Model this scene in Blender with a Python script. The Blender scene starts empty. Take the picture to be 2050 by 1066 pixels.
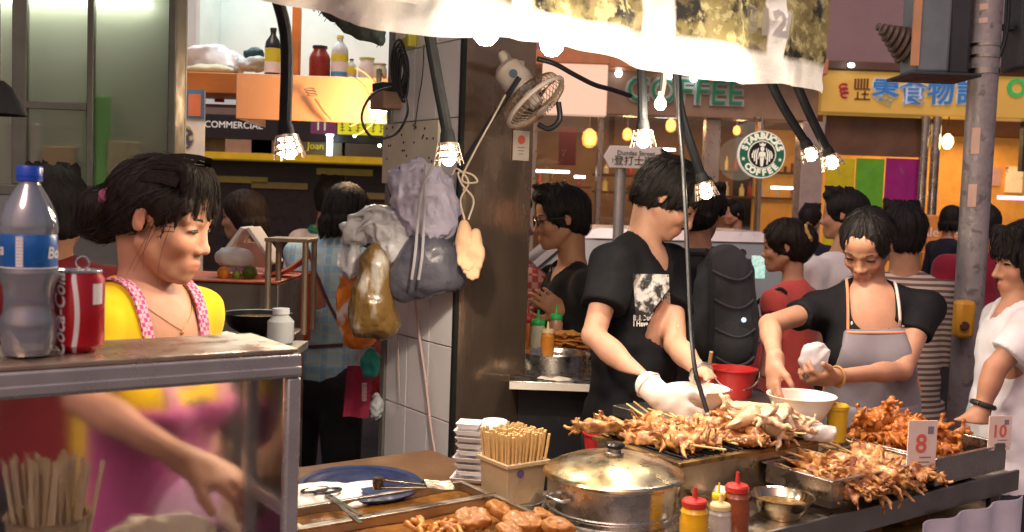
import bpy, bmesh, math, random
import numpy as np
from mathutils import Vector, Matrix
from mathutils.bvhtree import BVHTree

SC = bpy.context.scene
COL = SC.collection
R = math.radians
random.seed(7)

# ------------------------------------------------------------------ camera
F = 2000.0                      # focal length in pixels of the 2050 px wide picture
CX, CY = 1025.0, 533.0
CAM = Vector((0, 0, 1.6))
PITCH, ROLL = R(3.5), R(2.0)
FWD = Vector((0, math.cos(PITCH), -math.sin(PITCH)))
_r0 = Vector((1, 0, 0)); _u0 = _r0.cross(FWD).normalized()
RIGHT = (_r0 * math.cos(ROLL) + _u0 * math.sin(ROLL)).normalized()
UP = RIGHT.cross(FWD).normalized()
cam = bpy.data.cameras.new('camera'); cam.lens = F / 2050 * 36; cam.sensor_width = 36
cam.clip_start = 0.05; cam.clip_end = 300
camo = bpy.data.objects.new('camera', cam); COL.objects.link(camo)
camo.matrix_world = Matrix.Translation(CAM) @ Matrix((RIGHT, UP, -FWD)).transposed().to_4x4()
cam.dof.use_dof = True; cam.dof.focus_distance = 2.6; cam.dof.aperture_fstop = 7.0
SC.camera = camo

# ------------------------------------------------------------------ night sky, faint moon-like sun, exposure
SUN_EL, SUN_ROT = R(50), R(194)
W = bpy.data.worlds.new('World'); SC.world = W; W.use_nodes = True
_n = W.node_tree.nodes; _bg = _n['Background']
_sk = _n.new('ShaderNodeTexSky'); _sk.sky_type = 'NISHITA'; _sk.sun_disc = False
_sk.sun_elevation = SUN_EL; _sk.sun_rotation = SUN_ROT; _sk.air_density = 1.5; _sk.dust_density = 6; _sk.ozone_density = 2
_tint = _n.new('ShaderNodeMix'); _tint.data_type = 'RGBA'; _tint.blend_type = 'MULTIPLY'
_tint.inputs[0].default_value = 1; _tint.inputs[7].default_value = (1.0, 0.70, 0.70, 1)
W.node_tree.links.new(_sk.outputs[0], _tint.inputs[6]); W.node_tree.links.new(_tint.outputs[2], _bg.inputs[0])
_bg.inputs[1].default_value = 0.07
_s = bpy.data.lights.new('sun', 'SUN'); _s.energy = 0.85; _s.angle = R(25); _s.color = (1, 0.84, 0.80)
_so = bpy.data.objects.new('sun', _s); COL.objects.link(_so)
_so.rotation_euler = (-Vector((math.sin(SUN_ROT) * math.cos(SUN_EL), math.cos(SUN_ROT) * math.cos(SUN_EL), math.sin(SUN_EL)))).to_track_quat('-Z', 'Y').to_euler()
SC.view_settings.view_transform = 'Standard'; SC.view_settings.look = 'None'
SC.view_settings.exposure = 0.15; SC.view_settings.gamma = 1.0; SC.view_settings.use_curve_mapping = False
SC.cycles.use_denoising = True
SC.cycles.max_bounces = 10; SC.cycles.transparent_max_bounces = 16; SC.cycles.sample_clamp_indirect = 4.0

# ------------------------------------------------------------------ places: pixel of the photograph + depth (or a plane) -> world point
def ray(px, py): return FWD + RIGHT * ((px - CX) / F) - UP * ((py - CY) / F)
def P(px, py, d): return CAM + ray(px, py) * d
def G(px, py, z): r = ray(px, py); return CAM + r * ((z - CAM.z) / r.z)
def YP(px, py, y): r = ray(px, py); return CAM + r * (y / r.y)
V = Vector
def lerp(a, b, t): return a + (b - a) * t

# ------------------------------------------------------------------ mesh builder
class MB:
    def __init__(s): s.v = []; s.f = []
    def add(s, vs, fs):
        o = len(s.v); s.v += [V(p) for p in vs]; s.f += [[i + o for i in f] for f in fs]; return s
    def box(s, c, sz, ax=None):
        x, y, z = ax or (V((1,0,0)), V((0,1,0)), V((0,0,1))); c = V(c); h = [k / 2 for k in sz]
        vs = [c + x*(h[0]*a) + y*(h[1]*b) + z*(h[2]*k) for a in (-1,1) for b in (-1,1) for k in (-1,1)]
        return s.add(vs, [[0,1,3,2],[4,6,7,5],[0,4,5,1],[2,3,7,6],[0,2,6,4],[1,5,7,3]])
    def hexa(s, b, t):   # bottom quad, top quad (both counter-clockwise seen from above)
        return s.add(list(b) + list(t), [[3,2,1,0],[4,5,6,7],[0,1,5,4],[1,2,6,5],[2,3,7,6],[3,0,4,7]])
    def bar(s, a, b, w, h, up=V((0,0,1))):
        a, b = V(a), V(b); d = (b - a); L = d.length; d = d.normalized(); x = d.cross(up)
        if x.length < 1e-4: x = d.cross(V((1,0,0)))
        x.normalize(); u = x.cross(d)
        return s.box((a + b) / 2, (w, L, h), (x, d, u))
    def tube(s, pts, rad, n=8, caps=True):
        pts = [V(p) for p in pts]; m = len(pts)
        if not hasattr(rad, '__len__'): rad = [rad] * m
        T = [(pts[min(i+1, m-1)] - pts[max(i-1, 0)]).normalized() for i in range(m)]
        x = T[0].orthogonal().normalized(); vs = []; fs = []
        for i in range(m):
            x = (x - T[i] * x.dot(T[i])).normalized(); y = T[i].cross(x)
            for k in range(n):
                a = 2 * math.pi * k / n; vs.append(pts[i] + (x * math.cos(a) + y * math.sin(a)) * rad[i])
        for i in range(m - 1):
            for k in range(n):
                fs.append([i*n+k, i*n+(k+1) % n, (i+1)*n+(k+1) % n, (i+1)*n+k])
        if caps: fs.append(list(range(n))[::-1]); fs.append([(m-1)*n+k for k in range(n)])
        return s.add(vs, fs)
    def lathe(s, prof, c=(0,0,0), n=32, ax=None, sx=1, sy=1):
        x, y, z = ax or (V((1,0,0)), V((0,1,0)), V((0,0,1))); c = V(c); vs = []; fs = []; m = len(prof)
        for r, h in prof:
            for k in range(n):
                a = 2 * math.pi * k / n; vs.append(c + x*(r*sx*math.cos(a)) + y*(r*sy*math.sin(a)) + z*h)
        for i in range(m - 1):
            for k in range(n): fs.append([i*n+k, i*n+(k+1) % n, (i+1)*n+(k+1) % n, (i+1)*n+k])
        if prof[0][0] > 1e-5: fs.append(list(range(n))[::-1])
        if prof[-1][0] > 1e-5: fs.append([(m-1)*n+k for k in range(n)])
        return s.add(vs, fs)
    def sheet(s, fn, nu, nv, th=0.002):   # closed thin sheet: fn(u, v) -> point
        g = [[V(fn(i / nu, j / nv)) for j in range(nv + 1)] for i in range(nu + 1)]; w = nv + 1; vs = []
        N = [[None] * w for _ in range(nu + 1)]
        for i in range(nu + 1):
            for j in range(w):
                a = g[min(i+1, nu)][j] - g[max(i-1, 0)][j]; b = g[i][min(j+1, nv)] - g[i][max(j-1, 0)]
                q = a.cross(b); N[i][j] = q.normalized() if q.length > 1e-9 else V((0,0,1))
        for sgn in (1, -1):
            for i in range(nu + 1):
                for j in range(w): vs.append(g[i][j] + N[i][j] * (sgn * th / 2))
        o = (nu + 1) * w; fs = []
        for i in range(nu):
            for j in range(nv):
                q = [i*w+j, (i+1)*w+j, (i+1)*w+j+1, i*w+j+1]; fs.append(q); fs.append([k + o for k in q[::-1]])
        bd = [i*w for i in range(nu + 1)] + [nu*w+j for j in range(1, w)] + [i*w+nv for i in range(nu - 1, -1, -1)] + [j for j in range(nv - 1, 0, -1)]
        for k in range(len(bd)):
            a, b = bd[k], bd[(k+1) % len(bd)]; fs.append([b, a, a + o, b + o])
        return s.add(vs, fs)
    def prism(s, poly, o, ax, ay, depth):
        o, ax, ay = V(o), V(ax), V(ay); nz = ax.cross(ay).normalized(); n = len(poly)
        vs = [o + ax*p[0] + ay*p[1] for p in poly] + [o + ax*p[0] + ay*p[1] + nz*depth for p in poly]
        return s.add(vs, [list(range(n))[::-1], list(range(n, 2*n))] + [[i, (i+1) % n, n+(i+1) % n, n+i] for i in range(n)])
    def ball(s, c, r, n=12, m=8, ax=None):
        if not hasattr(r, '__len__'): r = (r, r, r)
        x, y, z = ax or (V((1,0,0)), V((0,1,0)), V((0,0,1))); c = V(c); vs = [c - z*r[2]]; fs = []
        for i in range(1, m):
            t = -math.pi/2 + math.pi*i/m
            for k in range(n):
                a = 2*math.pi*k/n; vs.append(c + x*(r[0]*math.cos(t)*math.cos(a)) + y*(r[1]*math.cos(t)*math.sin(a)) + z*(r[2]*math.sin(t)))
        vs.append(c + z*r[2]); L = len(vs) - 1
        for k in range(n):
            fs.append([0, 1+(k+1) % n, 1+k]); fs.append([L, L-n+k, L-n+(k+1) % n])
        for i in range(m - 2):
            for k in range(n): fs.append([1+i*n+k, 1+i*n+(k+1) % n, 1+(i+1)*n+(k+1) % n, 1+(i+1)*n+k])
        return s.add(vs, fs)
    def build(s, name, mat, parent=None, smooth=35, bevel=0, local=False, loc=None):
        o = (V(loc) if loc is not None else V((0,0,0))) if parent is None else (V((0,0,0)) if local else V(parent.get('_o', (0,0,0))))
        me = bpy.data.meshes.new(name); me.from_pydata([tuple(p - o) for p in s.v], [], s.f); me.update()
        return link(name, me, mat, parent, smooth, bevel, o if parent is None else None, o)

def link(name, me, mat, parent=None, smooth=35, bevel=0, loc=None, world_o=None):
    if mat is not None and not me.materials: me.materials.append(mat)
    if smooth:
        me.polygons.foreach_set('use_smooth', [True] * len(me.polygons)); me.set_sharp_from_angle(angle=R(smooth))
    ob = bpy.data.objects.new(name, me); COL.objects.link(ob)
    if parent is not None: ob.parent = parent
    elif loc is not None: ob.location = loc
    if world_o is not None: ob['_o'] = tuple(world_o)
    if bevel:
        b = ob.modifiers.new('edge', 'BEVEL'); b.width = bevel; b.segments = 2; b.limit_method = 'ANGLE'; b.angle_limit = R(40)
    return ob

def tag(o, label, cat=None, group=None, kind=None):
    o['label'] = label
    if cat: o['category'] = cat
    if group: o['group'] = group
    if kind: o['kind'] = kind
    return o
def thing(name, label, cat, loc, group=None):
    o = bpy.data.objects.new(name, None); COL.objects.link(o); o.location = loc; o['_o'] = tuple(loc)
    o.empty_display_size = 0.05
    return tag(o, label, cat, group)
def struct(o): o['kind'] = 'structure'; return o
def dup(root, loc, rot=None, label=None, scale=None):
    r = root.copy(); COL.objects.link(r); r.location = loc
    if rot is not None: r.rotation_euler = rot
    if scale is not None: r.scale = scale
    if label: r['label'] = label
    for ch in list(root.children):
        c = ch.copy(); COL.objects.link(c); c.parent = r
        for g in list(ch.children):
            d = g.copy(); COL.objects.link(d); d.parent = c
    return r

# ------------------------------------------------------------------ procedural materials
_mats = {}
def M(name, col, rough=.5, metal=0, var=.12, vs=9., bump=0, bs=80., trans=0, emis=0, ecol=None, col2=None, cs=6., ct=(.45, .6), stretch=(1,1,1),
      coat=0, sss=0, spec=.5, attr=None, ior=1.45, alpha=1, sheen=0, rvar=.12, pat=None, transl=0):
    if name in _mats: return _mats[name]
    m = bpy.data.materials.new(name); m.use_nodes = True; nt = m.node_tree; N = nt.nodes; L = nt.links
    b = N['Principled BSDF']; co = N.new('ShaderNodeTexCoord'); mp = N.new('ShaderNodeMapping')
    L.new(co.outputs['Object'], mp.inputs[0]); mp.inputs['Scale'].default_value = stretch
    cso = mp.outputs[0]
    def noise(scale, detail=4, rough=.55):
        t = N.new('ShaderNodeTexNoise'); t.inputs['Scale'].default_value = scale; t.inputs['Detail'].default_value = detail
        t.inputs['Roughness'].default_value = rough; L.new(cso, t.inputs['Vector']); return t.outputs['Fac']
    def mixc(f, a, bb, mode='MIX'):
        x = N.new('ShaderNodeMix'); x.data_type = 'RGBA'; x.blend_type = mode
        for i, val in ((0, f), (6, a), (7, bb)):
            if hasattr(val, 'is_output'): L.new(val, x.inputs[i])
            elif i == 0: x.inputs[0].default_value = val
            else: x.inputs[i].default_value = (*val[:3], 1)
        return x.outputs[2]
    def rng(v, a, bb, c, d, clamp=True):
        x = N.new('ShaderNodeMapRange'); L.new(v, x.inputs[0]); x.clamp = clamp
        for i, k in enumerate((a, bb, c, d)): x.inputs[i+1].default_value = k
        return x.outputs[0]
    if attr:
        a = N.new('ShaderNodeAttribute'); a.attribute_name = attr; c = a.outputs['Color']
    elif pat: c = pat(N, L, cso, noise, mixc, rng)
    elif col2 is not None: c = mixc(rng(noise(cs, 5), ct[0], ct[1], 0, 1), col, col2)
    else:
        x = N.new('ShaderNodeRGB'); x.outputs[0].default_value = (*col, 1); c = x.outputs[0]
    if var:
        f = rng(noise(vs, 5), .3, .7, 1 - var, 1 + var)
        cc = N.new('ShaderNodeCombineColor'); [L.new(f, cc.inputs[i]) for i in range(3)]
        c = mixc(1.0, c, cc.outputs[0], 'MULTIPLY')
    L.new(c, b.inputs['Base Color'])
    if rvar: L.new(rng(noise(vs * 2.3, 5), .3, .7, max(.02, rough - rvar), min(1, rough + rvar)), b.inputs['Roughness'])
    else: b.inputs['Roughness'].default_value = rough
    b.inputs['Metallic'].default_value = metal; b.inputs['IOR'].default_value = ior
    b.inputs['Specular IOR Level'].default_value = spec
    b.inputs['Transmission Weight'].default_value = trans; b.inputs['Coat Weight'].default_value = coat
    b.inputs['Coat Roughness'].default_value = .15; b.inputs['Sheen Weight'].default_value = sheen; b.inputs['Alpha'].default_value = alpha
    if sss:
        b.inputs['Subsurface Weight'].default_value = sss; b.inputs['Subsurface Radius'].default_value = (1, .35, .2); b.inputs['Subsurface Scale'].default_value = .006
    if bump:
        bp = N.new('ShaderNodeBump'); bp.inputs['Strength'].default_value = min(1, bump); bp.inputs['Distance'].default_value = .4 / bs
        L.new(noise(bs, 6), bp.inputs['Height']); L.new(bp.outputs[0], b.inputs['Normal'])
    if emis:
        if ecol is None: L.new(c, b.inputs['Emission Color'])
        else: b.inputs['Emission Color'].default_value = (*ecol, 1)
        b.inputs['Emission Strength'].default_value = emis
    if transl:
        ms = N.new('ShaderNodeMixShader'); tl = N.new('ShaderNodeBsdfTranslucent'); L.new(c, tl.inputs[0])
        ms.inputs[0].default_value = transl; L.new(b.outputs[0], ms.inputs[1]); L.new(tl.outputs[0], ms.inputs[2])
        L.new(ms.outputs[0], N['Material Output'].inputs[0])
    _mats[name] = m; return m
def glass(name, col=(1,1,1), rough=0.0, clear=.8, ior=1.45, haze=0):
    # window glass: mostly clear, a little mirror (fresnel) and a faint tint
    if name in _mats: return _mats[name]
    m = bpy.data.materials.new(name); m.use_nodes = True; N = m.node_tree.nodes; L = m.node_tree.links; N.remove(N['Principled BSDF'])
    t = N.new('ShaderNodeBsdfTransparent'); t.inputs[0].default_value = (*col, 1)
    g = N.new('ShaderNodeBsdfGlossy'); g.inputs['Roughness'].default_value = max(.02, rough)
    fr = N.new('ShaderNodeFresnel'); fr.inputs[0].default_value = ior
    ad = N.new('ShaderNodeMath'); ad.operation = 'MULTIPLY_ADD'; ad.inputs[1].default_value = .9; ad.inputs[2].default_value = 1 - clear
    L.new(fr.outputs[0], ad.inputs[0]); ms = N.new('ShaderNodeMixShader'); L.new(ad.outputs[0], ms.inputs[0])
    L.new(t.outputs[0], ms.inputs[1]); L.new(g.outputs[0], ms.inputs[2]); L.new(ms.outputs[0], N['Material Output'].inputs[0])
    if haze:
        tl = N.new('ShaderNodeBsdfTranslucent'); tl.inputs[0].default_value = (.8,.86,.95,1); df = N.new('ShaderNodeBsdfDiffuse'); df.inputs[0].default_value = (.7,.76,.85,1); a = N.new('ShaderNodeMixShader'); a.inputs[0].default_value = .5; L.new(tl.outputs[0], a.inputs[1]); L.new(df.outputs[0], a.inputs[2])
        b = N.new('ShaderNodeMixShader'); b.inputs[0].default_value = haze; L.new(ms.outputs[0], b.inputs[1]); L.new(a.outputs[0], b.inputs[2]); L.new(b.outputs[0], N['Material Output'].inputs[0])
    _mats[name] = m; return m

def text_mesh(body, size=1.0, depth=0.0, bold=0.0, align='CENTER', spacing=1.0):
    c = bpy.data.curves.new('text', 'FONT'); c.body = body; c.size = size; c.extrude = depth; c.offset = bold; c.align_x = align; c.align_y = 'CENTER'
    c.resolution_u = 3; c.space_character = spacing
    o = bpy.data.objects.new('text', c); COL.objects.link(o)
    me = bpy.data.meshes.new_from_object(o.evaluated_get(bpy.context.evaluated_depsgraph_get()))
    bpy.data.objects.remove(o); bpy.data.curves.remove(c); me.materials.clear(); return me
def put_text(name, body, size, mat, o, ax, ay, parent, depth=.002, bold=0., sx=1., align='CENTER', lift=.002, spacing=1.0):
    """lettering on a plane through o with unit axes ax, ay"""
    me = text_mesh(body, size, depth, bold, align, spacing); ax, ay = V(ax).normalized(), V(ay).normalized(); nz = ax.cross(ay)
    po = V(parent.get('_o', (0,0,0)))
    for v in me.vertices:
        c = v.co; v.co = V(o) - po + ax*(c.x*sx) + ay*c.y + nz*(c.z + depth + lift)
    return link(name, me, mat, parent, 0)
def wrap_onto(me_ob, target, direction, lift=.002):
    """press the vertices of a flat print onto a curved surface along a direction"""
    tm = target.data; T = target.get('_o', (0,0,0)); T = V(T)
    bvh = BVHTree.FromPolygons([v.co + T for v in tm.vertices], [p.vertices for p in tm.polygons])
    o = V(me_ob.parent.get('_o', (0,0,0))); d = V(direction).normalized()
    for v in me_ob.data.vertices:
        h = bvh.ray_cast(v.co + o - d * .5, d)
        if h[0] is not None: v.co = h[0] - d * lift - o
def noise3(p, seed=0):
    """value noise, p (N,3) -> (N,) in -1..1"""
    i = np.floor(p).astype(np.int64); f = p - i; f = f*f*(3 - 2*f)
    def h(a, b, c):
        n = (a*73856093) ^ (b*19349663) ^ (c*83492791) ^ (seed*2654435761); n = (n ^ (n >> 13)) * 1274126177 & 0x7fffffff
        n = (n ^ (n >> 15)) * 69069 & 0x7fffffff
        return n / 0x3fffffff - 1
    x, y, z = i[:,0], i[:,1], i[:,2]; fx, fy, fz = f[:,0], f[:,1], f[:,2]; r = 0
    for a in (0,1):
        for b in (0,1):
            for c in (0,1):
                r = r + h(x+a, y+b, z+c) * (fx if a else 1-fx) * (fy if b else 1-fy) * (fz if c else 1-fz)
    return r
def bez(a, b, c, d, n):
    return [V(a)*(1-t)**3 + V(b)*3*t*(1-t)**2 + V(c)*3*t*t*(1-t) + V(d)*t**3 for t in [i/n for i in range(n+1)]]
def spline(pts, n=6):
    pts = [V(p) for p in pts]; q = [pts[0]*2 - pts[1]] + pts + [pts[-1]*2 - pts[-2]]; out = []
    for i in range(1, len(q) - 2):
        for k in range(n):
            t = k/n; a, b, c, d = q[i-1], q[i], q[i+1], q[i+2]
            out.append(.5*((2*b) + (c-a)*t + (2*a-5*b+4*c-d)*t*t + (3*b-a-3*c+d)*t**3))
    return out + [pts[-1]]
# ================================================================== the street
X, Y_, Z_ = V((1,0,0)), V((0,1,0)), V((0,0,1))
asphalt = M('asphalt', (.05,.05,.052), .85, bump=.5, bs=160)
paving = M('paving', (.16,.15,.14), .8, bump=.3, bs=120)
def flat_sheet(name, x0, x1, y0, y1, z, mat):
    m = MB(); m.add([(x0,y0,z),(x1,y0,z),(x1,y1,z),(x0,y1,z)], [[0,1,2,3]]); return struct(m.build(name, mat, None, 0))
flat_sheet('ground', -120, 120, -120, 120, -.13, asphalt)
def slab(name, x0, x1, y0, y1, z0, z1, mat): return struct(MB().box(((x0+x1)/2,(y0+y1)/2,(z0+z1)/2),(x1-x0,y1-y0,z1-z0)).build(name, mat, None, 0, .01))
slab('pavement', -14, 14, -6, 5.3, -.126, 0, paving)
kerbm = M('kerb', (.22,.21,.2), .8, bump=.4)
slab('kerb', -14, 14, 5.302, 5.45, -.126, .004, kerbm)
slab('pavement', -14, 14, 9.0, 9.98, -.126, 0, paving)
slab('kerb', -14, 14, 8.85, 8.998, -.126, .004, kerbm)
for i in range(7):
    MBx = MB().box((-11+i*4, 7.15, -.124), (1.6, .1, .004)); struct(MBx.build('road_marking', M('road_paint', (.7,.7,.66), .7), None, 0))

# ------------------------------------------------------------------ coffee shop front across the road (plane Y = 10)
SY = 10.0
def zat(px, py, y=SY): return YP(px, py, y)
mauve = M('mauve_render', (.30,.215,.235), .85, bump=.2, bs=30, var=.08, vs=1.5)
metal_br = M('shop_metal', (.42,.36,.3), .35, metal=.7)
dark_wood = M('dark_wood', (.09,.045,.025), .5)
warm_wall = M('warm_wall', (.30,.17,.09), .7)
shopglass = glass('shop_glass', (.92,.9,.88), .02, .93)
def rect(x0, y0, x1, y1, yw=SY):   # picture rectangle -> world box extents on the plane y = yw (x by the middle row, z by the middle column)
    ym, xm = (y0+y1)/2, (x0+x1)/2
    return YP(x0, ym, yw).x, YP(x1, ym, yw).x, YP(xm, y1, yw).z, YP(xm, y0, yw).z
def wbox(mb, x0, x1, y0, y1, z0, z1): return mb.box(((x0+x1)/2,(y0+y1)/2,(z0+z1)/2),(x1-x0,y1-y0,z1-z0))
lampw = M('white_lamp', (1,1,1), emis=9, ecol=(.95,.97,1), var=0)
lampo = M('amber_lamp', (1,.5,.15), emis=1.7, ecol=(1,.36,.07), var=0)
lampy = M('yellow_lamp', (1,.8,.3), emis=8, ecol=(1,.72,.25), var=0)
zs0 = zat(1300, 234).z; zs1 = zat(1300, 148).z; ztop = 5.2
xa, xb = zat(1040, 230).x, zat(1632, 230).x
shop = thing('coffee_shop', 'coffee shop front with green lettered sign band and dark glass windows across the road', 'shop', ((xa+xb)/2, SY, 0))
wbox(MB(), xa-1.2, xb, SY+.15, SY+.45, zs1+.16, ztop).build('upper_wall', mauve, shop)
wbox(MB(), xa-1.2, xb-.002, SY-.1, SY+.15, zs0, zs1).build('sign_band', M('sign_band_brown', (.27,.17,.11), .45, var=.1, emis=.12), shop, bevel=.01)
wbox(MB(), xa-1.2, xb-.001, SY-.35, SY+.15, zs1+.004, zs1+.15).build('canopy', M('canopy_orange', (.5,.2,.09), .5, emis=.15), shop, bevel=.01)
wbox(MB(), xa-1.2, xb, SY+3.6, SY+3.7, 0, ztop).build('back_wall', warm_wall, shop)
wbox(MB(), xa-1.2, xb, SY+.16, SY+3.59, -.05, .0).build('floor', dark_wood, shop)
wbox(MB(), xa-1.2, xb, SY+.16, SY+3.59, zs0+.25, zs0+.3).build('ceiling', M('shop_ceiling', (.18,.12,.08), .8), shop)
for x0, x1 in ((1410, 1440), (1060, 1074), (1196, 1206), (1520, 1527)):
    a, b, _, _ = rect(x0, 300, x1, 320); wbox(MB(), a, b, SY-.03, SY+.12, 0, zs0-.002).build('mullion', metal_br, shop, bevel=.008)
for x0, x1 in ((1060,1196),(1206,1410),(1440,1520),(1527,1600)):
    a, b, _, _ = rect(x0, 300, x1, 320); wbox(MB(), a, b, SY+.03, SY+.045, .1, zs0-.004).build('pane', shopglass, shop, 0)
a, b, _, _ = rect(1598, 300, 1642, 320)
wbox(MB(), a, b, SY-.12, SY+.14, 0, zs0-.003).build('pillar', M('pillar_stone', (.36,.3,.27), .3, coat=.3), shop, bevel=.01)
greenl = M('green_letter', (.012,.16,.075), .45, var=.05, emis=.3)
palel = M('pale_edge', (.5,.55,.5), .5, var=0)
p = zat(1367, 188, SY-.1)
tw = (zat(1480,188).x - zat(1252,188).x)
me = text_mesh('COFFEE', 1, 0, .0); w0 = max(v.co.x for v in me.vertices) - min(v.co.x for v in me.vertices); h0 = max(v.co.y for v in me.vertices) - min(v.co.y for v in me.vertices)
ch = (zat(1300,164).z - zat(1300,212).z)
def big_word(word, cx, width):
    p = V((cx, SY-.101, zat(1367,188).z))
    me = text_mesh(word, 1); w0 = max(v.co.x for v in me.vertices) - min(v.co.x for v in me.vertices)
    s = ch / h0; sx = width / w0 / s
    # one raised letter each, with a pale face edge behind it
    put_text('lettering', word, s, palel, p + V((0,0,0)), X, Z_, shop, .012, .012*s/.2, sx, spacing=1.0, lift=.0)
    return put_text('lettering', word, s, greenl, p + V((0,-.026,0)), X, Z_, shop, .014, -.004, sx, lift=.0)
cx = (zat(1252,188).x + zat(1480,188).x)/2
big_word('COFFEE', cx, tw)
big_word('STARBUCKS', cx - tw*1.42, tw*1.45)
for px, py in ((1238,148),(1340,152),(1388,158)):
    q = zat(px, py, SY-.2); MB().lathe([(0,-.01),(.035,-.008),(.035,.01)], q - V((0,.02,0)), 12, (X, Z_, -Y_)).build('downlight', lampw, shop)
# interior: back bar shelves with bottles, banner, strip lights
tag_items = []
for (x0, x1, yy) in ((1185,1400,352),(1185,1400,386),(1440,1600,345),(1440,1600,395),(1070,1180,372)):
    a, b, z0, z1 = rect(x0, yy, x1, yy+4, SY+2.6)
    wbox(MB(), a, b, SY+2.3, SY+2.6, z0, z1).build('shelf', dark_wood, shop)
    rs = random.Random(x0+yy); x = a + .05; k = 0
    while x < b - .05:
        h = rs.uniform(.08,.2); r = rs.uniform(.018,.035)
        kind = rs.choice(['gold','brown','cream','amber','red'])
        c = {'gold':(.6,.4,.1),'brown':(.18,.08,.03),'cream':(.6,.5,.35),'amber':(.5,.2,.03),'red':(.35,.03,.02)}[kind]
        o = MB().lathe([(r,0),(r,h*.62),(r*.4,h*.78),(r*.4,h)], (x, SY+2.42, z1+.001), 8).build('jar', M('jar_'+kind, c, .2, emis=.25 if kind in('gold','amber') else 0), None, 40, loc=(x, SY+2.42, z1+.001))
        tag(o, f'small {kind} jar on the lit back shelves inside the coffee shop', 'jar', f'{kind} jars on the coffee shop shelves')
        x += rs.uniform(.07,.2)
for px, py, s in ((1180,278,1.0),(1256,270,.65),(1343,252,.7),(1475,262,.5)):
    q = zat(px, py, SY+1.2); t = thing('pendant_lamp', {1180:'round glowing orange pendant lamp hanging in the coffee shop window',1256:'small amber pendant lamp beside the arrow street sign',1343:'dim amber pendant lamp above the street sign end',1475:'small amber pendant lamp above the round emblem sign'}[px], 'lamp', q, 'pendant lamps in the coffee shop')
    MB().lathe([(.02*s,.11*s),(.07*s,.07*s),(.085*s,0),(.07*s,-.07*s),(.03*s,-.1*s)], q, 16).build('shade', lampo, t)
    MB().tube([q+V((0,0,.11*s)), V((q.x,q.y,zs0+.25))], .006, 6).build('cord', dark_wood, t)
    l = bpy.data.lights.new('pendant_light','POINT'); l.energy = 5; l.color = (1,.55,.25); l.shadow_soft_size = .08
    lo = bpy.data.objects.new('bulb', l); COL.objects.link(lo); lo.parent = t; lo.location = (0,-.16,-.02)
q0, q1 = zat(1120, 255, SY+1), zat(1152, 332, SY+1)
tag(MB().box(((q0.x+q1.x)/2, SY+1, (q0.z+q1.z)/2), (q1.x-q0.x, .01, q0.z-q1.z)).build('hanging_banner', M('red_banner', (.22,.015,.04), .7, col2=(.45,.3,.3), cs=9, ct=(.62,.66)), None, 0, loc=((q0.x+q1.x)/2, SY+1, (q0.z+q1.z)/2)), 'deep red hanging banner behind the coffee shop window', 'banner')
for (x0, y0, x1) in ((1066,341,1140),(1545,374,1592),(1310,297,1352),(1150,352,1172)):
    a, b, z0, z1 = rect(x0, y0, x1, y0+5, SY+2)
    o = wbox(MB(), a, b, SY+2, SY+2.04, z0, z1).build('strip_light', lampw, None, 0, loc=((a+b)/2, SY+2, z0))
    tag(o, {1066:'long white strip light inside the coffee shop beyond the steel pillar',1545:'short white strip light inside the shop beside the round emblem',1310:'pale strip light behind the arrow street sign end',1150:'tiny pale strip light low inside the coffee shop'}[x0], 'light')
q = zat(1300, 300, SY+1.6); l = bpy.data.lights.new('shop_light','AREA'); l.energy = 45; l.color = (1,.7,.45); l.size = 2.5
lo = bpy.data.objects.new('ceiling_panel_light', l); COL.objects.link(lo); lo.parent = shop; lo.location = V((q.x, SY+1.8, zs0+.2)) - V(shop['_o'])
# beige board projecting from the coffee shop
a, b, z0, z1 = rect(1085, 128, 1216, 231, SY-1.0)
t = thing('signboard', 'blank beige lit signboard with orange top band beside the green letters', 'signboard', ((a+b)/2, SY-1, z0))
wbox(MB(), a, b, SY-1.0, SY-.9, z0, z1).build('panel', M('beige_panel', (.75,.55,.42), .55, var=.06, vs=2, emis=.55, ecol=(1,.62,.42)), t, bevel=.01)
wbox(MB(), a, b+.02, SY-1.01, SY-.89, z1+.002, z1+.14).build('top_band', M('canopy_orange', (.5,.2,.09)), t, bevel=.01)
for x in (a+.1, b-.1): wbox(MB(), x-.02, x+.02, SY-.888, SY-.1, z1-.1, z1-.06).build('bracket', metal_br, t)

# round emblem sign hanging in front of the window
c = zat(1525, 310, SY-.45); Rr = (zat(1572,310,SY-.45).x - zat(1478,310,SY-.45).x)/2
em = thing('round_emblem_sign', 'round green and white coffee emblem sign with crowned figure', 'sign', c)
fx = (X, Z_, -Y_)
cream = M('emblem_cream', (.8,.78,.62), .5, var=0, emis=.45); egreen = M('emblem_green', (.01,.11,.055), .5, var=0, emis=.35); eblack = M('emblem_black', (.012,.012,.012), .5, var=0)
MB().lathe([(Rr,0),(Rr,.06)], c + V((0,.06,0)), 48, fx).build('disc', cream, em)
MB().lathe([(Rr*.955,.0),(Rr*.955,.004)], c, 48, fx).build('ring', egreen, em)
MB().lathe([(Rr*.60,.0),(Rr*.60,.004)], c - V((0,.005,0)), 40, fx).build('inner_rim', cream, em)
MB().lathe([(Rr*.555,.0),(Rr*.555,.004)], c - V((0,.010,0)), 40, fx).build('inner_disc', eblack, em)
def ring_text(word, r, a0, a1, size, flip):
    n = len(word)
    for i, chh in enumerate(word):
        a = lerp(a0, a1, i/(n-1)); d = V((math.cos(a),0,math.sin(a))); up = -d if flip else d
        put_text('letter', chh, size, cream, c + d*r - V((0,.004,0)), V((up.z,0,-up.x)), up, em, .002, .006*size/.1)
ring_text('STARBUCKS', Rr*.775, R(160), R(20), Rr*.36, False)
ring_text('COFFEE', Rr*.775, R(222), R(318), Rr*.36, True)
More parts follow.
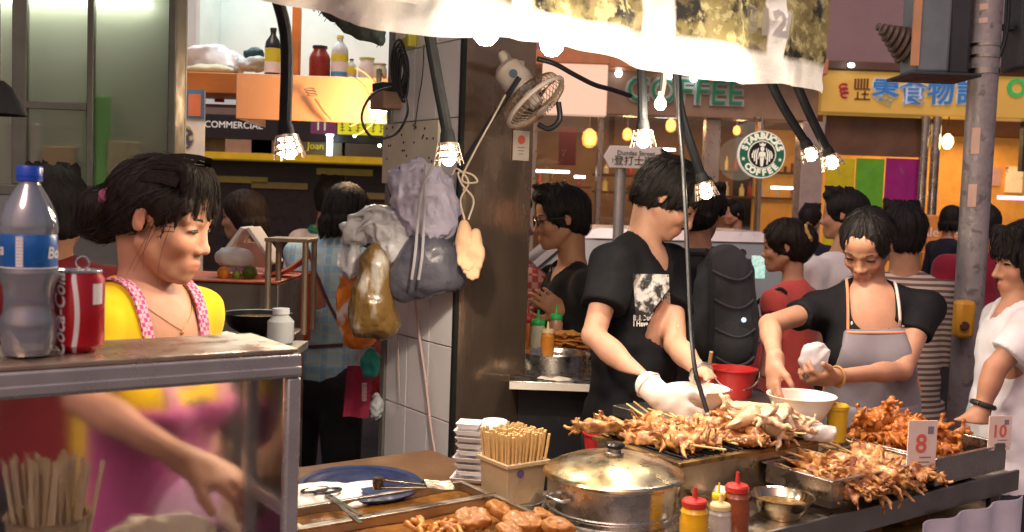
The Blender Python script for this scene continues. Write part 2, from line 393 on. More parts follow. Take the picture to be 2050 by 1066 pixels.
for sx in (-1,1):
    star = [(math.cos(math.pi/2+k*math.pi/5)*(.085 if k%2==0 else .035)*Rr*1.1, math.sin(math.pi/2+k*math.pi/5)*(.085 if k%2==0 else .035)*Rr*1.1) for k in range(10)]
    MB().prism(star, c+V((sx*Rr*.78,-.005,-Rr*.2)), X, Z_, .003).build('star', cream, em, 0)
f2 = MB(); yv = -.015
def eprism(poly, dz=0): f2.prism([(x*Rr, z*Rr) for x, z in poly], c + V((0, yv-dz, 0)), X, Z_, .003)
eprism([(-.1,-.1),(.1,-.1),(.13,.05),(.07,.12),(-.07,.12),(-.13,.05)]); eprism([(-.09,-.12),(.09,-.12),(.05,-.5),(-.05,-.5)])
eprism([(.085*math.cos(k*.5236), .24+.11*math.sin(k*.5236)) for k in range(12)])
eprism([(-.1,.36),(.1,.36),(.15,.5),(.06,.43),(0,.53),(-.06,.43),(-.15,.5)])
for s in (-1,1):
    for k in range(3):
        x = .2 + .09*k
        q = [(s*x,-.42+.13*k),(s*(x+.05),-.42+.13*k),(s*(x+.07),.0),(s*(x-.02),.28-.05*k),(s*(x-.05),.25-.05*k),(s*(x+.01),0)]
        eprism(q if s > 0 else q[::-1])
    q = [(s*.1,.1),(s*.13,.1),(s*.18,-.2),(s*.15,-.2)]; eprism(q if s > 0 else q[::-1])
f2.build('crowned_figure', cream, em, 0)
MB().tube([c+V((0,.03,Rr)), V((c.x, c.y+.03, zs0))], .012, 8).build('hanger', metal_br, em)
MB().tube([V((c.x, c.y+.03, zs0)), V((c.x, SY-.1, zs0+.02))], .012, 8).build('bracket', metal_br, em)

# ------------------------------------------------------------------ snack shop with the yellow sign
ya, yb = xb + .004, zat(2380, 200).x
zy0, zy1 = zat(1800, 233).z, zat(1800, 150).z
yel = M('yellow_sign', (.56,.34,.07), .4, var=.12, vs=1.2, emis=.32)
sn = thing('snack_shop', 'snack shop with yellow sign band, blue characters and orange interior across the road', 'shop', ((ya+yb)/2, SY, 0))
wbox(MB(), ya, yb, SY+.15, SY+.45, zy1+.1, ztop).build('upper_wall', mauve, sn)
wbox(MB(), ya, yb, SY-.16, SY+.15, zy0, zy1).build('sign_band', yel, sn, bevel=.01)
wbox(MB(), ya, yb, SY-.2, SY+.15, zy1+.004, zy1+.09).build('canopy', M('canopy_brown', (.12,.07,.05), .6), sn, bevel=.01)
blue = M('blue_character', (.03,.16,.42), .5, var=.05, emis=.35); paleblue = M('pale_blue_edge', (.55,.62,.7), .5, var=0, emis=.2)
for chh, px in (('零',1771),('食',1827),('物',1882),('語',1940)):
    q = zat(px, 188, SY-.161); s = (zat(1771,160).z - zat(1771,212).z)*1.05
    put_text('character', chh, s, paleblue, q, X, Z_, sn, .006, .012, lift=0); put_text('character', chh, s, blue, q - V((0,.014,0)), X, Z_, sn, .008, .004, lift=0)
q = zat(2022, 178, SY-.161); put_text('lettering', 'OK', .24, M('bright_green_letter', (.05,.42,.1), .5, emis=.3), q + V((.14,0,0)), X, Z_, sn, .008, .008)
brn = M('emblem_brown', (.2,.08,.02), .5, var=0); pnk = M('emblem_pink', (.5,.05,.09), .5, var=0)
m = MB(); mp = MB()
for k in range(5):
    a, b, z0, z1 = rect(1699+k*6, 162, 1703+k*6, 181); wbox(m, a, b, SY-.168, SY-.16, z0, z1)
for x0,y0,x1,y1 in ((1699,181,1730,184),(1699,201,1730,204),(1704,188,1707,203),(1718,186,1721,203),(1713,191,1727,194)):
    a, b, z0, z1 = rect(x0,y0,x1,y1); wbox(m, a, b, SY-.1695, SY-.16, z0, z1)
for k in range(3):
    q = zat(1689+k*1.5, 174+k*8, SY-.165); mp.tube([q+V((.04*math.cos(t), 0, .028*math.sin(t))) for t in np.linspace(.6,5.2,8)], .011, 6)
m.build('emblem', brn, sn, 0); mp.build('emblem', pnk, sn)
for px, py, mm in ((1704,131,lampw),(1620,140,lampw)):
    q = zat(px, py, SY-.3); MB().ball(q, (.035,.03,.022), 10, 6).build('floodlight', mm, sn)
# dark fascia, columns, interior
a, b, z0, z1 = rect(1652, 234, 1844, 312); wbox(MB(), a, b, SY, SY+.1, z0, z1).build('fascia', M('fascia_brown', (.14,.08,.05), .4, var=.3, vs=3), sn)
for x0, x1 in ((1838, 1846), (1856, 1874)):
    a, b, _, _ = rect(x0, 300, x1, 320); MB().lathe([(.045,0),(.045,zy0-.003)], ((a+b)/2, SY-.08, 0), 16).build('column', M('chrome', (.6,.58,.56), .2, metal=1), sn)
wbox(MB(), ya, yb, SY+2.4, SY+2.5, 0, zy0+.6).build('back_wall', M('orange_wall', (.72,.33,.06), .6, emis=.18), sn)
wbox(MB(), ya, yb, SY+.16, SY+2.39, -.05, 0).build('floor', paving, sn)
wbox(MB(), ya, yb, SY+.16, SY+2.39, zy0+.02, zy0+.08).build('ceiling', M('shop_ceiling', (.18,.12,.08)), sn)
wbox(MB(), yb-1.6, yb, SY+.02, SY+.1, zy0-.5, zy0-.003).build('fascia', M('dark_fascia', (.025,.025,.03), .5), sn)
l = bpy.data.lights.new('shop_light','AREA'); l.energy = 45; l.color = (1,.66,.3); l.size = 2
lo = bpy.data.objects.new('ceiling_panel_light', l); COL.objects.link(lo); lo.parent = sn; lo.location = V(((ya+yb)/2+.3, SY+1.2, zy0-.05)) - V(sn['_o'])
for (x0, x1, cl, lb) in ((1650,1708,(.45,.36,.01),'yellow'),(1709,1767,(.09,.28,.02),'bright green'),(1768,1842,(.22,.01,.12),'magenta')):
    a, b, z0, z1 = rect(x0, 318, x1, 520, SY-.02)
    o = wbox(MB(), a, b-.01, SY-.03, SY-.02, z0, z1).build('poster', M('poster_'+lb.split()[-1], cl, .4, col2=tuple(k*.35+.08 for k in cl), cs=4, ct=(.6,.66), emis=.2), None, 0, loc=((a+b)/2, SY-.025, z0))
    tag(o, f'tall {lb} poster panel in the snack shop front', 'poster')
q = zat(1897, 287, SY-.1); t = thing('pendant_lamp', 'bright yellow pendant lamp hanging under the yellow sign', 'lamp', q)
MB().lathe([(.015,.09),(.05,.05),(.055,0),(.03,-.05),(.0,-.06)], q, 14).build('shade', lampy, t)
MB().tube([q+V((0,0,.09)), V((q.x,q.y,zy0))], .006, 6).build('cord', dark_wood, t)
for x0, y0, x1, y1, lb, cc in ((1985,336,2002,372,'small poster with red and dark print on the orange shop wall',(.5,.25,.2)),(2012,334,2046,386,'bright cream poster on the orange shop wall',(.9,.7,.4))):
    a, b, z0, z1 = rect(x0, y0, x1, y1, SY+2.38); o = wbox(MB(), a, b, SY+2.36, SY+2.38, z0, z1).build('poster', M('poster_wall%d'%x0, cc, .5, col2=(.3,.1,.08), cs=7, ct=(.58,.62), emis=.3), None, 0, loc=((a+b)/2,SY+2.37,z0)); tag(o, lb, 'poster')
a, b, z0, z1 = rect(2000, 394, 2110, 401, SY+1); o = wbox(MB(), a, b, SY+1, SY+1.04, z0, z1).build('strip_light', M('pink_lamp', (1,.4,.8), emis=5, ecol=(1,.3,.75), var=0), None, 0, loc=((a+b)/2,SY+1,z0)); tag(o, 'pink strip light inside the orange shop', 'light')
a, b, z0, z1 = rect(1850, 432, 1955, 640, SY-.5)
t = thing('display_stand', 'orange display stand with goods in front of the snack shop', 'display stand', ((a+b)/2, SY-.4, 0))
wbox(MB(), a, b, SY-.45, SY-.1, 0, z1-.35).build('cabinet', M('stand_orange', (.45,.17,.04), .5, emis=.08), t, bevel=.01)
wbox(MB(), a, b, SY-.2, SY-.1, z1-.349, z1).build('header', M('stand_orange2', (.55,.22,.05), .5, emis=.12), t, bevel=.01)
put_text('lettering', 'Sale Dis', .13, M('white_print', (.8,.75,.7), .5, var=0), V(((a+b)/2, SY-.201, z1-.17)), X, Z_, t)
for k in range(4):
    wbox(MB(), a+.03, b-.03, SY-.47, SY-.45, .25+k*.17, .36+k*.17).build('goods', M(['goods_cream','goods_green','goods_brown','goods_white'][k], [(.6,.45,.25),(.2,.28,.1),(.3,.15,.07),(.6,.55,.5)][k], .5, col2=(.35,.2,.1), cs=14), t)

# ------------------------------------------------------------------ taxi parked at the far side: red body, silver roof
def loft(name, secs, mat, parent, smooth=40):
    m = MB(); n = len(secs[0]); m.add([p for s in secs for p in s], [])
    for i in range(len(secs)-1):
        for k in range(n-1): m.f.append([i*n+k, i*n+k+1, (i+1)*n+k+1, (i+1)*n+k])
    m.f.append(list(range(n))[::-1]); m.f.append([(len(secs)-1)*n+k for k in range(n)])
    for i in range(len(secs)-1): m.f.append([(i+1)*n, (i+1)*n+n-1, i*n+n-1, i*n])
    return m.build(name, mat, parent, smooth)
redp = M('taxi_red', (.22,.012,.015), .25, coat=.6, var=.05); silv = M('taxi_silver', (.62,.60,.58), .35, metal=.3, coat=.4, var=.05)
darkg = M('car_glass', (.20,.24,.25), .14, var=.0, rvar=.02, spec=.8); rub = M('tyre_rubber', (.012,.012,.012), .8); chrome = M('chrome', (.6,.58,.56))
def taxi(cx, cy, label, flip=1):
    t = thing('taxi', label, 'taxi', (cx, cy, -.13), 'taxis on the road'); z0 = .01
    def S(x, half, za, zb, rr=.06): return [V((cx+flip*x, cy+s*half*k, z0+z)) for s, k, z in ((-1,.96,za),(-1,1,za+.12),(-1,1,zb-rr),(-1,.95,zb),(1,.95,zb),(1,1,zb-rr),(1,1,za+.12),(1,.96,za))]
    loft('body', [S(-2.25,.78,.35,.68),S(-2.15,.84,.22,.86),S(-1.2,.86,.2,.93),S(.9,.86,.2,.95),S(1.9,.84,.22,.83),S(2.3,.76,.3,.66)], redp, t)
    def C(x, h0, h1, zb): return [V((cx+flip*x, cy+s*h, z0+z)) for s, h, z in ((-1,h0,.93),(-1,h1,zb),(1,h1,zb),(1,h0,.93))]
    loft('cabin_glass', [C(-1.55,.78,.7,.95),C(-.95,.8,.64,1.4),C(.45,.8,.64,1.42),C(1.15,.78,.7,.95)], darkg, t, 25)
    def T(x, h, za, zb): return [V((cx+flip*x, cy+s*k*h, z0+z)) for s, k, z in ((-1,1,za),(-1,.95,zb),(1,.95,zb),(1,1,za))]
    loft('roof', [T(-1.0,.64,1.385,1.40),T(-.8,.66,1.395,1.46),T(.3,.66,1.405,1.47),T(.52,.64,1.4,1.42)], silv, t)
    for s in (-1,1):
        for xx, xt in ((-1.5,-.98),(-.25,-.2),(1.1,.47)):
            MB().bar(V((cx+flip*xx,cy+s*.79,z0+.95)), V((cx+flip*xt,cy+s*.655,z0+1.41)), .06, .03).build('roof_pillar', silv if abs(xx)>1 else redp, t)
        for xx in (-1.35,1.4):
            w = MB().lathe([(.0,0),(.2,0),(.31,.02),(.31,.18),(.2,.2),(0,.2)], V((cx+flip*xx, cy+s*.66-.1, z0+.31)), 24, (X, Z_, -Y_)); w.v = [q+V((0,.1*0+.2,0)) for q in w.v]
            ww = w.build('wheel', rub, t); MB().lathe([(0,0),(.17,0),(.18,.012)], V((cx+flip*xx, cy+s*.66+(.11 if s>0 else -.09), z0+.31)), 16, (X, Z_, -Y_)).build('rim', chrome, ww)
        MB().box((cx+flip*.2, cy+s*.865, z0+.8), (.14,.02,.025)).build('door_handle', chrome, t)
        MB().box((cx+flip*(-.1), cy+s*.862, z0+.55), (2.2,.015,.05)).build('side_trim', rub, t)
        MB().box((cx+flip*2.2, cy+s*.55, z0+.62), (.12,.3,.13)).build('headlight', M('car_lamp', (.7,.7,.65), .15), t, bevel=.02)
        MB().box((cx-flip*2.2, cy+s*.55, z0+.66), (.1,.34,.13)).build('tail_light', M('car_tail', (.4,.01,.01), .2), t, bevel=.02)
    if 0: MB().box((cx, cy, z0+1.52), (.2,.5,.1)).build('roof_sign', M('taxi_sign', (.8,.8,.75), .4, emis=.3), t, bevel=.02)
    return t
q = zat(1500, 470, 6.9)
taxi(q.x-.28, 7.1, 'red taxi with silver roof standing behind the man with the grey backpack')
q = P(1518, 535, 6.15); a = MB().box(q, (.085,.004,.14)).build('window_sticker', M('green_sticker', (.3,.75,.6), .5, emis=.5, col2=(.8,.9,.85), cs=60), None, 0, loc=q)
tag(a, 'pale green licence sticker inside the taxi window', 'sticker')

# ------------------------------------------------------------------ street name sign on its post
c = P(1272, 316, 5.4); s = 5.4/F
sg = thing('street_sign', 'white arrow shaped street name sign on grey post', 'street sign', (c.x, c.y, 0))
poly = [(-64*s,0),(-52*s,22*s),(52*s,22*s),(64*s,0),(52*s,-22*s),(-52*s,-22*s)]
MB().prism(poly[::-1], c, X, Z_, .02).build('plate', M('sign_white', (.62,.6,.58), .4, var=.05), sg, 0, .003)
blk = M('print_black', (.02,.02,.02), .6, var=0)
for nm, tx, sz, dz, dx in (('lettering','Dundas Street',13*s,8*s,0),('lettering','登打士街',20*s,-8*s,-.01),('lettering','1',13*s,-8*s,-46*s)):
    put_text(nm, tx, sz, blk, c+V((dx,-.0205,dz)), X, Z_, sg, .001, .0)
c2 = P(1244, 338, 5.4); MB().tube([(c2.x,c2.y+.03,0),(c2.x,c2.y+.03,c.z+.05)], .03, 12).build('post', M('galvanised', (.34,.33,.33), .5, metal=.6), sg)
MB().tube([(c.x+.1,c2.y+.03,0),(c.x+.1,c2.y+.03,c.z+.05)], .03, 12).build('post', M('galvanised', (.34,.33,.33)), sg)

# ------------------------------------------------------------------ far shops to the other side (seen under the loft), plane Y = 12.5
LY = 12.5
a = YP(150, 330, LY).x; b = YP(1010, 330, LY).x
ls = thing('shop_row', 'dark shop row with black sign band and yellow ledge beyond the loft', 'building', ((a+b)/2, LY, 0))
z = lambda py, y=LY: YP(600, py, y).z
wbox(MB(), a, b, LY+.2, LY+.5, 0, 7).build('wall', M('shop_row_wall', (.2,.16,.13), .8, col2=(.1,.08,.07), cs=2), ls)
wbox(MB(), a, b, LY, LY+.19, z(283), z(235)).build('sign_band', M('black_band', (.012,.012,.014), .4), ls)
wbox(MB(), a, b, LY-.3, LY+.19, z(325), z(312)).build('ledge', M('yellow_ledge', (.55,.36,.01), .5, emis=.2), ls)
wbox(MB(), a, b, LY+.02, LY+.19, 0, z(327)).build('shopfront', M('black_front', (.012,.01,.01), .35), ls)
for k, px in enumerate((500, 552, 640, 740)):
    q = YP(px, 295, LY); wbox(MB(), q.x-.3, q.x+.28, LY-.02, LY+.18, z(311), z(284)).build('window', M(['win_tan','win_brown','win_olive','win_dark'][k], [(.3,.2,.15),(.16,.11,.08),(.1,.09,.04),(.06,.05,.04)][k], .4), ls)
for k,(px,yy) in enumerate(((480,360),(560,372),(690,345),(720,392))):
    q = YP(px, yy, LY); wbox(MB(), q.x-.35, q.x+.35, LY-.01, LY+.015, q.z-.04, q.z+.04).build('trim', M(['trim_olive','trim_brown'][k%2], [(.22,.17,.03),(.14,.1,.03)][k%2], .5, emis=.1), ls)
wp = M('sign_lettering', (.75,.75,.72), .5, emis=.3, var=0)
q = YP(430, 250, LY); put_text('lettering', 'PARK-IN COMMERCIAL', .115, wp, q, X, Z_, ls)
q = YP(632, 293, LY-.03); put_text('lettering', 'Joan', .12, M('yellow_lettering', (.55,.5,.03), .5, emis=.2), q, X, Z_, ls)
a, b, z0, z1 = rect(622, 238, 672, 268, LY-.5); o = wbox(MB(), a, b, LY-.5, LY-.42, z0, z1).build('shop_sign', M('purple_sign', (.2,.05,.13), .5, emis=.1), None, 0, loc=((a+b)/2,LY-.5,z0)); tag(o, 'purple shop sign with pale IT lettering over the dark shop row', 'sign')
for k_, ch_ in enumerate('IT'): put_text('lettering', ch_, .17, M('pale_green_lettering', (.6,.7,.5), .5, emis=.4), V((a+.09+.08*k_,LY-.501,(z0+z1)/2)), X, Z_, o)
a, b, z0, z1 = rect(676, 238, 772, 270, LY-.5); o = wbox(MB(), a, b, LY-.5, LY-.42, z0, z1).build('shop_sign', M('lime_sign', (.6,.62,.02), .5, emis=.5), None, 0, loc=((a+b)/2,LY-.5,z0)); tag(o, 'lime yellow shop sign with dark characters over the dark shop row', 'sign')
ms_ = MB()
for k in range(6):
    for j in range(4):
        cxk = a + (k+.6)*(b-a)/6.2; wbox(ms_, cxk-.022+.008*((j*k)%3), cxk+.03-.008*((j+k)%3), LY-.504, LY-.4995, z0+.04+j*.035, z0+.05+j*.035)
    wbox(ms_, cxk-.004, cxk+.006, LY-.507, LY-.4995, z0+.03, z1-.03)
ms_.build('lettering', M('olive_print', (.14,.11,.02), .5), o, 0)
q = YP(660, 290, LY-.2); o = MB().lathe([(.03,-.16),(.035,-.1),(.035,.1),(.05,.12),(.05,.15),(0,.17)], q, 12).build('tube_light', M('bluewhite_lamp', (1,1,1), emis=6, ecol=(.7,.82,1), var=0), None, loc=q); tag(o, 'upright bluish white tube light on the dark shop row', 'light')
for (px, py) in ((710, 272), (760, 292)):
    q = YP(px, py, LY-.3); o = MB().ball(q, .02, 8, 6).build('lamp_bulb', lampw, None, loc=q); tag(o, 'tiny white bulb under the lime shop sign', 'light', 'tiny bulbs on the shop row')
# white standing banner and red-white box sign by the steel cabinet
a, b, z0, z1 = rect(340, 180, 408, 330, 4.6); t = thing('standing_banner', 'tall white banner with round emblem beside the steel cabinet', 'banner', ((a+b)/2, 4.6, 0))
wbox(MB(), a, b, 4.6, 4.62, .4, z1).build('panel', M('banner_white', (.75,.73,.68), .6), t)
wbox(MB(), a, b, 4.59, 4.598, z1-.13, z1-.0).build('blue_top', M('banner_blue', (.1,.25,.42), .5), t); wbox(MB(), (a+b)/2+.01, b-.01, 4.585, 4.589, z1-.12, z1-.02).build('orange_patch', M('banner_orange', (.7,.22,.1), .5), t)
q = YP(371, 275, 4.596); MB().lathe([(.055,0),(.055,.004)], q, 20, fx, sx=.7).build('emblem', M('emblem_ink', (.08,.08,.12), .5, col2=(.55,.5,.3), cs=40), t)
for x in (a+.02, b-.02): MB().tube([(x,4.63,0),(x,4.63,z1)], .012, 8).build('pole', metal_br, t)
a, b, z0, z1 = rect(402, 178, 474, 207, 5.2); o = wbox(MB(), a, b, 5.2, 5.26, z0, z1).build('box_sign', M('box_white', (.85,.83,.85), .5, emis=.4), None, 0, loc=((a+b)/2,5.2,z0)); tag(o, 'white box sign with red patches hung under the loft', 'sign')
wbox(MB(), (a+b)/2-.02, (a+b)/2+.03, 5.194, 5.199, z0+.005, z1-.005).build('red_patch', M('patch_red', (.4,.01,.03), .5), o); wbox(MB(), b-.06, b, 5.194, 5.199, z1-.03, z1).build('red_patch', M('patch_red', (.4,.01,.03)), o)
# ================================================================== sculpting by distance fields: one continuous surface per body or garment
def _smin(a, b, k):
    if k <= 0: return np.minimum(a, b)
    h = np.clip(.5 + .5*(b - a)/k, 0, 1); return b + (a - b)*h - k*h*(1 - h)
class Field:
    def __init__(s): s.ops = []; s.lo = np.full(3, 1e9); s.hi = -s.lo
    def _b(s, *pr):
        for c, r in pr: s.lo = np.minimum(s.lo, np.array(c) - r); s.hi = np.maximum(s.hi, np.array(c) + r)
    def u(s, fn, k=.01): s.ops.append(('u', fn, k)); return s
    def sub(s, fn, k=.006): s.ops.append(('s', fn, k)); return s
    def cut(s, fn, k=.003): s.ops.append(('c', fn, k)); return s
    def disp(s, fn): s.ops.append(('d', fn, 0)); return s
    def rc(s, a, b, ra, rb, k=.015, op='u'):
        a = np.array(a, float); b = np.array(b, float); ba = b - a; L = max(ba @ ba, 1e-9)
        def fn(p):
            q = p - a; t = np.clip(q @ ba / L, 0, 1); return np.sqrt(((q - t[:,None]*ba)**2).sum(1)) - (ra + (rb - ra)*t)
        if op == 'u': s._b((a, ra), (b, rb))
        s.ops.append((op, fn, k)); return s
    def ell(s, c, r, ax=None, k=.02, op='u'):
        c = np.array(c, float); r = np.array(r, float); A = np.array([tuple(q) for q in ax], float) if ax is not None else np.eye(3)
        def fn(p):
            q = (p - c) @ A.T; k0 = np.sqrt(((q/r)**2).sum(1)); k1 = np.sqrt(((q/(r*r))**2).sum(1)) + 1e-9; return k0*(k0 - 1)/k1
        if op == 'u': s._b((c, r.max()))
        s.ops.append((op, fn, k)); return s
    def half(s, o, n, k=.004):    # keep the side n points away from
        o = np.array(o, float); n = np.array(n, float); n /= np.linalg.norm(n)
        return s.cut(lambda p: (p - o) @ n, k)
    def value(s, p):
        d = np.full(len(p), 1.0)
        for op, fn, k in s.ops:
            if op == 'u': d = _smin(d, fn(p), k)
            elif op == 's': d = -_smin(-d, fn(p), k)
            elif op == 'c': d = -_smin(-d, -fn(p), k)
            else: d = d + fn(p)
        return d
    def mesh(s, h, B=10):
        lo = s.lo - 3*h; n = np.ceil((s.hi + 3*h - lo)/h).astype(int); nb = -(-n//B); n = nb*B + 1
        g = np.stack(np.meshgrid(*[np.arange(k) for k in nb], indexing='ij'), -1).reshape(-1, 3)
        cen = lo + (g + .5)*B*h; R0 = B*h*.87 + h
        d0 = s.value(cen); act = np.abs(d0) < R0*1.5 + .01; g = g[act]; cen = cen[act]; dc = d0[act]
        off = np.stack(np.meshgrid(*[np.arange(B+1)]*3, indexing='ij'), -1).reshape(-1, 3); m = len(off)
        D = np.full((len(g), m), 1.0); pts = (lo + (g[:,None,:]*B + off[None])*h)
        for op, fn, k in s.ops:
            if op == 'd':
                nr = np.abs(D) < .03 + 2*h; D[nr] += fn(pts[nr]); continue
            v = fn(cen)
            if op == 'u': idx = np.where(v < np.minimum(dc, R0) + 2*R0 + k + .02)[0]
            elif op == 's': idx = np.where(v < R0*1.3 + k + .01)[0]
            else: idx = np.where(v > -(R0*1.3 + k + .01))[0]
            if len(idx) == 0: continue
            w = fn(pts[idx].reshape(-1,3)).reshape(len(idx), m)
            D[idx] = _smin(D[idx], w, k) if op == 'u' else (-_smin(-D[idx], w, k) if op == 's' else -_smin(-D[idx], -w, k))
        A = np.full(n, 1.0, np.float32)
        # blocks never visited but inside stay negative
        allg = np.stack(np.meshgrid(*[np.arange(k) for k in nb], indexing='ij'), -1).reshape(-1,3)
        for q in allg[(~act) & (d0 < 0)]:
            a = q*B; A[a[0]:a[0]+B+1, a[1]:a[1]+B+1, a[2]:a[2]+B+1] = -1
        Dr = D.reshape(len(g), B+1, B+1, B+1)
        for q, w in zip(g, Dr):
            a = q*B; A[a[0]:a[0]+B+1, a[1]:a[1]+B+1, a[2]:a[2]+B+1] = w
        return surface_nets(A, lo, h)
def surface_nets(A, lo, h):
    S = A < 0; nx, ny, nz = A.shape
    c = np.zeros((nx-1, ny-1, nz-1), np.int8)
    cs = [(i,j,k) for i in (0,1) for j in (0,1) for k in (0,1)]
    for i,j,k in cs: c += S[i:nx-1+i, j:ny-1+j, k:nz-1+k]
    I = np.argwhere((c > 0) & (c < 8)); vid = np.full(c.shape, -1, np.int64); vid[tuple(I.T)] = np.arange(len(I))
    val = np.stack([A[I[:,0]+i, I[:,1]+j, I[:,2]+k] for i,j,k in cs], 1); pos = np.zeros((len(I),3)); cnt = np.zeros(len(I))
    cc = np.array(cs, float)
    for a in range(8):
        for b in range(a+1, 8):
            if np.abs(cc[a]-cc[b]).sum() != 1: continue
            va, vb = val[:,a], val[:,b]; mk = (va < 0) != (vb < 0); t = va/np.where(mk, va - vb, 1)
            pos += np.where(mk[:,None], cc[a] + (cc[b]-cc[a])*t[:,None], 0); cnt += mk
    verts = lo + (I + pos/cnt[:,None])*h; F_ = []
    for ax in range(3):
        o1, o2 = [k for k in range(3) if k != ax]
        s0 = [slice(None)]*3; s1 = [slice(None)]*3; s0[ax] = slice(0,-1); s1[ax] = slice(1,None)
        E_ = np.argwhere(S[tuple(s0)] != S[tuple(s1)])
        E_ = E_[(E_[:,o1] > 0) & (E_[:,o2] > 0) & (E_[:,o1] < A.shape[o1]-1) & (E_[:,o2] < A.shape[o2]-1)]
        def cell(d1, d2):
            q = E_.copy(); q[:,o1] -= d1; q[:,o2] -= d2; return vid[tuple(q.T)]
        q = np.stack([cell(1,1), cell(0,1), cell(0,0), cell(1,0)], 1)
        flip = S[tuple(E_.T)] if ax != 1 else ~S[tuple(E_.T)]
        q = np.where(flip[:,None], q, q[:,::-1]); F_.append(q[(q >= 0).all(1)])
    return verts, np.concatenate(F_)
def np_mesh(name, v, f, mat, parent, cols=None, smooth=180):
    o = np.array(parent.get('_o', (0,0,0)), float); me = bpy.data.meshes.new(name)
    me.vertices.add(len(v)); me.vertices.foreach_set('co', (v - o).astype(np.float32).ravel())
    me.loops.add(len(f)*4); me.polygons.add(len(f)); me.loops.foreach_set('vertex_index', f.astype(np.int32).ravel())
    me.polygons.foreach_set('loop_start', np.arange(0, len(f)*4, 4, dtype=np.int32)); me.update(calc_edges=True); me.validate()
    if cols is not None:
        a = me.attributes.new('col', 'FLOAT_COLOR', 'POINT'); a.data.foreach_set('color', np.concatenate([cols, np.ones((len(cols),1))], 1).astype(np.float32).ravel())
    me.polygons.foreach_set('use_smooth', [True]*len(me.polygons))
    ob = link(name, me, mat, parent, 0); ob['_o'] = tuple(o); return ob
def field_obj(name, fld, h, mat, parent, colfn=None):
    v, f = fld.mesh(h); return np_mesh(name, v, f, mat, parent, colfn(v) if colfn else None)

def axes(yaw, pitch=0, roll=0):
    """forward, left, up from degrees: yaw 0 = +X, 90 = +Y"""
    m = Matrix.Rotation(R(yaw),3,'Z') @ Matrix.Rotation(R(-pitch),3,'Y') @ Matrix.Rotation(R(roll),3,'X'); return [m @ V(k) for k in ((1,0,0),(0,1,0),(0,0,1))]
skin_mat = M('skin', (.5,.3,.2), .55, attr='col', var=.09, vs=26, bump=.14, bs=240, sss=.12, rvar=.12, spec=.38)
hair_mat = M('hair_black', (.010,.0085,.0085), .62, var=.5, vs=60, stretch=(2.2,2.2,.5), bump=.8, bs=150, spec=.22)
hair_brown = M('hair_dark_brown', (.016,.010,.008), .6, var=.5, vs=60, stretch=(2.2,2.2,.5), bump=.8, bs=150, spec=.25)
strand_mat = M('hair_strand', (.014,.011,.010), .5, var=.3, vs=60, spec=.35)
eye_dark = M('eye_iris', (.012,.008,.007), .45, var=0, spec=.2); eye_white = M('eye_white', (.55,.5,.47), .2, var=0); lash_mat = M('lash', (.012,.01,.01), .6, var=0)
trou_black = M('trousers_black', (.018,.018,.022), .8, bump=.3, bs=220, var=.2); shoe_mat = M('shoe_dark', (.03,.028,.028), .6)

def add_head(F_, H, A, s, male):
    hf, hl, hu = A; L = lambda x, y, z: H + (hf*x + hl*y + hu*z)*s
    F_.ell(L(-.012,0,.034), (.093*s,.073*s,.082*s), A, .0)
    F_.ell(L(.03,0,-.03), (.062*s,.060*s,.083*s), A, .02)
    F_.ell(L(.055,0,.045), (.038*s,.056*s,.045*s), A, .02)          # forehead
    F_.rc(L(.072,0.008,-.099), L(.072,-.008,-.099), .0165*s, .0165*s, .020)    # chin
    for y in (-1, 1):
        F_.rc(L(-.002,y*.052,-.05), L(.05,y*.022,-.094), .016*s, .014*s, .02)  # jaw
        F_.ell(L(.062,y*.036,-.03), (.026*s,.024*s,.024*s), A, .014)         # cheek
        F_.rc(L(.084,y*.012,.018), L(.070,y*.046,.017), .0095*s, .0085*s, .012)  # brow
    for y in (-1, 1):
        F_.ell(L(.098,y*.033,-.002), (.018*s,.019*s,.0115*s), A, .008, 's')    # eye hollow
        F_.ell(L(.0745,y*.033,-.002), (.0135*s,.0165*s,.0125*s), A, .004)      # lids over the eyeball
        F_.rc(L(.0882,y*.020,-.0035), L(.0800,y*.046,-.0025), .0016*s, .0013*s, .002, 's')  # slit
    nx = 0 if male else -.0045
    F_.rc(L(.089+nx*.4,0,.010), L(.1035+nx,0,-.033), .0065*s, (.0105 if male else .0095)*s, .010)           # nose
    F_.ell(L(.106+nx,0,-.036), (.0115*s,.0125*s,.0105*s), A, .006)
    for y in (-1, 1): F_.ell(L(.094,y*.0135,-.041), (.0105*s,.0075*s,.0075*s), A, .005); F_.ell(L(.1005,y*.0075,-.0485), (.0055*s,.0035*s,.003*s), A, .002, 's')
    F_.ell(L(.078,0,-.072), (.018*s,.030*s,.022*s), A, .012)                  # mouth mound
    F_.rc(L(.0945,.006,-.0655), L(.083,.025,-.0725), .0052*s, .003*s, .004); F_.rc(L(.0945,-.006,-.0655), L(.083,-.025,-.0725), .0052*s, .003*s, .004)
    F_.rc(L(.0915,.008,-.0775), L(.082,.022,-.0762), .0062*s, .003*s, .004); F_.rc(L(.0915,-.008,-.0775), L(.082,-.022,-.0762), .0062*s, .003*s, .004)
    F_.rc(L(.1005,0.012,-.0712), L(.086,.027,-.0740), .0016*s, .0013*s, .002, 's'); F_.rc(L(.1005,-.012,-.0712), L(.086,-.027,-.0740), .0016*s, .0013*s, .002, 's'); F_.rc(L(.1005,-.012,-.0712), L(.1005,.012,-.0712), .0016*s, .0016*s, .002, 's')
    for y in (-1, 1):                                                          # ears
        ea = (( hf*.97 + hl*y*.25).normalized(), (hl*y*.97 - hf*.25).normalized(), hu)
        F_.ell(L(-.010,y*.075,-.002), (.0145*s,.0075*s,.026*s), ea, .004)
        F_.ell(L(-.006,y*.084,.004), (.0085*s,.0075*s,.016*s), ea, .003, 's'); F_.ell(L(-.004,y*.079,-.019), (.006*s,.005*s,.007*s), ea, .004)
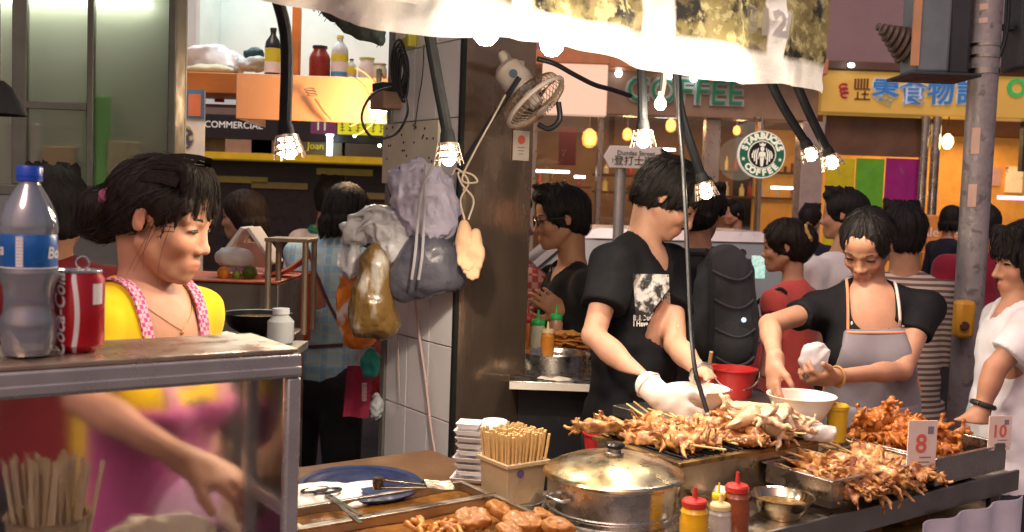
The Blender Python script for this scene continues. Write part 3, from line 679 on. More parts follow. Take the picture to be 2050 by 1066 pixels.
def head_color(v, H, A, s, base, male):
    q = np.stack([(v - np.array(H)) @ np.array(a) for a in A], 1)/s; x, y, z = q.T; base = np.array(base)
    c = np.tile(base, (len(v), 1))
    def blend(m, col): 
        m = np.clip(m, 0, 1)[:,None]; c[:] = c*(1-m) + np.array(col)*m
    g = lambda cx, cy, cz, rx, ry, rz: np.exp(-(((x-cx)/rx)**2 + ((np.abs(y)-cy)/ry)**2 + ((z-cz)/rz)**2))
    blend(.35*g(.07,.04,-.03,.03,.022,.022), base*np.array([1.12,.78,.74]))
    blend(.3*g(.105,0,-.038,.014,.015,.014), base*np.array([1.12,.8,.78]))
    blend(1.1*g(.09,0,-.0715,.014,.022,.0085), base*np.array([.92,.52,.5]) )
    blend(.5*g(.085,.033,-.004,.012,.02,.010), base*np.array([.66,.6,.6]))
    blend(.4*g(-.004,.082,0,.02,.02,.03), base*np.array([1.1,.75,.7]))
    if male: blend(.22*g(.075,0,-.088,.035,.05,.028), base*np.array([.6,.6,.62]))
    n = noise3(v*24, 5)[:,None]; c *= 1 + .05*n
    return np.clip(c, 0, 1)
def add_hand(F_, W, hd, pn, side, s=1.0, curl=(.35,.5,.35), spread=.12, thumb=(.7,.6,.35), grow=0):
    """W wrist, hd direction of the hand, pn direction the palm faces, side = direction of the thumb side"""
    hd = V(hd).normalized(); pn = V(pn); pn = (pn - hd*pn.dot(hd)).normalized(); sd = pn.cross(hd).normalized()
    if sd.dot(V(side)) < 0: sd = -sd
    W = V(W); c = W + hd*.047*s; g = grow
    F_.ell(c, (.054*s+g,.039*s+g,.0165*s+g), (hd, sd, pn), .012)
    F_.rc(W - hd*.01, W + hd*.03*s, .024*s+g, .026*s+g, .015)
    F_.rc(W + hd*.025*s + sd*.018*s, W + hd*.05*s + sd*.032*s + pn*.008*s, .017*s+g, .014*s+g, .01)
    for i in range(4):
        off = (.027 - .018*i)*s; ln = (.072,.081,.076,.058)[i]*s; p = W + hd*(.083 - .004*abs(i-1.2))*s + sd*off
        d = (hd + sd*(spread*(1.5 - i)*.5)).normalized(); ang = 0; r = .0088*s*(1, 1.02, .98, .86)[i]+g
        for j, (fr, cu) in enumerate(zip((.46,.31,.23), curl)):
            ang += cu*(1 + .12*((i*7+j*3) % 3 - 1)); dd = (d*math.cos(ang) + pn*math.sin(ang)).normalized(); q = p + dd*ln*fr
            F_.rc(p, q, r, r*.93, .0035 if j else .007); p = q; r *= .93
    p = W + hd*.030*s + sd*.030*s; d = (hd*thumb[0] + sd*thumb[1] + pn*thumb[2]).normalized()
    q = p + d*.040*s; F_.rc(p, q, .0125*s+g, .0105*s+g, .008); d2 = (d + hd*.35 - sd*.2 + pn*.15).normalized(); F_.rc(q, q + d2*.030*s, .0105*s+g, .0085*s+g, .004)

def obasis(d):
    d = V(d).normalized(); x = d.orthogonal().normalized(); return (d, x, d.cross(x))
class Person: pass
def person(label, H, yaw, hyaw=None, hpitch=0, hroll=0, N=None, pelvis=None, s=1.0, male=True, skin=(.42,.22,.135), res=.006, arms=None, shirt=None, sleeve=.55, loose=.012,
           neck='crew', hem=.50, trousers=trou_black, hairfn=None, hairmat=None, wr=.004, bust=0, hands=None, shirt_name='shirt', eyes=True, group=None, sw=.158, hem_flare=0, neckskin=True, look=None, locks=0, flow=None, hs=.93):
    o = Person(); o.s = s*hs; H = V(H); A = axes(yaw); f, l, u = A; o.A = A; o.HA = axes(hyaw if hyaw is not None else yaw, hpitch, hroll); o.H = H
    N = V(N) if N is not None else H - Z_*.205*s - f*.035*s; o.N = N                        # base of the neck, between the collar bones and the nape
    Pv = V(pelvis) if pelvis is not None else V((N.x, N.y, N.z - .50*s)) - f*.0; o.Pv = Pv
    root = thing('person', label, 'person', (Pv.x, Pv.y, 0), group); o.root = root
    up = (N - Pv).normalized(); ff = (f - up*f.dot(up)).normalized(); ll = up.cross(ff); TA = (ff, ll, up); o.TA = TA
    if not male: sw = sw - .012
    sh = {1: N + ll*sw*s - up*.045*s, -1: N - ll*sw*s - up*.045*s}; o.sh = sh; T = lambda t: N + (Pv - N)*t
    o.T = T
    # default arms hang down
    arms = arms or {}; o.arms = {}
    for sd in (1, -1):
        if sd in arms: o.arms[sd] = tuple(V(q) for q in arms[sd])
        else: e = sh[sd] + ll*sd*.05*s - up*.27*s - ff*.02; o.arms[sd] = (e, e - Z_*.23*s + ff*.06*s)
    def torso(F_, e, loose=0):
        bw = .92 if male else .86; F_.ell(T(.30), (.094*s+e, .148*bw*s+e, .20*s+e), TA, .0); F_.ell(T(.16)-ff*.012*s, (.074*s+e, .15*bw*s+e, .09*s+e), TA, .04)
        F_.ell(T(.66), (.086*s+e+loose, .126*bw*s+e+loose, .17*s+e), TA, .05); F_.ell(T(1.0), (.10*s+e+loose*.7, .155*bw*s+e+loose*.7, .15*s+e), TA, .05)
        for sd in (1,-1):
            F_.rc(N + up*.012*s - ff*.015*s, sh[sd] + up*.008*s, .038*s+e*.6, .042*s+e*.8, .03); F_.ell(sh[sd], ((.050 if male else .044)*s+e,)*3, TA, .03)
            if bust: F_.ell(T(.36) + ff*.075*s + ll*sd*.065*s, (.052*s*bust+e,.062*s*bust+e,.058*s*bust+e), TA, .035)
    o.torso = torso
    B = Field(); o.B = B
    add_head(B, H, o.HA, s*hs, male)
    hf, hl, hu = o.HA
    B.rc(H - hf*.034*s - hu*.045*s, N - ff*.004, .047*s if male else .038*s, .052*s if male else .045*s, .012)
    B.rc(N + ff*.015*s - up*.03*s, N + ff*.025*s - up*.08*s, .048*s, .046*s, .03)
    torso(B, -.004)
    for sd in (1,-1):
        e, w = o.arms[sd]; k = .9 if male else .8
        B.rc(sh[sd], e, .045*s*k, .036*s*k, .02); B.rc(e, w, .036*s*k, .0245*s*k, .008); B.ell(e + (w-e)*.28, (.07*s*k,.0385*s*k,.036*s*k), obasis(w-e), .01)
        hh = (hands or {}).get(sd)
        if hh: add_hand(B, w, *hh[:3], s=s*(.98 if male else .9), **(hh[3] if len(hh) > 3 else {}))
        else: add_hand(B, w, (w-e), ll*(-sd), ff, s=s*(.98 if male else .9))
    B.half(T(.62), -up, .004)
    def colfn(v):
        c = head_color(v, H, o.HA, s*hs, skin, male)
        return c
    root['_skin'] = 0
    field_obj('body', B, res, skin_mat, root, colfn)
    # trousers and shoes
    g = Field(); hz = Pv.z - .04; g.ell(Pv - Z_*.02, (.115*s,.165*s,.13*s), TA, 0)
    for sd in (1,-1):
        hp = Pv + ll*sd*.085*s - Z_*.05; kn = V((hp.x, hp.y, hz*.52)) + f*.02 + ll*sd*.015; an = V((hp.x, hp.y, .06)) - f*.01 + ll*sd*.02
        g.rc(hp, kn, .092*s, .068*s, .04); g.rc(kn, an, .067*s, .055*s, .03)
        m = Field(); m.ell(an + f*.06 - Z_*.02, (.13*s,.045*s,.045*s), A, 0); m.rc(an, an + Z_*.05, .045, .045, .03); m.half((0,0,.004), -Z_); field_obj('shoe', m, .014, shoe_mat, root)
    g.disp(lambda p: .004*noise3(p*np.array([14,14,9.]), 3)); field_obj('trousers', g, .014, trousers, root)
    # shirt
    if shirt is not None:
        S_ = Field(); torso(S_, .009, loose)
        if hem_flare: S_.rc(T(.8), T(1.15), .12*s, .12*s+hem_flare, .06)
        cuts = []
        for sd in (1,-1):
            e, w = o.arms[sd]; t = sleeve; a = sh[sd]
            if t <= 1: b = a + (e-a)*t; S_.rc(a, b + (e-a).normalized()*.02, .052*s+loose*.4 if male else .046*s+loose*.3, .048*s+loose*.5 if male else .042*s+loose*.4, .025)
            else: b = e + (w-e)*(t-1); S_.rc(a, e, .055*s, .048*s, .025); S_.rc(e, b, .048*s, .036*s, .012)
            dirv = (e-a).normalized() if t <= 1 else (w-e).normalized()
            def endcut(p, a=np.array(a), b=np.array(b), d=np.array(dirv)):   # cut the sleeve end only near the arm axis
                q = p - b; ax = q @ d; rad = np.sqrt(np.maximum((q**2).sum(1) - ax**2, 0)); return np.maximum(ax, rad - .085)
            cuts.append(('s', (lambda p, b=np.array(b), d=np.array(dirv), rcut=(.066*s+loose*.9 if t <= 1 else .06*s): np.maximum(-((p-b)@d), np.maximum(np.sqrt(np.maximum(((p-b)**2).sum(1)-((p-b)@d)**2,0)) - rcut, (p-b)@d - .12))), .003))
        Rm = np.array([tuple(k) for k in TA])
        def wrinkle(p):
            q = (p - np.array(N)) @ Rm.T
            return wr*noise3(q*np.array([10,9,13.]) + 1.3*noise3(q*6, 9)[:,None], 11) + wr*.45*noise3(q*np.array([26,24,30.]), 12)
        S_.disp(wrinkle)
        S_.ops += cuts
        S_.half(T(hem/.50), -up, .003)
        if neck == 'crew': S_.rc(N + up*.12 + ff*.03, N + up*.005 + ff*.028, .075*s, .058*s, .004, 's')
        elif neck == 'scoop': S_.rc(N + up*.12 + ff*.04, N - up*.035 + ff*.085, .085*s, .068*s, .004, 's')
        elif neck == 'low': S_.rc(N + up*.12 + ff*.05, N - up*.085 + ff*.10, .085*s, .078*s, .004, 's'); S_.rc(N + up*.12 + ff*.0, N + up*.0 + ff*.03, .08*s, .068*s, .01, 's')
        elif neck == 'v': S_.rc(N + up*.12 + ff*.03, N + up*.005 + ff*.028, .078*s, .060*s, .004, 's'); S_.rc(N + up*.04 + ff*.07, N - up*.105*s + ff*.135, .065*s, .004*s, .004, 's')
        elif neck == 'collar': S_.rc(N + up*.10 + ff*.03, N + up*.02 + ff*.03, .065*s, .052*s, .004, 's'); S_.rc(N + up*.04 + ff*.07, N - up*.08*s + ff*.12, .042*s, .004*s, .004, 's')
        o.S = S_
        o.shirt = field_obj(shirt_name, S_, max(.007, res*1.2), shirt, root)
    if hairfn:
        hf_ = Field(); hairfn(hf_, lambda x, y, z: H + (hf*x + hl*y + hu*z)*s*hs, o.HA, s*hs)
        Hm = np.array([tuple(k) for k in o.HA])
        def strands(p):
            q = (p - np.array(H)) @ Hm.T; th = np.arctan2(q[:,1], q[:,0]); rr = np.sqrt((q[:,:2]**2).sum(1))
            return .0042*noise3(np.stack([th*11, rr*20, q[:,2]*18], 1), 21) + .0022*noise3(np.stack([th*34, rr*60, q[:,2]*26], 1), 22)
        hf_.disp(strands); o.hair = field_obj('hair', hf_, max(.0045, res*.8), hairmat or hair_mat, root)
        if locks: surface_strands(o, locks, flow)
    o.LH = lambda x, y, z: H + (hf*x + hl*y + hu*z)*s*hs
    if eyes:
        for y in (-1,1):
            Lh = lambda x, yy, z: H + (hf*x + hl*yy + hu*z)*e_; e_ = s*hs
            e = MB().tube([Lh(.0862,y*.021,-.0035), Lh(.0886,y*.027,-.0015), Lh(.0884,y*.034,-.0010), Lh(.0852,y*.042,-.0018), Lh(.0800,y*.048,-.0045)], [.0010*e_,.0028*e_,.0034*e_,.0028*e_,.0010*e_], 6).build('eye', eye_dark, root)
            MB().tube([Lh(.0865,y*.020,-.001), Lh(.0896,y*.030,.0022), Lh(.0865,y*.041,.0015), Lh(.0785,y*.050,-.0025)], [.0006*e_,.0012*e_,.0013*e_,.0006*e_], 5).build('eyelid', lash_mat, e)
            MB().tube([Lh(.0925,y*.014,.0175), Lh(.0905,y*.026,.0225), Lh(.0835,y*.040,.023), Lh(.074,y*.050,.018)], [.0015*e_,.0028*e_,.0026*e_,.0010*e_], 6).build('eyebrow', lash_mat, root)
    return o

def surface_strands(o, n, flow=None, ln=.055, seed=5):
    """fine hair lying along the sculpted hair, from the crown outwards (or along flow)"""
    rs_ = random.Random(seed); me = o.hair.data; off = V(o.hair['_o']); vs = [v.co + off for v in me.vertices]
    bv = BVHTree.FromPolygons(vs, [p.vertices for p in me.polygons]); hf, hl, hu = o.HA; s = o.s; crown = o.H + (hf*-.03 + hu*.14)*s; m = MB()
    for i in range(n):
        p = rs_.choice(vs); pts = []; L_ = ln*rs_.uniform(.5,1.3); lift = rs_.uniform(.0002,.0022); wob = V((rs_.uniform(-1,1), rs_.uniform(-1,1), rs_.uniform(-1,1)))*.22
        for k in range(6):
            h = bv.find_nearest(p)
            if h[0] is None: break
            d = (flow(h[0]) if flow else (h[0]-crown)) ; d = d.normalized() + wob - hu*.25; d = d - h[1]*d.dot(h[1])
            if d.length < 1e-4: break
            q = h[0] + h[1]*(lift*(1 + k*.5)); pts.append(q); p = q + d.normalized()*L_/5
        if len(pts) > 3: m.tube(pts, [.0010*(1-.7*k/(len(pts)-1)) for k in range(len(pts))], 3, False)
    ob = m.build('hair_strands', strand_mat, o.root, 60); ob['kind'] = 'stuff'; return ob
# ---- hair styles (head frame: x towards the face, y to the person's own left, z up)
def cap(F_, L, A, s, thick=.012, back=0.):
    F_.ell(L(-.012-back,0,.034), ((.097+thick)*s,(.076+thick)*s,(.084+thick)*s), A, .0)
def face_open(F_, L, A, s, line=.065, wide=.066):
    F_.ell(L(.10,0,line-.125), (.075*s, wide*s, .125*s), A, .010, 's')
def ears_open(F_, L, A, s, r=.034):
    for y in (-1,1): F_.ell(L(.004,y*.095,-.012), (r*s,.03*s,(r+.006)*s), A, .008, 's')
def below(F_, L, A, z, tilt=0.): F_.half(L(-.05,0,z), -A[2]*1.0 + A[0]*tilt, .012)
def hair_short(F_, L, A, s):
    cap(F_, L, A, s, .012); F_.ell(L(-.05,0,-.02), (.062*s,.068*s,.07*s), A, .02); F_.ell(L(.055,0,.095), (.05*s,.062*s,.032*s), A, .02)
    for k in range(14):
        a = k*2.4; F_.rc(L(.02+.05*math.cos(a), .055*math.sin(a), .115), L(.035+.06*math.cos(a), .062*math.sin(a), .137), .016*s, .006*s, .012)
    face_open(F_, L, A, s, .072); ears_open(F_, L, A, s, .032); below(F_, L, A, -.062, .25)
def hair_mop(F_, L, A, s):
    cap(F_, L, A, s, .013); F_.ell(L(-.045,0,-.015), (.068*s,.072*s,.075*s), A, .03)
    for y in (-1,1): F_.ell(L(.016,y*.075,.035), (.042*s,.014*s,.042*s), A, .02)
    face_open(F_, L, A, s, .052, .070); below(F_, L, A, -.075, .35); ears_open(F_, L, A, s, .020)
    for k in range(9):
        y = (k-4)*.0165; F_.rc(L(.075-abs(y)*.25, y, .105), L(.104-abs(y)*.42, y*1.15+.006*math.sin(k*3), .030+.012*math.sin(k*2.1)), .017*s, .006*s, .008)
    for y in (-1,1):
        for k in range(3): F_.rc(L(.045-.02*k,y*.086,.045), L(.048-.022*k,y*.091,.004-.01*(k%2)), .012*s, .004*s, .008)
    for k in range(7): F_.rc(L(-.085,(k-3)*.022,-.02), L(-.093,(k-3)*.020,-.062-.010*(k%2)), .016*s, .004*s, .01)
    for k in range(16):
        a = k*2.4; rr = .03+.05*((k*7)%5)/5; F_.rc(L(-.02+rr*math.cos(a), rr*math.sin(a), .112-rr*.2), L(-.02+(rr+.03)*math.cos(a+.3), (rr+.02)*math.sin(a+.3), .136-rr*.4), .014*s, .003*s, .008)
def hair_boy(F_, L, A, s):
    cap(F_, L, A, s, .018); F_.ell(L(-.04,0,-.03), (.080*s,.080*s,.095*s), A, .03)
    for y in (-1,1): F_.ell(L(.012,y*.078,-.01), (.048*s,.022*s,.075*s), A, .02)
    face_open(F_, L, A, s, .045, .068)
    for k in range(9):
        y = (k-4)*.0165; F_.rc(L(.078-abs(y)*.25, y, .10), L(.108-abs(y)*.45, y*1.1, .022+.01*math.sin(k*2.1)), .018*s, .007*s, .008)
    for y in (-1,1):
        for k in range(4): F_.rc(L(.045-.025*k,y*.09,.0), L(.050-.030*k,y*.092,-.075-.012*(k%2)), .016*s, .005*s, .008)
    below(F_, L, A, -.115, .2)
def hair_bun(F_, L, A, s):
    cap(F_, L, A, s, .008); F_.ell(L(-.05,0,-.005), (.054*s,.062*s,.052*s), A, .025)
    face_open(F_, L, A, s, .060, .064); ears_open(F_, L, A, s, .036); below(F_, L, A, -.048, .55)
    F_.ell(L(-.122,0,-.022), (.042*s,.052*s,.056*s), A, .004); F_.ell(L(-.112,.004,-.048), (.034*s,.046*s,.034*s), A, .006)
    for k in range(11):
        y = (k-5)*.0125; F_.rc(L(.066-abs(y)*.3, y, .108), L(.106-abs(y)*.55, y*1.12+.004*math.sin(k*5), .034+.010*math.sin(k*2.7)), .012*s, .0035*s, .006)
    for y in (-1,1): F_.rc(L(.05,y*.072,.05), L(.040,y*.080,-.035), .008*s, .002*s, .008); F_.rc(L(.062,y*.066,.05), L(.058,y*.072,-.005), .008*s, .002*s, .008)
def hair_tied(F_, L, A, s):
    cap(F_, L, A, s, .010); F_.ell(L(-.05,0,-.01), (.06*s,.066*s,.07*s), A, .025); F_.ell(L(-.112,0,.0), (.034*s,.036*s,.04*s), A, .012)
    face_open(F_, L, A, s, .086, .068); ears_open(F_, L, A, s, .036); below(F_, L, A, -.075, .3)
def hair_bob(F_, L, A, s):
    cap(F_, L, A, s, .018); F_.ell(L(-.035,0,-.03), (.085*s,.088*s,.10*s), A, .03); face_open(F_, L, A, s, .06, .07); below(F_, L, A, -.10, .15)
    for k in range(9):
        a = math.pi/2 + (k-4)*.42 + math.pi/2; F_.rc(L(-.03+.085*math.cos(a), .088*math.sin(a), -.04), L(-.03+.088*math.cos(a), .09*math.sin(a), -.105-.01*(k%2)), .02*s, .008*s, .012)
def hair_clip(F_, L, A, s):
    cap(F_, L, A, s, .016); F_.ell(L(-.05,0,-.01), (.066*s,.07*s,.075*s), A, .025); F_.ell(L(-.095,0,.03), (.05*s,.06*s,.065*s), A, .02)
    face_open(F_, L, A, s, .068, .066); ears_open(F_, L, A, s, .03); below(F_, L, A, -.085, .3)
def strand_part(o, name, n, fn, mat, rad=.0009, segs=6):
    m = MB()
    for i in range(n):
        pts = fn(i); m.tube(pts, [rad*(1 - .75*k/(len(pts)-1)) for k in range(len(pts))], 3, False)
    ob = m.build(name, mat, o.root, 60); ob['kind'] = 'stuff'; return ob
# ================================================================== the people
def cloth(name, col, **k):
    k.setdefault('rough', .85); k.setdefault('bump', .25); k.setdefault('spec', .15); k.setdefault('bs', 300); k.setdefault('var', .14); k.setdefault('sheen', .04 if max(col) < .1 else .12); return M(name, col, **k)
def pat_stripe(c1, c2, scale, axis='Z', distort=0.):
    def f(N, L, co, noise, mixc, rng):
        w = N.new('ShaderNodeTexWave'); w.bands_direction = axis; w.inputs['Scale'].default_value = scale; w.inputs['Distortion'].default_value = distort; L.new(co, w.inputs['Vector'])
        return mixc(rng(w.outputs['Fac'], .42, .58, 0, 1), c1, c2)
    return f
def pat_plaid(base, c1, c2, s1=5., s2=3.1):
    def f(N, L, co, noise, mixc, rng):
        c = base
        for ax, sc, cc, lo in (('X', s1, c1, .72), ('Z', s2, c1, .75), ('Z', s2*2.6, c2, .88), ('X', s1*2.3, c2, .88)):
            w = N.new('ShaderNodeTexWave'); w.bands_direction = ax; w.inputs['Scale'].default_value = sc; w.inputs['Distortion'].default_value = .6; L.new(co, w.inputs['Vector'])
            m = rng(w.outputs['Fac'], lo, lo+.12, 0, .7); c = mixc(m, c, cc)
        return c
    return f
def pat_check(c1, c2, scale):
    def f(N, L, co, noise, mixc, rng):
        w = N.new('ShaderNodeTexChecker'); w.inputs['Scale'].default_value = scale; L.new(co, w.inputs['Vector']); return mixc(w.outputs['Fac'], c1, c2)
    return f
black_tee = cloth('black_tee', (.007,.007,.009), sheen=.0); white_tee = cloth('white_tee', (.62,.6,.64))

# --- cook in yellow behind the glass case
W1 = person('woman in yellow shirt and magenta gingham apron working behind the glass case', P(322,438,1.85), -22, -4, -14, 0, s=1.0, hs=.93, male=False, skin=(.47,.24,.15), res=.004,
   N=P(298,598,1.87), pelvis=P(262,1120,1.9), shirt=cloth('yellow_tee', (.72,.48,.012)), sleeve=.42, neck='low', bust=.9, sw=.148, loose=.004, hairfn=hair_bun, hairmat=hair_brown, wr=.004, locks=500, flow=lambda p: P(322,432,1.85)+V((-.13,0,-.02))-p,
   arms={-1:(P(165,800,1.66), P(375,925,1.60)), 1:(P(400,840,2.02), P(425,1010,1.9))}, hands={-1:(P(470,965,1.60)-P(375,925,1.60), V((.1,.3,-1)), V((.5,-.8,.2)), dict(curl=(.45,.6,.4)))})
o = W1; hf, hl, hu = o.HA; LH = o.LH
rs = random.Random(3)
def fringe(i):
    y = rs.uniform(-.062,.062); x0 = .062 - abs(y)*.35; y1 = y*1.15 + rs.uniform(-.01,.01); z1 = rs.uniform(.012,.05)
    return bez(LH(x0,y,.122), LH(x0+.035,y,.118), LH(.108-abs(y1)*.5,y1,.085), LH(.110-abs(y1)*.55+rs.uniform(-.002,.006),y1,z1), 6)
strand_part(o, 'fringe', 150, fringe, hair_brown, .0011)
def swept(i):
    a = rs.uniform(-1.35,1.35); t = rs.uniform(.0,1); y = math.sin(a)*.088; z = .04 + math.cos(a)*.093
    p0 = LH(.07-abs(y)*.3, y*.9, z*.98 + .012); p1 = LH(.0, y*1.06, z+.014); p2 = LH(-.07, y*.95, z*.75+.014); p3 = LH(-.098, y*.35, .03)
    return bez(p0, p1, p2, p3, 8)
strand_part(o, 'swept_strands', 170, swept, hair_brown, .0008)
def loose_strand(i):
    z0 = .05; x = rs.uniform(.02,.06); y = -.078 if i % 3 else .078
    return bez(LH(x,y*.95,z0), LH(x+.004,y*1.04,.0), LH(x-.005+rs.uniform(-.02,.01),y*.98,-.05), LH(x+rs.uniform(-.05,.0),y*rs.uniform(.6,.95),-.09-rs.uniform(0,.05)), 8)
strand_part(o, 'loose_strand', 6, loose_strand, hair_brown, .0007)
scr = M('scrunchie_pink', (.30,.08,.15), .8, bump=.6, bs=60)
c = LH(-.092,0,.026); a1 = (hf*.55 + hu*.83).normalized(); a2 = hl; m = MB(); pts = []
m.tube([c + a1*(.036*math.cos(t)) + a2*(.042*math.sin(t)) for t in np.linspace(0, 2*math.pi, 25)], [.013 + .003*math.sin(k*2.3) for k in range(25)], 10, False); m.build('scrunchie', scr, o.root)
m = MB()   # thin necklace with a pendant
nk = o.N; ff, ll, uu = o.TA
gold = M('gold_chain', (.5,.3,.1), .25, metal=1, var=0)
def skin_bvh(ob): return BVHTree.FromPolygons([v.co + V(ob['_o']) for v in ob.data.vertices], [p.vertices for p in ob.data.polygons])
def on_surface(bvh, p, d):   # first hit coming from outside along d
    h = bvh.ray_cast(V(p) - V(d)*.4, V(d)); return h[0] if h[0] is not None else V(p)
body = [c for c in o.root.children if c.name.startswith('body')][0]; bb = skin_bvh(body); sb = skin_bvh(o.shirt)
pts = [on_surface(bb, nk + ll*(.07*math.sin(t)) + uu*(.035 - .085*(1-abs(t)/1.35)), (-ff*1.0 - ll*math.sin(t)*.5).normalized()) + ff*.0015 for t in np.linspace(-1.3,1.3,21)]
m.tube(pts, .0006, 5); m.ball(pts[10] + ff*.002 - uu*.004, .003, 8, 6); m.build('necklace', gold, o.root)
# apron: bib with gingham straps
mag = cloth('apron_magenta', (.40,.08,.21)); ging = M('gingham', (.5,.1,.2), .85, pat=pat_check((.40,.05,.17), (.62,.36,.42), 130), var=.1)
ap = Field(); o.torso(ap, .021, .012); ap.half(o.T(.36), uu, .004); ap.half(o.N + ff*.0, -ff, .01); ap.half(o.T(1.15), -uu)
ap.ops.append(('d', lambda p: .004*noise3(p*np.array([11,11,9.]), 31), 0))
field_obj('apron', ap, .008, mag, o.root)
for sd in (1,-1):
    pts = []
    for t in np.linspace(0,1,14):
        q = lerp(o.N - ff*.06 + ll*sd*.088 + uu*.02, o.T(.365) + ff*.115 + ll*sd*.07, t) + uu*(.055*math.sin(t*math.pi)); 
        d = (-ff*(.25+.75*t) - uu*(1-t)*1.0).normalized(); pts.append(on_surface(sb, q, d) - d*.003)
    m = MB(); m.sheet(lambda a, b, pts=pts: (lambda k: pts[min(int(k),12)].lerp(pts[min(int(k),12)+1], k-min(int(k),12)))(a*13) + (ll*(b-.5)*.026), 13, 2, .004); m.build('apron_strap', ging, o.root)
pk = Field(); pk.ell(o.T(.78)+ff*.125, (.012,.095,.08), o.TA, 0); field_obj('apron_pocket', pk, .008, cloth('apron_mauve', (.42,.20,.34), col2=(.52,.34,.42), cs=16), o.root)
m = MB(); q = on_surface(sb, o.T(.37)+ff*.1, -ff) + ff*.008
for dy, r in ((-.012,.012),(.012,.012),(.030,.008)): m.ball(q + ll*dy + uu*.004, (.004,r,r*.8), 8, 6, o.TA)
m.build('apron_emblem', M('emblem_black', (.012,.012,.012)), o.root)

# --- cook in the black tee
N7 = P(1288,500,2.95)
M7 = person('young man in black v-neck tee with white print gloved over the grill', P(1338,396,2.95), -38, -14, -34, 0, N=N7, pelvis=P(1262,842,2.98), s=1.0, male=True, skin=(.42,.225,.152), res=.0045,
   shirt=black_tee, sleeve=.62, neck='v', loose=.03, hem=.58, hairfn=hair_mop, wr=.009, locks=900,
   arms={-1:(P(1188,672,2.74), P(1318,790,2.58)), 1:(P(1352,690,2.86), P(1410,756,2.68))},
   hands={-1:(P(1372,838,2.56)-P(1318,790,2.58), V((.6,.5,-.3)), V((.3,.6,.8)), dict(curl=(.5,.6,.4))), 1:(P(1456,804,2.60)-P(1410,756,2.68), V((-.75,.1,-.45)), V((-.4,-.9,.2)), dict(curl=(.35,.55,.4)))})
o = M7; g = Field(); w, e = o.arms[-1][1], o.arms[-1][0]
add_hand(g, w, P(1372,838,2.56)-P(1318,790,2.58), V((.6,.5,-.3)), V((.3,.6,.8)), s=1.01, curl=(.5,.6,.4), grow=.0045)
dw = (e-w).normalized(); g.rc(w, w + dw*.035, .033, .037, .012); g.disp(lambda p: .0015*noise3(p*70, 5))
field_obj('glove', g, .005, cloth('glove_white', (.72,.66,.60)), o.root)
m = MB(); m.tube([w + dw*.038 + (dw.orthogonal().normalized()*math.cos(t) + dw.cross(dw.orthogonal().normalized())*math.sin(t))*.037 for t in np.linspace(0,6.283,20)], .0035, 6); m.build('glove_cuff', cloth('glove_white', (.72,.66,.6)), o.root)
w, e = o.arms[1][1], o.arms[1][0]; d = (w-e).normalized(); x = d.orthogonal().normalized(); y = d.cross(x)
MB().tube([w - d*.02 + (x*math.cos(t)+y*math.sin(t))*.029 for t in np.linspace(0,6.283,20)], .007, 8).build('wrist_watch', M('watch_steel', (.55,.55,.55), .3, metal=1), o.root)
# print on the chest
ff, ll, uu = o.TA; wp_ = M('tee_print_white', (.6,.58,.56), .8, var=.1)
def pat_photo(N, L, co, noise, mixc, rng):
    return mixc(rng(noise(26, 3), .44, .56, 0, 1), (.02,.02,.022), (.55,.53,.52))
cpx = P(1309,595,2.8); pl = MB(); NU = 14
axx = RIGHT; axy = UP
pl.add([cpx + axx*(.102*(i/NU-.5)) + axy*(.13*(j/NU-.5)) - axx*(.008*(j/NU)) for i in range(NU+1) for j in range(NU+1)], [[i*(NU+1)+j, (i+1)*(NU+1)+j, (i+1)*(NU+1)+j+1, i*(NU+1)+j+1] for i in range(NU) for j in range(NU)])
pr = pl.build('chest_print', M('photo_print', (1,1,1), .8, pat=pat_photo, var=.2), o.root, 0); wrap_onto(pr, o.shirt, ray(1309,595), .0025)
for k, tx in enumerate(('Bul:Out Don', 'I Have Smoke Cigar')):
    t_ = put_text('lettering', tx, .021, wp_, P(1267, 637+k*12, 2.8), RIGHT, UP, o.root, .0, .0006, .78, align='LEFT'); wrap_onto(t_, o.shirt, ray(1300,640), .0025)

# --- seller in the grey apron
N10 = P(1742,592,3.08)
W10 = person('woman in black tee and grey apron with orange piping reaching into a white bowl', P(1736,490,3.06), -102, -126, -36, -4, N=N10, pelvis=P(1742,905,3.12), s=1.0, male=False, skin=(.36,.185,.12), hs=.90, res=.0045,
   shirt=cloth('black_tee_print', (.008,.008,.010), sheen=.0, col2=(.03,.03,.033), cs=40, ct=(.7,.74)), sleeve=.42, neck='scoop', bust=1.02, loose=.014, hairfn=hair_tied, wr=.005, sw=.172, locks=500,
   arms={-1:(P(1540,650,2.88), P(1552,722,2.70)), 1:(P(1806,742,2.94), P(1668,755,2.80))},
   hands={-1:(V((-.02,-.06,-.14)), V((.75,.1,-.2)), V((.2,-.9,-.2)), dict(curl=(.3,.45,.35))), 1:(P(1600,765,2.74)-P(1668,755,2.80), V((-.1,.5,.8)), V((-.2,-.4,.9)), dict(curl=(.8,.9,.6)))})
o = W10; ff, ll, uu = o.TA
gry = cloth('apron_grey', (.155,.14,.165)); pip = M('piping_orange', (.6,.2,.1), .7, var=.05)
ap = Field(); o.torso(ap, .020, .018); ap.disp(lambda p: .005*noise3(p*np.array([9,9,7.]), 41)); ap.half(o.T(.185), uu, .004); ap.half(o.N - ff*.005, -ff, .01)
ap.half(o.T(.185)+ll*.085, (ll*.9+uu*.26), .01); ap.half(o.T(.185)-ll*.085, (-ll*.9+uu*.26), .01)
apr = field_obj('apron', ap, .008, gry, o.root); ab = skin_bvh(apr); sb = skin_bvh(o.shirt)
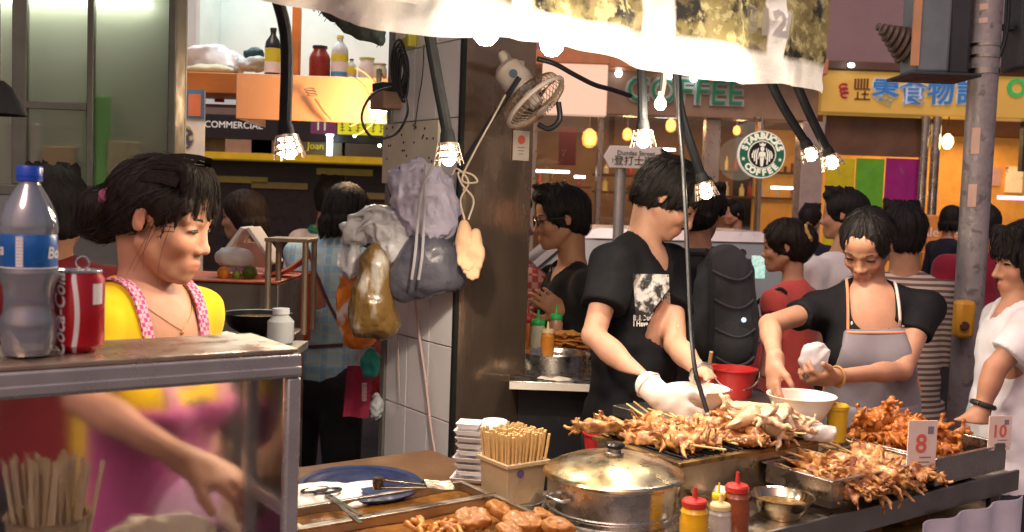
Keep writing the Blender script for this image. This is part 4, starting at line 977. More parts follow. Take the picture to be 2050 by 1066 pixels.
sk = Field(); sk.rc(o.T(.66)+ff*.02, o.T(1.45)+ff*.03, .135, .185, .0); sk.half(o.N+ff*.0, -ff, .01); sk.half(o.T(1.45), -uu); sk.half(o.T(.66), uu); sk.disp(lambda p: .006*noise3(p*np.array([14,14,4.]), 43)); field_obj('apron_skirt', sk, .01, gry, o.root)
def trail(bvh, a, b, n, d, lift): return [on_surface(bvh, lerp(a, b, t), d) - V(d)*lift for t in np.linspace(0,1,n)]
MB().tube(trail(ab, o.T(.20)+ll*.08, o.T(.20)-ll*.08, 10, -ff, .001), .0042, 6).build('apron_piping', pip, o.root)
for sd in (1,-1):
    MB().tube(trail(ab, o.T(.205)+ll*sd*.078, o.T(.60)+ll*sd*.135, 10, (-ff-ll*sd*.25).normalized(), .001), .0042, 6).build('apron_piping', pip, o.root)
    MB().tube([on_surface(sb, lerp(o.T(.19)+ll*sd*.076+ff*.1, o.N+ll*sd*.07+uu*.03, t), (-ff*(1-t)-uu*t*.9-ff*.2).normalized()) + ff*.003 + uu*.002 for t in np.linspace(0,1,10)], .0045, 6).build('apron_strap', pip if sd < 0 else M('strap_pale', (.55,.45,.42), .8), o.root)
pt = MB(); q = on_surface(ab, o.T(.72)-ll*.02+ff*.1, -ff)
for dx, dz, rx in ((0,0,.05),(.035,-.006,.035),(-.035,-.008,.03)): pt.ball(q + ll*dx + uu*dz, (.003,rx,.018), 10, 6, o.TA)
pt.build('apron_patch', M('patch_peach', (.5,.25,.18), .8), o.root)
m = MB(); rs = random.Random(8)
for k in range(15):
    q = on_surface(sb, o.T(.165) + ll*(.085-.0115*k) + uu*rs.uniform(-.006,.008), -ff) + ff*.001; m.ball(q, (.0015, rs.uniform(.002,.005), rs.uniform(.003,.009)), 6, 4, o.TA)
m.build('chest_print', M('tee_print_grey', (.5,.5,.5), .7, var=.1), o.root)
w, e = o.arms[1][1], o.arms[1][0]; d = (w-e).normalized(); x = d.orthogonal().normalized(); y = d.cross(x)
MB().tube([w - d*.015 + (x*math.cos(t)+y*math.sin(t))*.028 for t in np.linspace(0,6.283,20)], .004, 8).build('wrist_band', M('band_tan', (.45,.25,.08), .6), o.root)

# --- boy in white
B13 = person('boy in white tee standing beside the grey pole at the stall end', P(2060,524,2.98), 170, 178, -6, N=P(2034,622,2.98), pelvis=P(2010,962,3.0), s=.94, hs=1.0, male=True, skin=(.40,.20,.125), res=.0045,
   shirt=white_tee, sleeve=.66, neck='crew', loose=.028, hem=.60, hairfn=hair_boy, wr=.009, locks=700, arms={1:(P(1992,738,2.84), P(1964,824,2.84)), -1:(P(2080,750,3.2), P(2050,840,3.2))},
   hands={1:(P(1944,878,2.83)-P(1964,824,2.84), V((.3,.8,.1)), V((-.9,0,.2)), dict(curl=(.5,.7,.5)))}, trousers=M('shorts_navy', (.02,.022,.035), .8))
w, e = B13.arms[1][1], B13.arms[1][0]; d = (w-e).normalized(); x = d.orthogonal().normalized(); y = d.cross(x)
MB().tube([w - d*.02 + (x*math.cos(t)+y*math.sin(t))*.029 for t in np.linspace(0,6.283,20)], .008, 8).build('wrist_watch', M('watch_black', (.02,.02,.02), .4), B13.root)

# --- man with glasses
M6 = person('man with glasses in black polo facing the snack counter beside the steel pillar', P(1124,438,3.75), 200, 190, -8, N=P(1142,545,3.77), s=1.04, male=True, skin=(.42,.21,.12), res=.006,
   shirt=cloth('black_polo', (.012,.012,.014)), sleeve=.75, neck='collar', loose=.03, wr=.008, hairfn=hair_short, locks=500, arms={1:(P(1172,668,3.74), P(1130,632,3.68)), -1:(P(1085,650,3.95), P(1068,640,3.85))})
o = M6; hf, hl, hu = o.HA; LH = o.LH; m = MB()
for y in (-1,1):
    m.tube([LH(.101+.002*math.cos(t), y*.034+.024*math.cos(t), -.003+.017*math.sin(t)) for t in np.linspace(0,6.283,17)], .0014, 5)
    m.tube([LH(.099,y*.057,.004), LH(.05,y*.078,.006), LH(-.005,y*.083,.005)], .0015, 5)
m.tube([LH(.103,.011,.002), LH(.106,0,.005), LH(.103,-.011,.002)], .0014, 5)
gl = m.build('glasses', M('glasses_frame', (.05,.05,.06), .3), o.root)
for y in (-1,1): MB().lathe([(.0225,0),(.0225,.001)], LH(.101,y*.034,-.003), 16, (hl, hu, hf)).build('lens', glass('lens_glass', (.8,.9,1), .02, .75), gl)
tt = put_text('lettering', 'NIKE', .022, M('tee_print_grey', (.5,.5,.5)), P(1112,540,3.4), RIGHT, UP, o.root, 0, .0005); wrap_onto(tt, o.shirt, ray(1112,540), .003)
# --- passers-by
person('person in red checked shirt standing behind the steel pillar edge', P(1018,450,4.0), 20, 15, 0, N=P(1040,540,4.0), s=.98, res=.009, shirt=M('red_check', (.4,.1,.08), .85, pat=pat_check((.42,.06,.06),(.55,.32,.28),42)), sleeve=.7, hairfn=hair_short, eyes=False)
BP = person('person in dark top carrying a big grey backpack in front of the taxi', P(1402,425,3.8), 104, 60, 0, N=P(1398,520,3.8), s=1.02, res=.008, shirt=cloth('charcoal_top', (.035,.035,.04)), sleeve=.8, hairfn=hair_mop, loose=.02, eyes=False)
W9 = person('woman in coral tee with golden hair clip walking past the taxi', P(1572,494,4.0), 140, 165, -5, N=P(1583,583,4.0), hs=.88, s=.98, male=False, res=.007, shirt=cloth('coral_tee', (.55,.09,.075)), sleeve=.45, hairfn=hair_clip, hairmat=hair_brown, locks=400, arms={1:(P(1545,665,3.85), P(1535,735,3.75)), -1:(P(1640,660,4.1),P(1630,740,4.1))})
o = W9; hf, hl, hu = o.HA; LH = o.LH
MB().tube([LH(-.105+.012*math.sin(t*2), .062*math.cos(t), .05+.05*math.sin(t)) for t in np.linspace(-.6,3.4,14)], [.006+.003*(k%2) for k in range(14)], 6).build('hair_clip', M('clip_gold', (.75,.45,.15), .3, metal=.6), o.root)
MB().tube(spline([o.sh[1]+V((0,0,.045))-o.TA[0]*.05, o.sh[1]+V((.0,-.02,.055)), o.sh[1]+o.TA[0]*.1-V((0,0,.05)), o.sh[1]+o.TA[0]*.1+o.TA[1]*.08-V((0,0,.35))]), .008, 6).build('bag_strap', M('strap_black', (.02,.02,.025), .5), o.root)
person('man in brown and cream striped shirt with back turned behind the grey apron', P(1806,470,3.65), 82, 88, 0, N=P(1808,570,3.65), hs=.88, s=1.03, res=.007, shirt=M('striped_shirt', (.5,.45,.4), .85, pat=pat_stripe((.50,.44,.38),(.15,.09,.075), 16), bump=.2, bs=250), sleeve=.85, neck='crew', loose=.04, hem=.62, hairfn=hair_short, locks=400, eyes=False)
person('person in white shirt behind the woman in the grey apron', P(1690,432,4.3), 120, 150, 0, N=P(1678,525,4.3), hs=.88, s=1.02, res=.008, shirt=cloth('white_shirt', (.7,.68,.68)), sleeve=.5, hairfn=hair_short, loose=.03, eyes=False)
W3 = person('woman in blue plaid shirt with dark bob and cross-body strap seen from behind', P(694,428,4.0), 72, 78, -6, N=P(672,498,4.0), pelvis=P(640,742,4.0), s=1.05, hs=.88, male=False, res=.007, shirt=M('blue_plaid', (.2,.4,.5), .85, pat=pat_plaid((.42,.66,.74),(.22,.46,.66),(.55,.55,.45), 4.0, 3.2), bump=.25, bs=250, var=.15), sleeve=.7, loose=.025, hem=.53, wr=.007, hairfn=hair_bob, locks=400, eyes=False, arms={1:(P(604,600,3.9), P(622,680,3.75)), -1:(P(745,600,4.1), P(760,660,4.2))})
o = W3; sb = skin_bvh(o.shirt); ff, ll, uu = o.TA; brnst = M('strap_brown', (.12,.05,.05), .6)
MB().sheet(lambda a, b: on_surface(sb, lerp(o.N+ll*.08+uu*.0, o.T(.62)-ll*.12, a) - ff*.1, (ff - uu*.6*(1-a)**3).normalized()) - ff*.004 + uu*(b-.5)*.02, 20, 1, .003).build('bag_strap', brnst, o.root)
MB().sheet(lambda a, b: on_surface(sb, lerp(o.T(.85)+ll*.12, o.T(.75)-ll*.12, a) - ff*.1, ff) - ff*.004 + uu*(b-.5)*.014, 16, 1, .003).build('waist_cord', brnst, o.root)
M4 = person('man in white shirt with green collar behind the plaid shirt', P(662,400,5.2), 60, 80, 0, N=P(650,470,5.2), s=1.0, res=.010, shirt=cloth('white_shirt', (.7,.68,.68)), sleeve=.6, hairfn=hair_short, eyes=False, loose=.03)
MB().tube([M4.N + V((0,0,.028)) + V((.068*math.cos(t), .062*math.sin(t), .012*math.sin(t))) for t in np.linspace(0,6.283,20)], .02, 8).build('collar', M('collar_green', (.03,.25,.15), .8), M4.root)
W5 = person('older woman in purple patterned blouse behind the white foam box', P(486,432,4.6), 195, 185, -6, N=P(488,510,4.6), s=.97, male=False, res=.009, shirt=M('blouse_print', (.35,.12,.25), .85, col2=(.6,.5,.5), cs=70, ct=(.48,.54)), sleeve=1.5, hairfn=hair_bob, hairmat=hair_brown, eyes=True)
person('person with short black hair and dark red top behind the water bottle', P(108,430,2.45), 105, 120, -4, N=P(92,545,2.45), s=.98, res=.006, shirt=cloth('dark_red_top', (.13,.012,.015)), sleeve=.3, neck='low', hairfn=hair_short, eyes=False, arms={-1:(P(175,690,2.5),P(190,820,2.5)), 1:(P(-30,700,2.5),P(-20,830,2.4))})
person('passer-by in deep red top behind the grey pole', P(1962,452,5.2), 100, 110, 0, s=1.0, res=.010, shirt=cloth('crimson_top', (.20,.012,.03)), sleeve=.7, hairfn=hair_short, loose=.04, eyes=False, N=P(1950,520,5.2))
person('passer-by in dark jacket walking by the shop pillar', P(1622,440,7.6), 60, 50, 0, s=1.0, res=.013, shirt=cloth('navy_jacket', (.015,.017,.028)), sleeve=1.8, hairfn=hair_short, eyes=False)
person('passer-by in dark clothes in front of the coffee shop door', P(1468,428,8.7), -160, -160, 0, s=1.0, res=.013, shirt=cloth('brown_jacket', (.03,.022,.022)), sleeve=1.8, hairfn=hair_short, eyes=False)
person('passer-by in dark clothes by the orange display stand', P(1906,440,8.5), 20, 30, 0, s=1.0, res=.013, shirt=cloth('navy_jacket', (.015,.017,.028)), sleeve=1.8, hairfn=hair_bob, eyes=False)
# backpack
o = BP; ff, ll, uu = o.TA; bk = thing('backpack', 'large dark grey backpack with webbing straps worn on the back', 'backpack', o.T(.5) - ff*.22)
bm = cloth('pack_grey', (.075,.08,.085), bump=.4, bs=160); pm = cloth('pack_dark', (.05,.052,.056))
c = o.T(.36) - ff*.18 + ll*(-.02); b = Field(); b.ell(c, (.10,.11,.22), o.TA, 0); b.ell(c - uu*.09 - ff*.02, (.10,.118,.16), o.TA, .05); b.ell(c + uu*.11, (.085,.09,.14), o.TA, .05)
b.disp(lambda p: .007*noise3(p*np.array([12,12,15.]), 51) + .003*noise3(p*38, 52)); body_ = field_obj('main_bag', b, .009, bm, bk); vb = skin_bvh(body_)
b = Field(); b.ell(c - ff*.085 - uu*.09, (.05,.085,.095), o.TA, 0); b.disp(lambda p: .006*noise3(p*16, 53)); field_obj('front_pocket', b, .009, bm, bk)
b = Field(); b.ell(c - ff*.065 + uu*.09, (.035,.07,.065), o.TA, 0); b.disp(lambda p: .005*noise3(p*18, 54)); field_obj('top_pocket', b, .009, pm, bk)
for sd in (1,-1):
    MB().sheet(lambda a, b: on_surface(vb, c + ll*sd*(.075+.015*a) + uu*(.2-.38*a) - ff*.2, ff) - ff*.008 + ll*(b-.5)*.022, 12, 1, .004).build('compression_strap', pm, bk)
    MB().tube(spline([c+uu*.22+ll*sd*.07-ff*.0, o.sh[sd]+uu*.07-ff*.02, o.sh[sd]+uu*.05+ff*.1, o.T(.45)+ll*sd*.13+ff*.12, c-uu*.15+ll*sd*.12]), .016, 8).build('shoulder_strap', pm, bk)
for k in range(4): MB().tube([on_surface(vb, c + ll*(t*.075) + uu*(.16-.10*k-.03*math.cos(t*1.5)) - ff*.3, ff) - ff*(.03 if k == 3 else .012) for t in np.linspace(-1,1,11)], .004, 6).build('zip', M('zip_grey', (.12,.12,.13), .4), bk)
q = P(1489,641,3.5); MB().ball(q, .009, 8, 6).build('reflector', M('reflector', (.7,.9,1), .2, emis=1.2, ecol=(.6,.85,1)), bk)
# ================================================================== the food stall: one row set at 36 degrees to the picture
CU, SU = math.cos(R(36)), math.sin(R(36))
UD = V((CU, SU, 0)); VD = V((-SU, CU, 0)); UA = (UD, VD, Z_)
def T_(u, v, z): return UD*u + VD*v + Z_*z
def ubox(mb, u0, u1, v0, v1, z0, z1): return mb.box(T_((u0+u1)/2,(v0+v1)/2,(z0+z1)/2), (u1-u0,v1-v0,z1-z0), UA)
def uv_of(px, py, z): q = G(px, py, z); return q.dot(UD), q.dot(VD)
steel = M('stainless', (.55,.53,.5), .28, metal=1, var=.1, vs=14, rvar=.14, bump=.05, bs=40)
steel_worn = M('stainless_worn', (.50,.44,.36), .36, metal=1, col2=(.25,.14,.06), cs=9, ct=(.55,.72), rvar=.16, bump=.12, bs=50)
steel_dull = M('stainless_dull', (.34,.33,.31), .42, metal=1, var=.15, vs=6, rvar=.12)
blackm = M('black_iron', (.02,.018,.016), .55, metal=.5, bump=.3); wood = M('light_wood', (.5,.33,.16), .6, stretch=(1,1,.1)); bamboo = M('bamboo', (.62,.42,.18), .6, var=.2, vs=40)
TZ = .93
# --- main table
tb = thing('stall_table', 'long stainless steel street food table on legs', 'table', T_(1.75,1.6,0))
ubox(MB(), .62, 2.72, 1.365, 1.86, TZ-.045, TZ-.013).build('table_top', steel_worn, tb, bevel=.004)
ubox(MB(), .64, 2.70, 1.39, 1.84, .40, .42).build('lower_shelf', steel_dull, tb, bevel=.003)
for u in (.66, 1.7, 2.68):
    for v in (1.40, 1.83): MB().tube([T_(u,v,0), T_(u,v,TZ-.031)], .018, 10).build('leg', steel_dull, tb)
ubox(MB(), .62, 2.72, 1.352, 1.362, TZ-.06, TZ-.004).build('front_rail', steel_dull, tb, bevel=.002)
ws = MB(); ws.sheet(lambda a, b: T_(2.22+.47*a, 1.325+.010*math.sin(a*19), TZ-.065-.75*b), 40, 3, .004); o = ws.build('table_skirt', cloth('skirt_lavender', (.5,.48,.56)) if 'cloth' in globals() else M('skirt_lavender', (.5,.48,.56), .85, bump=.2, bs=200), tb)
ubox(MB(), 1.80, 2.72, 1.37, 1.62, .80, .815).build('side_shelf', M('shelf_brass', (.4,.28,.1), .5, metal=.6, col2=(.12,.05,.02), cs=8), tb, bevel=.003)
for k in range(3): ubox(MB(), 1.9+.2*k, 2.0+.2*k, 1.42, 1.5, .816, .835).build('shelf_pan', M('pan_rust', (.18,.08,.03), .6), tb, bevel=.004)
pt_ = thing('prep_table', 'wooden prep table behind the sauce trays', 'table', T_(1.08,2.08,0))
ubox(MB(), .72, 1.42, 1.885, 2.30, TZ-.04, TZ-.004).build('table_top', M('prep_wood', (.13,.07,.035), .55, stretch=(1,1,1), bump=.2), pt_, bevel=.004)
for u in (.75, 1.39):
    for v in (1.91, 2.27): ubox(MB(), u-.02, u+.02, v-.02, v+.02, 0, TZ-.041).build('leg', M('prep_wood', (.32,.17,.07)), pt_)
# --- trays
def tray(name, label, u0, u1, v0, v1, z0, z1, mat, th=.004, group=None):
    t = thing(name, label, 'tray', T_((u0+u1)/2,(v0+v1)/2,z0), group)
    ubox(MB(), u0, u1, v0, v1, z0, z0+th).build('tray_base', mat, t)
    for a in ((u0,u0+th,v0,v1),(u1-th,u1,v0,v1),(u0+th+.001,u1-th-.001,v0,v0+th),(u0+th+.001,u1-th-.001,v1-th,v1)):
        ubox(MB(), *a, z0+th+.0005, z1).build('tray_wall', mat, t)
    for a in ((u0-.008,u1+.008,v0-.008,v0+th),(u0-.008,u1+.008,v1-th,v1+.008),(u0-.008,u0+th,v0+.005,v1-.005),(u1-th,u1+.008,v0+.005,v1-.005)):
        ubox(MB(), *a, z1+.0005, z1+.004).build('tray_rim', mat, t, bevel=.001)
    return t
sauce_m = M('brown_sauce', (.20,.085,.012), .12, col2=(.09,.035,.006), cs=14, ct=(.4,.6), bump=.25, bs=50, coat=.3, rvar=.05)
t1 = tray('sauce_tray', 'shallow steel tray of brown oily sauce with tongs across it', .80, 1.24, 1.765, 1.878, TZ+.002, .962, steel_worn)
m = MB(); m.sheet(lambda a, b: T_(.806+.428*a, 1.771+.101*b, .945+.0015*math.sin(a*17+b*5)), 30, 8, .004); m.build('sauce', sauce_m, t1)
t2 = tray('food_tray', 'wide steel tray holding fish cakes and curly fried pieces', .74, 1.245, 1.375, 1.752, TZ+.002, .962, steel_worn)
m = MB(); m.sheet(lambda a, b: T_(.746+.492*a, 1.382+.363*b, .941+.0015*math.sin(a*13+b*9)), 30, 20, .004); m.build('sauce', M('orange_sauce', (.30,.12,.02), .2, col2=(.16,.055,.01), cs=9, bump=.2, bs=40, coat=.3), t2)
# fish cakes
fc = M('fish_cake', (.42,.18,.035), .5, col2=(.24,.08,.012), cs=34, ct=(.38,.62), bump=.7, bs=90, coat=.12, vs=24, var=.28)
rs = random.Random(5)
for k, (px, py, L, Wd, ang, tz) in enumerate(((948,1040,.085,.07,.3,.35),(1000,1022,.08,.065,1.2,.5),(1052,1048,.10,.07,.1,.3),(1090,1034,.06,.05,.8,.2),(1120,1056,.08,.06,.4,.25),(905,1058,.07,.05,1.5,.2),(1020,1060,.07,.06,2.0,.1))):
    c = G(px, py, .972); ax = Matrix.Rotation(ang,3,'Z') @ Matrix.Rotation(tz,3,'X') @ Matrix.Rotation(rs.uniform(-.3,.3),3,'Y'); f_ = Field()
    A_ = [ax @ V(q) for q in ((1,0,0),(0,1,0),(0,0,1))]; L *= .85; Wd *= .85; f_.ell(c, (L*.55,Wd*.55,.024), A_, 0); f_.half(c+A_[2]*.010, A_[2], .003); f_.half(c-A_[2]*.010, -A_[2], .003); f_.half(c+A_[0]*L*.42, A_[0]+A_[1]*.3, .006); f_.half(c-A_[1]*Wd*.40, -A_[1]+A_[0]*.2, .006)
    f_.disp(lambda p, k=k: .0035*noise3(p*55, 60+k) + .002*noise3(p*140, 70+k))
    e = thing('fish_cake', 'thick golden fish cake slice lying in the wide food tray', 'food', c, 'fish cakes in the food tray'); field_obj('slice', f_, .003, fc, e)
# curly fried pieces
cf = M('curly_fry', (.55,.24,.04), .35, col2=(.36,.11,.015), cs=40, bump=.4, bs=120, coat=.3)
for k in range(16):
    c = G(rs.uniform(825,915), rs.uniform(1046,1075), .965+rs.uniform(0,.02)); a0 = rs.uniform(0,6); r0 = rs.uniform(.009,.016); pts = [c + V((r0*math.cos(a0+t*1.0)*(1+.2*math.sin(t*3)), r0*math.sin(a0+t)*1.2, .006*math.sin(t*1.7+k))) for t in np.linspace(0,rs.uniform(4,7),14)]
    o = MB().tube(pts, [.0055+.0015*math.sin(j*2.1+k) for j in range(14)], 7).build('fried_curl', cf, None, 60, loc=c); tag(o, 'curly fried golden piece in the wide food tray', 'food', 'curly fried pieces in the food tray')
# tongs across the sauce tray
tg = thing('tongs', 'dark steel serving tongs lying across the sauce tray', 'tongs', G(820,985,.985))
tm = M('tong_steel', (.22,.19,.15), .3, metal=1); a, b = G(757,973,1.0), G(850,975,1.0)
for s_, z_ in ((-1,0),(1,.012)):
    MB().bar(a + VD*s_*.012 + Z_*z_, b + VD*s_*.008 + Z_*z_*.3, .014, .004).build('tong_arm', tm, tg, bevel=.001)
    m = MB(); m.sheet(lambda q, w, s_=s_, z_=z_: b + (b-a).normalized()*(.055*q) + VD*(s_*.004 + (w-.5)*.045*math.sin(max(.15,q)*2.6)) + Z_*(z_*.3 + .010*math.cos((w-.5)*3)), 10, 8, .002); m.build('tong_scoop', tm, tg)
MB().lathe([(.011,-.012),(.013,0),(.011,.012)], a + Z_*.006, 12).build('hinge', tm, tg)
# wooden board, paper, scissors on the prep table
c = G(740,985,TZ+.02); bd = tag(MB().box(T_(c.dot(UD), c.dot(VD), TZ+.011), (.26,.11,.018), UA).build('cutting_board', M('board_wood', (.30,.13,.05), .55, stretch=(1,1,.2), bump=.2), None, 30, .003, loc=T_(c.dot(UD), c.dot(VD), TZ)), 'small brown cutting board on the prep table', 'board')
tw = cloth('towel_white', (.78,.73,.66), bump=.5, bs=120) if 'cloth' in globals() else M('towel_white', (.78,.73,.66), .9, bump=.5, bs=120)
def crumple(name, label, cat, c, r, mat, seed, amp=.012, fr=16, ax=None, zmin=None, res=.005, group=None):
    f_ = Field(); f_.ell(c, r, ax, 0); rs_ = random.Random(seed)
    for k in range(4): f_.ell(V(c) + V((rs_.uniform(-.6,.6)*r[0], rs_.uniform(-.6,.6)*r[1], rs_.uniform(-.2,.5)*r[2])), tuple(q*rs_.uniform(.4,.7) for q in r), ax, .015)
    if zmin is not None: f_.half((0,0,zmin), -Z_, .004)
    f_.disp(lambda p: amp*(np.abs(noise3(p*fr + 1.5*noise3(p*fr*.6, seed+1)[:,None], seed)) - .3) + amp*.35*noise3(p*fr*2.6, seed+2))
    t = thing(name, label, cat, V(c) - Z_*(r[2] if zmin is None else V(c).z - zmin), group); field_obj(name.split('_')[-1] + '_folds', f_, res, mat, t); return t
crumple('towel', 'crumpled white towel beside the scissors', 'towel', G(652,1000,.95), (.11,.05,.026), tw, 80, .006, 26, UA, TZ-.002)
pp = MB(); c0 = G(735,975,.96); pp.sheet(lambda a, b: T_(c0.dot(UD)-.11+.26*a, c0.dot(VD)-.035+.06*b, .957+.014*math.sin(a*5)*b+.004*math.sin(b*9+a*7)), 16, 8, .0012); tag(pp.build('paper_sheet', M('white_paper', (.8,.77,.7), .6, var=.05), None, loc=c0), 'white paper sheet lying over the cutting board', 'paper')
sc_ = thing('scissors', 'black handled scissors lying beside the towel', 'scissors', G(650,990,.965)); c = G(642,987,.972)
for s_ in (-1,1):
    cc = c + V((.004,-.012*s_,.006)) + UD*(-.02+.035*(s_>0)); MB().tube([cc + UD*(.030*math.cos(t)) + VD*(.014*math.sin(t)) for t in np.linspace(0,6.283,18)], .0032, 6).build('handle', M('scissor_black', (.015,.015,.018), .3), sc_)
    MB().bar(c + UD*.01, G(722,1040+8*s_,.968), .009, .002).build('scissor_blade', tm, sc_)
# blue tub lid
bl = M('blue_plastic', (.004,.011,.06), .42, var=.15, coat=.2); c = G(737,972,TZ+.045); u_, v_ = c.dot(UD), c.dot(VD); c = T_(u_+.02, v_+.075, TZ-.003)
tg2 = thing('blue_tub', 'round blue plastic tub with ridged lid', 'tub', c)
MB().lathe([(0,.001),(.128,.001),(.131,.02),(.133,.022),(.133,.026)], c, 40).build('tub_body', bl, tg2); MB().lathe([(.140,.026),(.143,.031),(.138,.036),(.127,.033),(.116,.037),(.10,.034),(.078,.035),(.068,.039),(.045,.035),(.0,.034)], c, 48).build('lid', bl, tg2)
# --- skewer holder and bamboo sticks
hm = M('holder_cream', (.5,.38,.22), .5, col2=(.36,.24,.12), cs=10, ct=(.5,.7)); c = G(1018,998,TZ); u_, v_ = c.dot(UD), c.dot(VD); v_ = min(v_, 1.80)
c = T_(u_, v_, TZ+.001); hd = thing('skewer_holder', 'cream square plastic holder with round blue mark', 'holder', c)
for du, dv, su, sv in ((-.053,0,.004,.11),(.053,0,.004,.11),(0,-.053,.102,.004),(0,.053,.102,.004)):
    b0 = [c + UD*(du*.9+i*su/2*.9) + VD*(dv*.9+j*sv/2*.9) for i, j in ((-1,-1),(1,-1),(1,1),(-1,1))]; b1 = [c + UD*(du+i*su/2) + VD*(dv+j*sv/2) + Z_*.098 for i, j in ((-1,-1),(1,-1),(1,1),(-1,1))]
    MB().hexa(b0, b1).build('holder_wall', hm, hd, bevel=.001)
ubox(MB(), u_-.047, u_+.047, v_-.047, v_+.047, TZ+.002, TZ+.006).build('holder_base', hm, hd)
for du, dv, su, sv in ((-.058,0,.006,.122),(.058,0,.006,.122),(0,-.058,.11,.006),(0,.058,.11,.006)): MB().box(c + UD*du + VD*dv + Z_*.094, (su,sv,.010), UA).build('holder_rim', hm, hd, bevel=.002)
MB().lathe([(.009,0),(.009,.0015)], c - UD*.020 - VD*.0555 + Z_*.075, 16, (UD, Z_, -VD)).build('round_mark', M('mark_blue', (.12,.1,.25), .5), hd)
stm = MB().tube([(0,0,0),(0,0,.148)], .0033, 6).build('bamboo_skewer', bamboo, None, 60); tag(stm, 'thin bamboo skewer standing upright in the cream holder', 'skewer', 'bamboo skewers in the cream holder'); first = True
def stick(p, tilt, lab, grp, src, rz=0):
    o = src.copy(); COL.objects.link(o); o.location = p; o.rotation_euler = tilt; tag(o, lab, 'skewer', grp); return o
rs = random.Random(11)
for i in range(11):
    for j in range(11):
        du, dv = (i-5)*.0082+rs.uniform(-.002,.002), (j-5)*.0082+rs.uniform(-.002,.002); p = c + UD*du + VD*dv + Z_*(.008+rs.uniform(0,.012)); tl = (-(du*SU+dv*CU)*2.2, (du*CU-dv*SU)*2.2, 0)
        if first: stm.location = p; stm.rotation_euler = tl; first = False
        else: stick(p, tl, stm['label'], stm['group'], stm)
# white cup pile and foam trays behind the holder
wf = M('foam_white', (.82,.8,.8), .6, var=.04)
c = G(992,905,TZ+.12); c = T_(1.40, 1.835, TZ); 
def cupat(px, py, z): q = G(px, py, z); return q
c = P(960,975,2.42); c = V((c.x, c.y, TZ))
for k in range(9):
    q = P(945,966-k*14,2.44); q = V((q.x + rs.uniform(-.006,.006), q.y, TZ - .003 + .016*k)); m = MB(); w_ = .062 - .002*k + rs.uniform(-.006,.004)
    m.lathe([(.0,.0),(w_*.75,.001),(w_,.013),(w_*.98,.0135),(w_*.72,.003),(0,.003)], q, 4, (UD, VD, Z_)); m2 = m
    o = m.build('foam_tray', wf, None, 0, .003, loc=q); o['_'] = 0; tag(o, 'white foam tray in the stack behind the skewer holder', 'tray', 'stacked white foam trays')
q = P(986,975,2.46); q = V((q.x, q.y, TZ-.004)); cp = thing('paper_cup_stack', 'white cups stacked upside down behind the skewer holder', 'cup', q)
for k in range(3): MB().lathe([(.048,.0+k*.03),(.049,.006+k*.03),(.046,.008+k*.03),(.036,.078+k*.03),(.030,.086+k*.03),(0,.087+k*.03)], q, 24).build('cup', wf, cp)
# --- steamer pot
c = T_(1.452, 1.595, TZ-.012); s_ = thing('steamer_pot', 'round stainless steamer pot with brass toned lid and black knob', 'pot', c); r = .146
MB().lathe([(.0,0),(r*1.04,0),(r*1.05,.012),(r*1.02,.022),(r*.985,.024),(r*.985,.098),(r*1.0,.100),(r*1.0,.104)], c, 64).build('pot_body', steel, s_)
MB().lathe([(r*1.0,.034),(r*1.012,.036),(r*1.012,.040),(r*1.0,.042)], c, 64).build('pot_band', steel, s_)
MB().lathe([(r*1.045,.1045),(r*1.055,.110),(r*1.03,.115),(r*.98,.117),(r*.9,.125),(r*.7,.137),(r*.4,.147),(r*.15,.150),(0,.151)], c, 64).build('lid', M('lid_brassy', (.58,.46,.27), .30, metal=1, col2=(.50,.46,.38), cs=5, rvar=.1, bump=.06, bs=30), s_)
kb = MB().lathe([(.020,.150),(.021,.154),(.014,.158),(.016,.162)], c, 24).build('knob_stem', steel, s_); MB().lathe([(.016,.1625),(.021,.165),(.022,.171),(.018,.175),(0,.176)], c, 24).build('knob', M('bakelite', (.015,.014,.016), .2), s_)
q = T_(1.41,1.60,TZ); 
for sd in (-1,1):
    a = c + UD*sd*(r*1.0) + Z_*.075; MB().tube(spline([a - VD*.03, a + UD*sd*.022 - VD*.022, a + UD*sd*.022 + VD*.022, a + VD*.03]), .004, 8).build('handle', steel, s_)
c2 = T_(1.300, 1.74, TZ+.001); o = MB().lathe([(0,-.011),(.045,-.012),(.060,.022),(.062,.024),(.058,.024),(.044,.004),(0,.005)], c2, 32).build('small_dish', steel_dull, None, loc=c2); tag(o, 'small steel dish between the skewer holder and the steamer pot', 'dish')
m = MB(); m.sheet(lambda a, b: T_(1.475+.06*a+.012*b, 1.395+.018*b+.05*a*(1-a)-.0, TZ+.006+.006*math.sin(b*3.1)), 14, 6, .004); tag(m.build('white_spatula', wf, None, loc=T_(1.5,1.4,TZ)), 'white plastic spatula blade in front of the steamer pot', 'spatula')
# --- charcoal grill
g0, g1, h0, h1, gz = 1.625, 2.12, 1.565, 1.85, 1.035
gr = thing('charcoal_grill', 'stainless box grill with black wire rack and greasy rim', 'grill', T_((g0+g1)/2,(h0+h1)/2,TZ))
for a in ((g0,g0+.004,h0,h1),(g1-.004,g1,h0,h1),(g0+.005,g1-.005,h0,h0+.004),(g0+.005,g1-.005,h1-.004,h1)): ubox(MB(), *a, TZ+.001, gz-.012).build('grill_wall', steel_worn, gr)
for a in ((g0-.01,g1+.01,h0-.01,h0+.012),(g0-.01,g1+.01,h1-.012,h1+.01),(g0-.01,g0+.012,h0+.013,h1-.013),(g1-.012,g1+.01,h0+.013,h1-.013)): ubox(MB(), *a, gz-.011, gz).build('grill_rim', M('grill_brass', (.34,.22,.08), .45, metal=.8, col2=(.07,.04,.02), cs=22, ct=(.45,.65), bump=.3, bs=70), gr, bevel=.002)
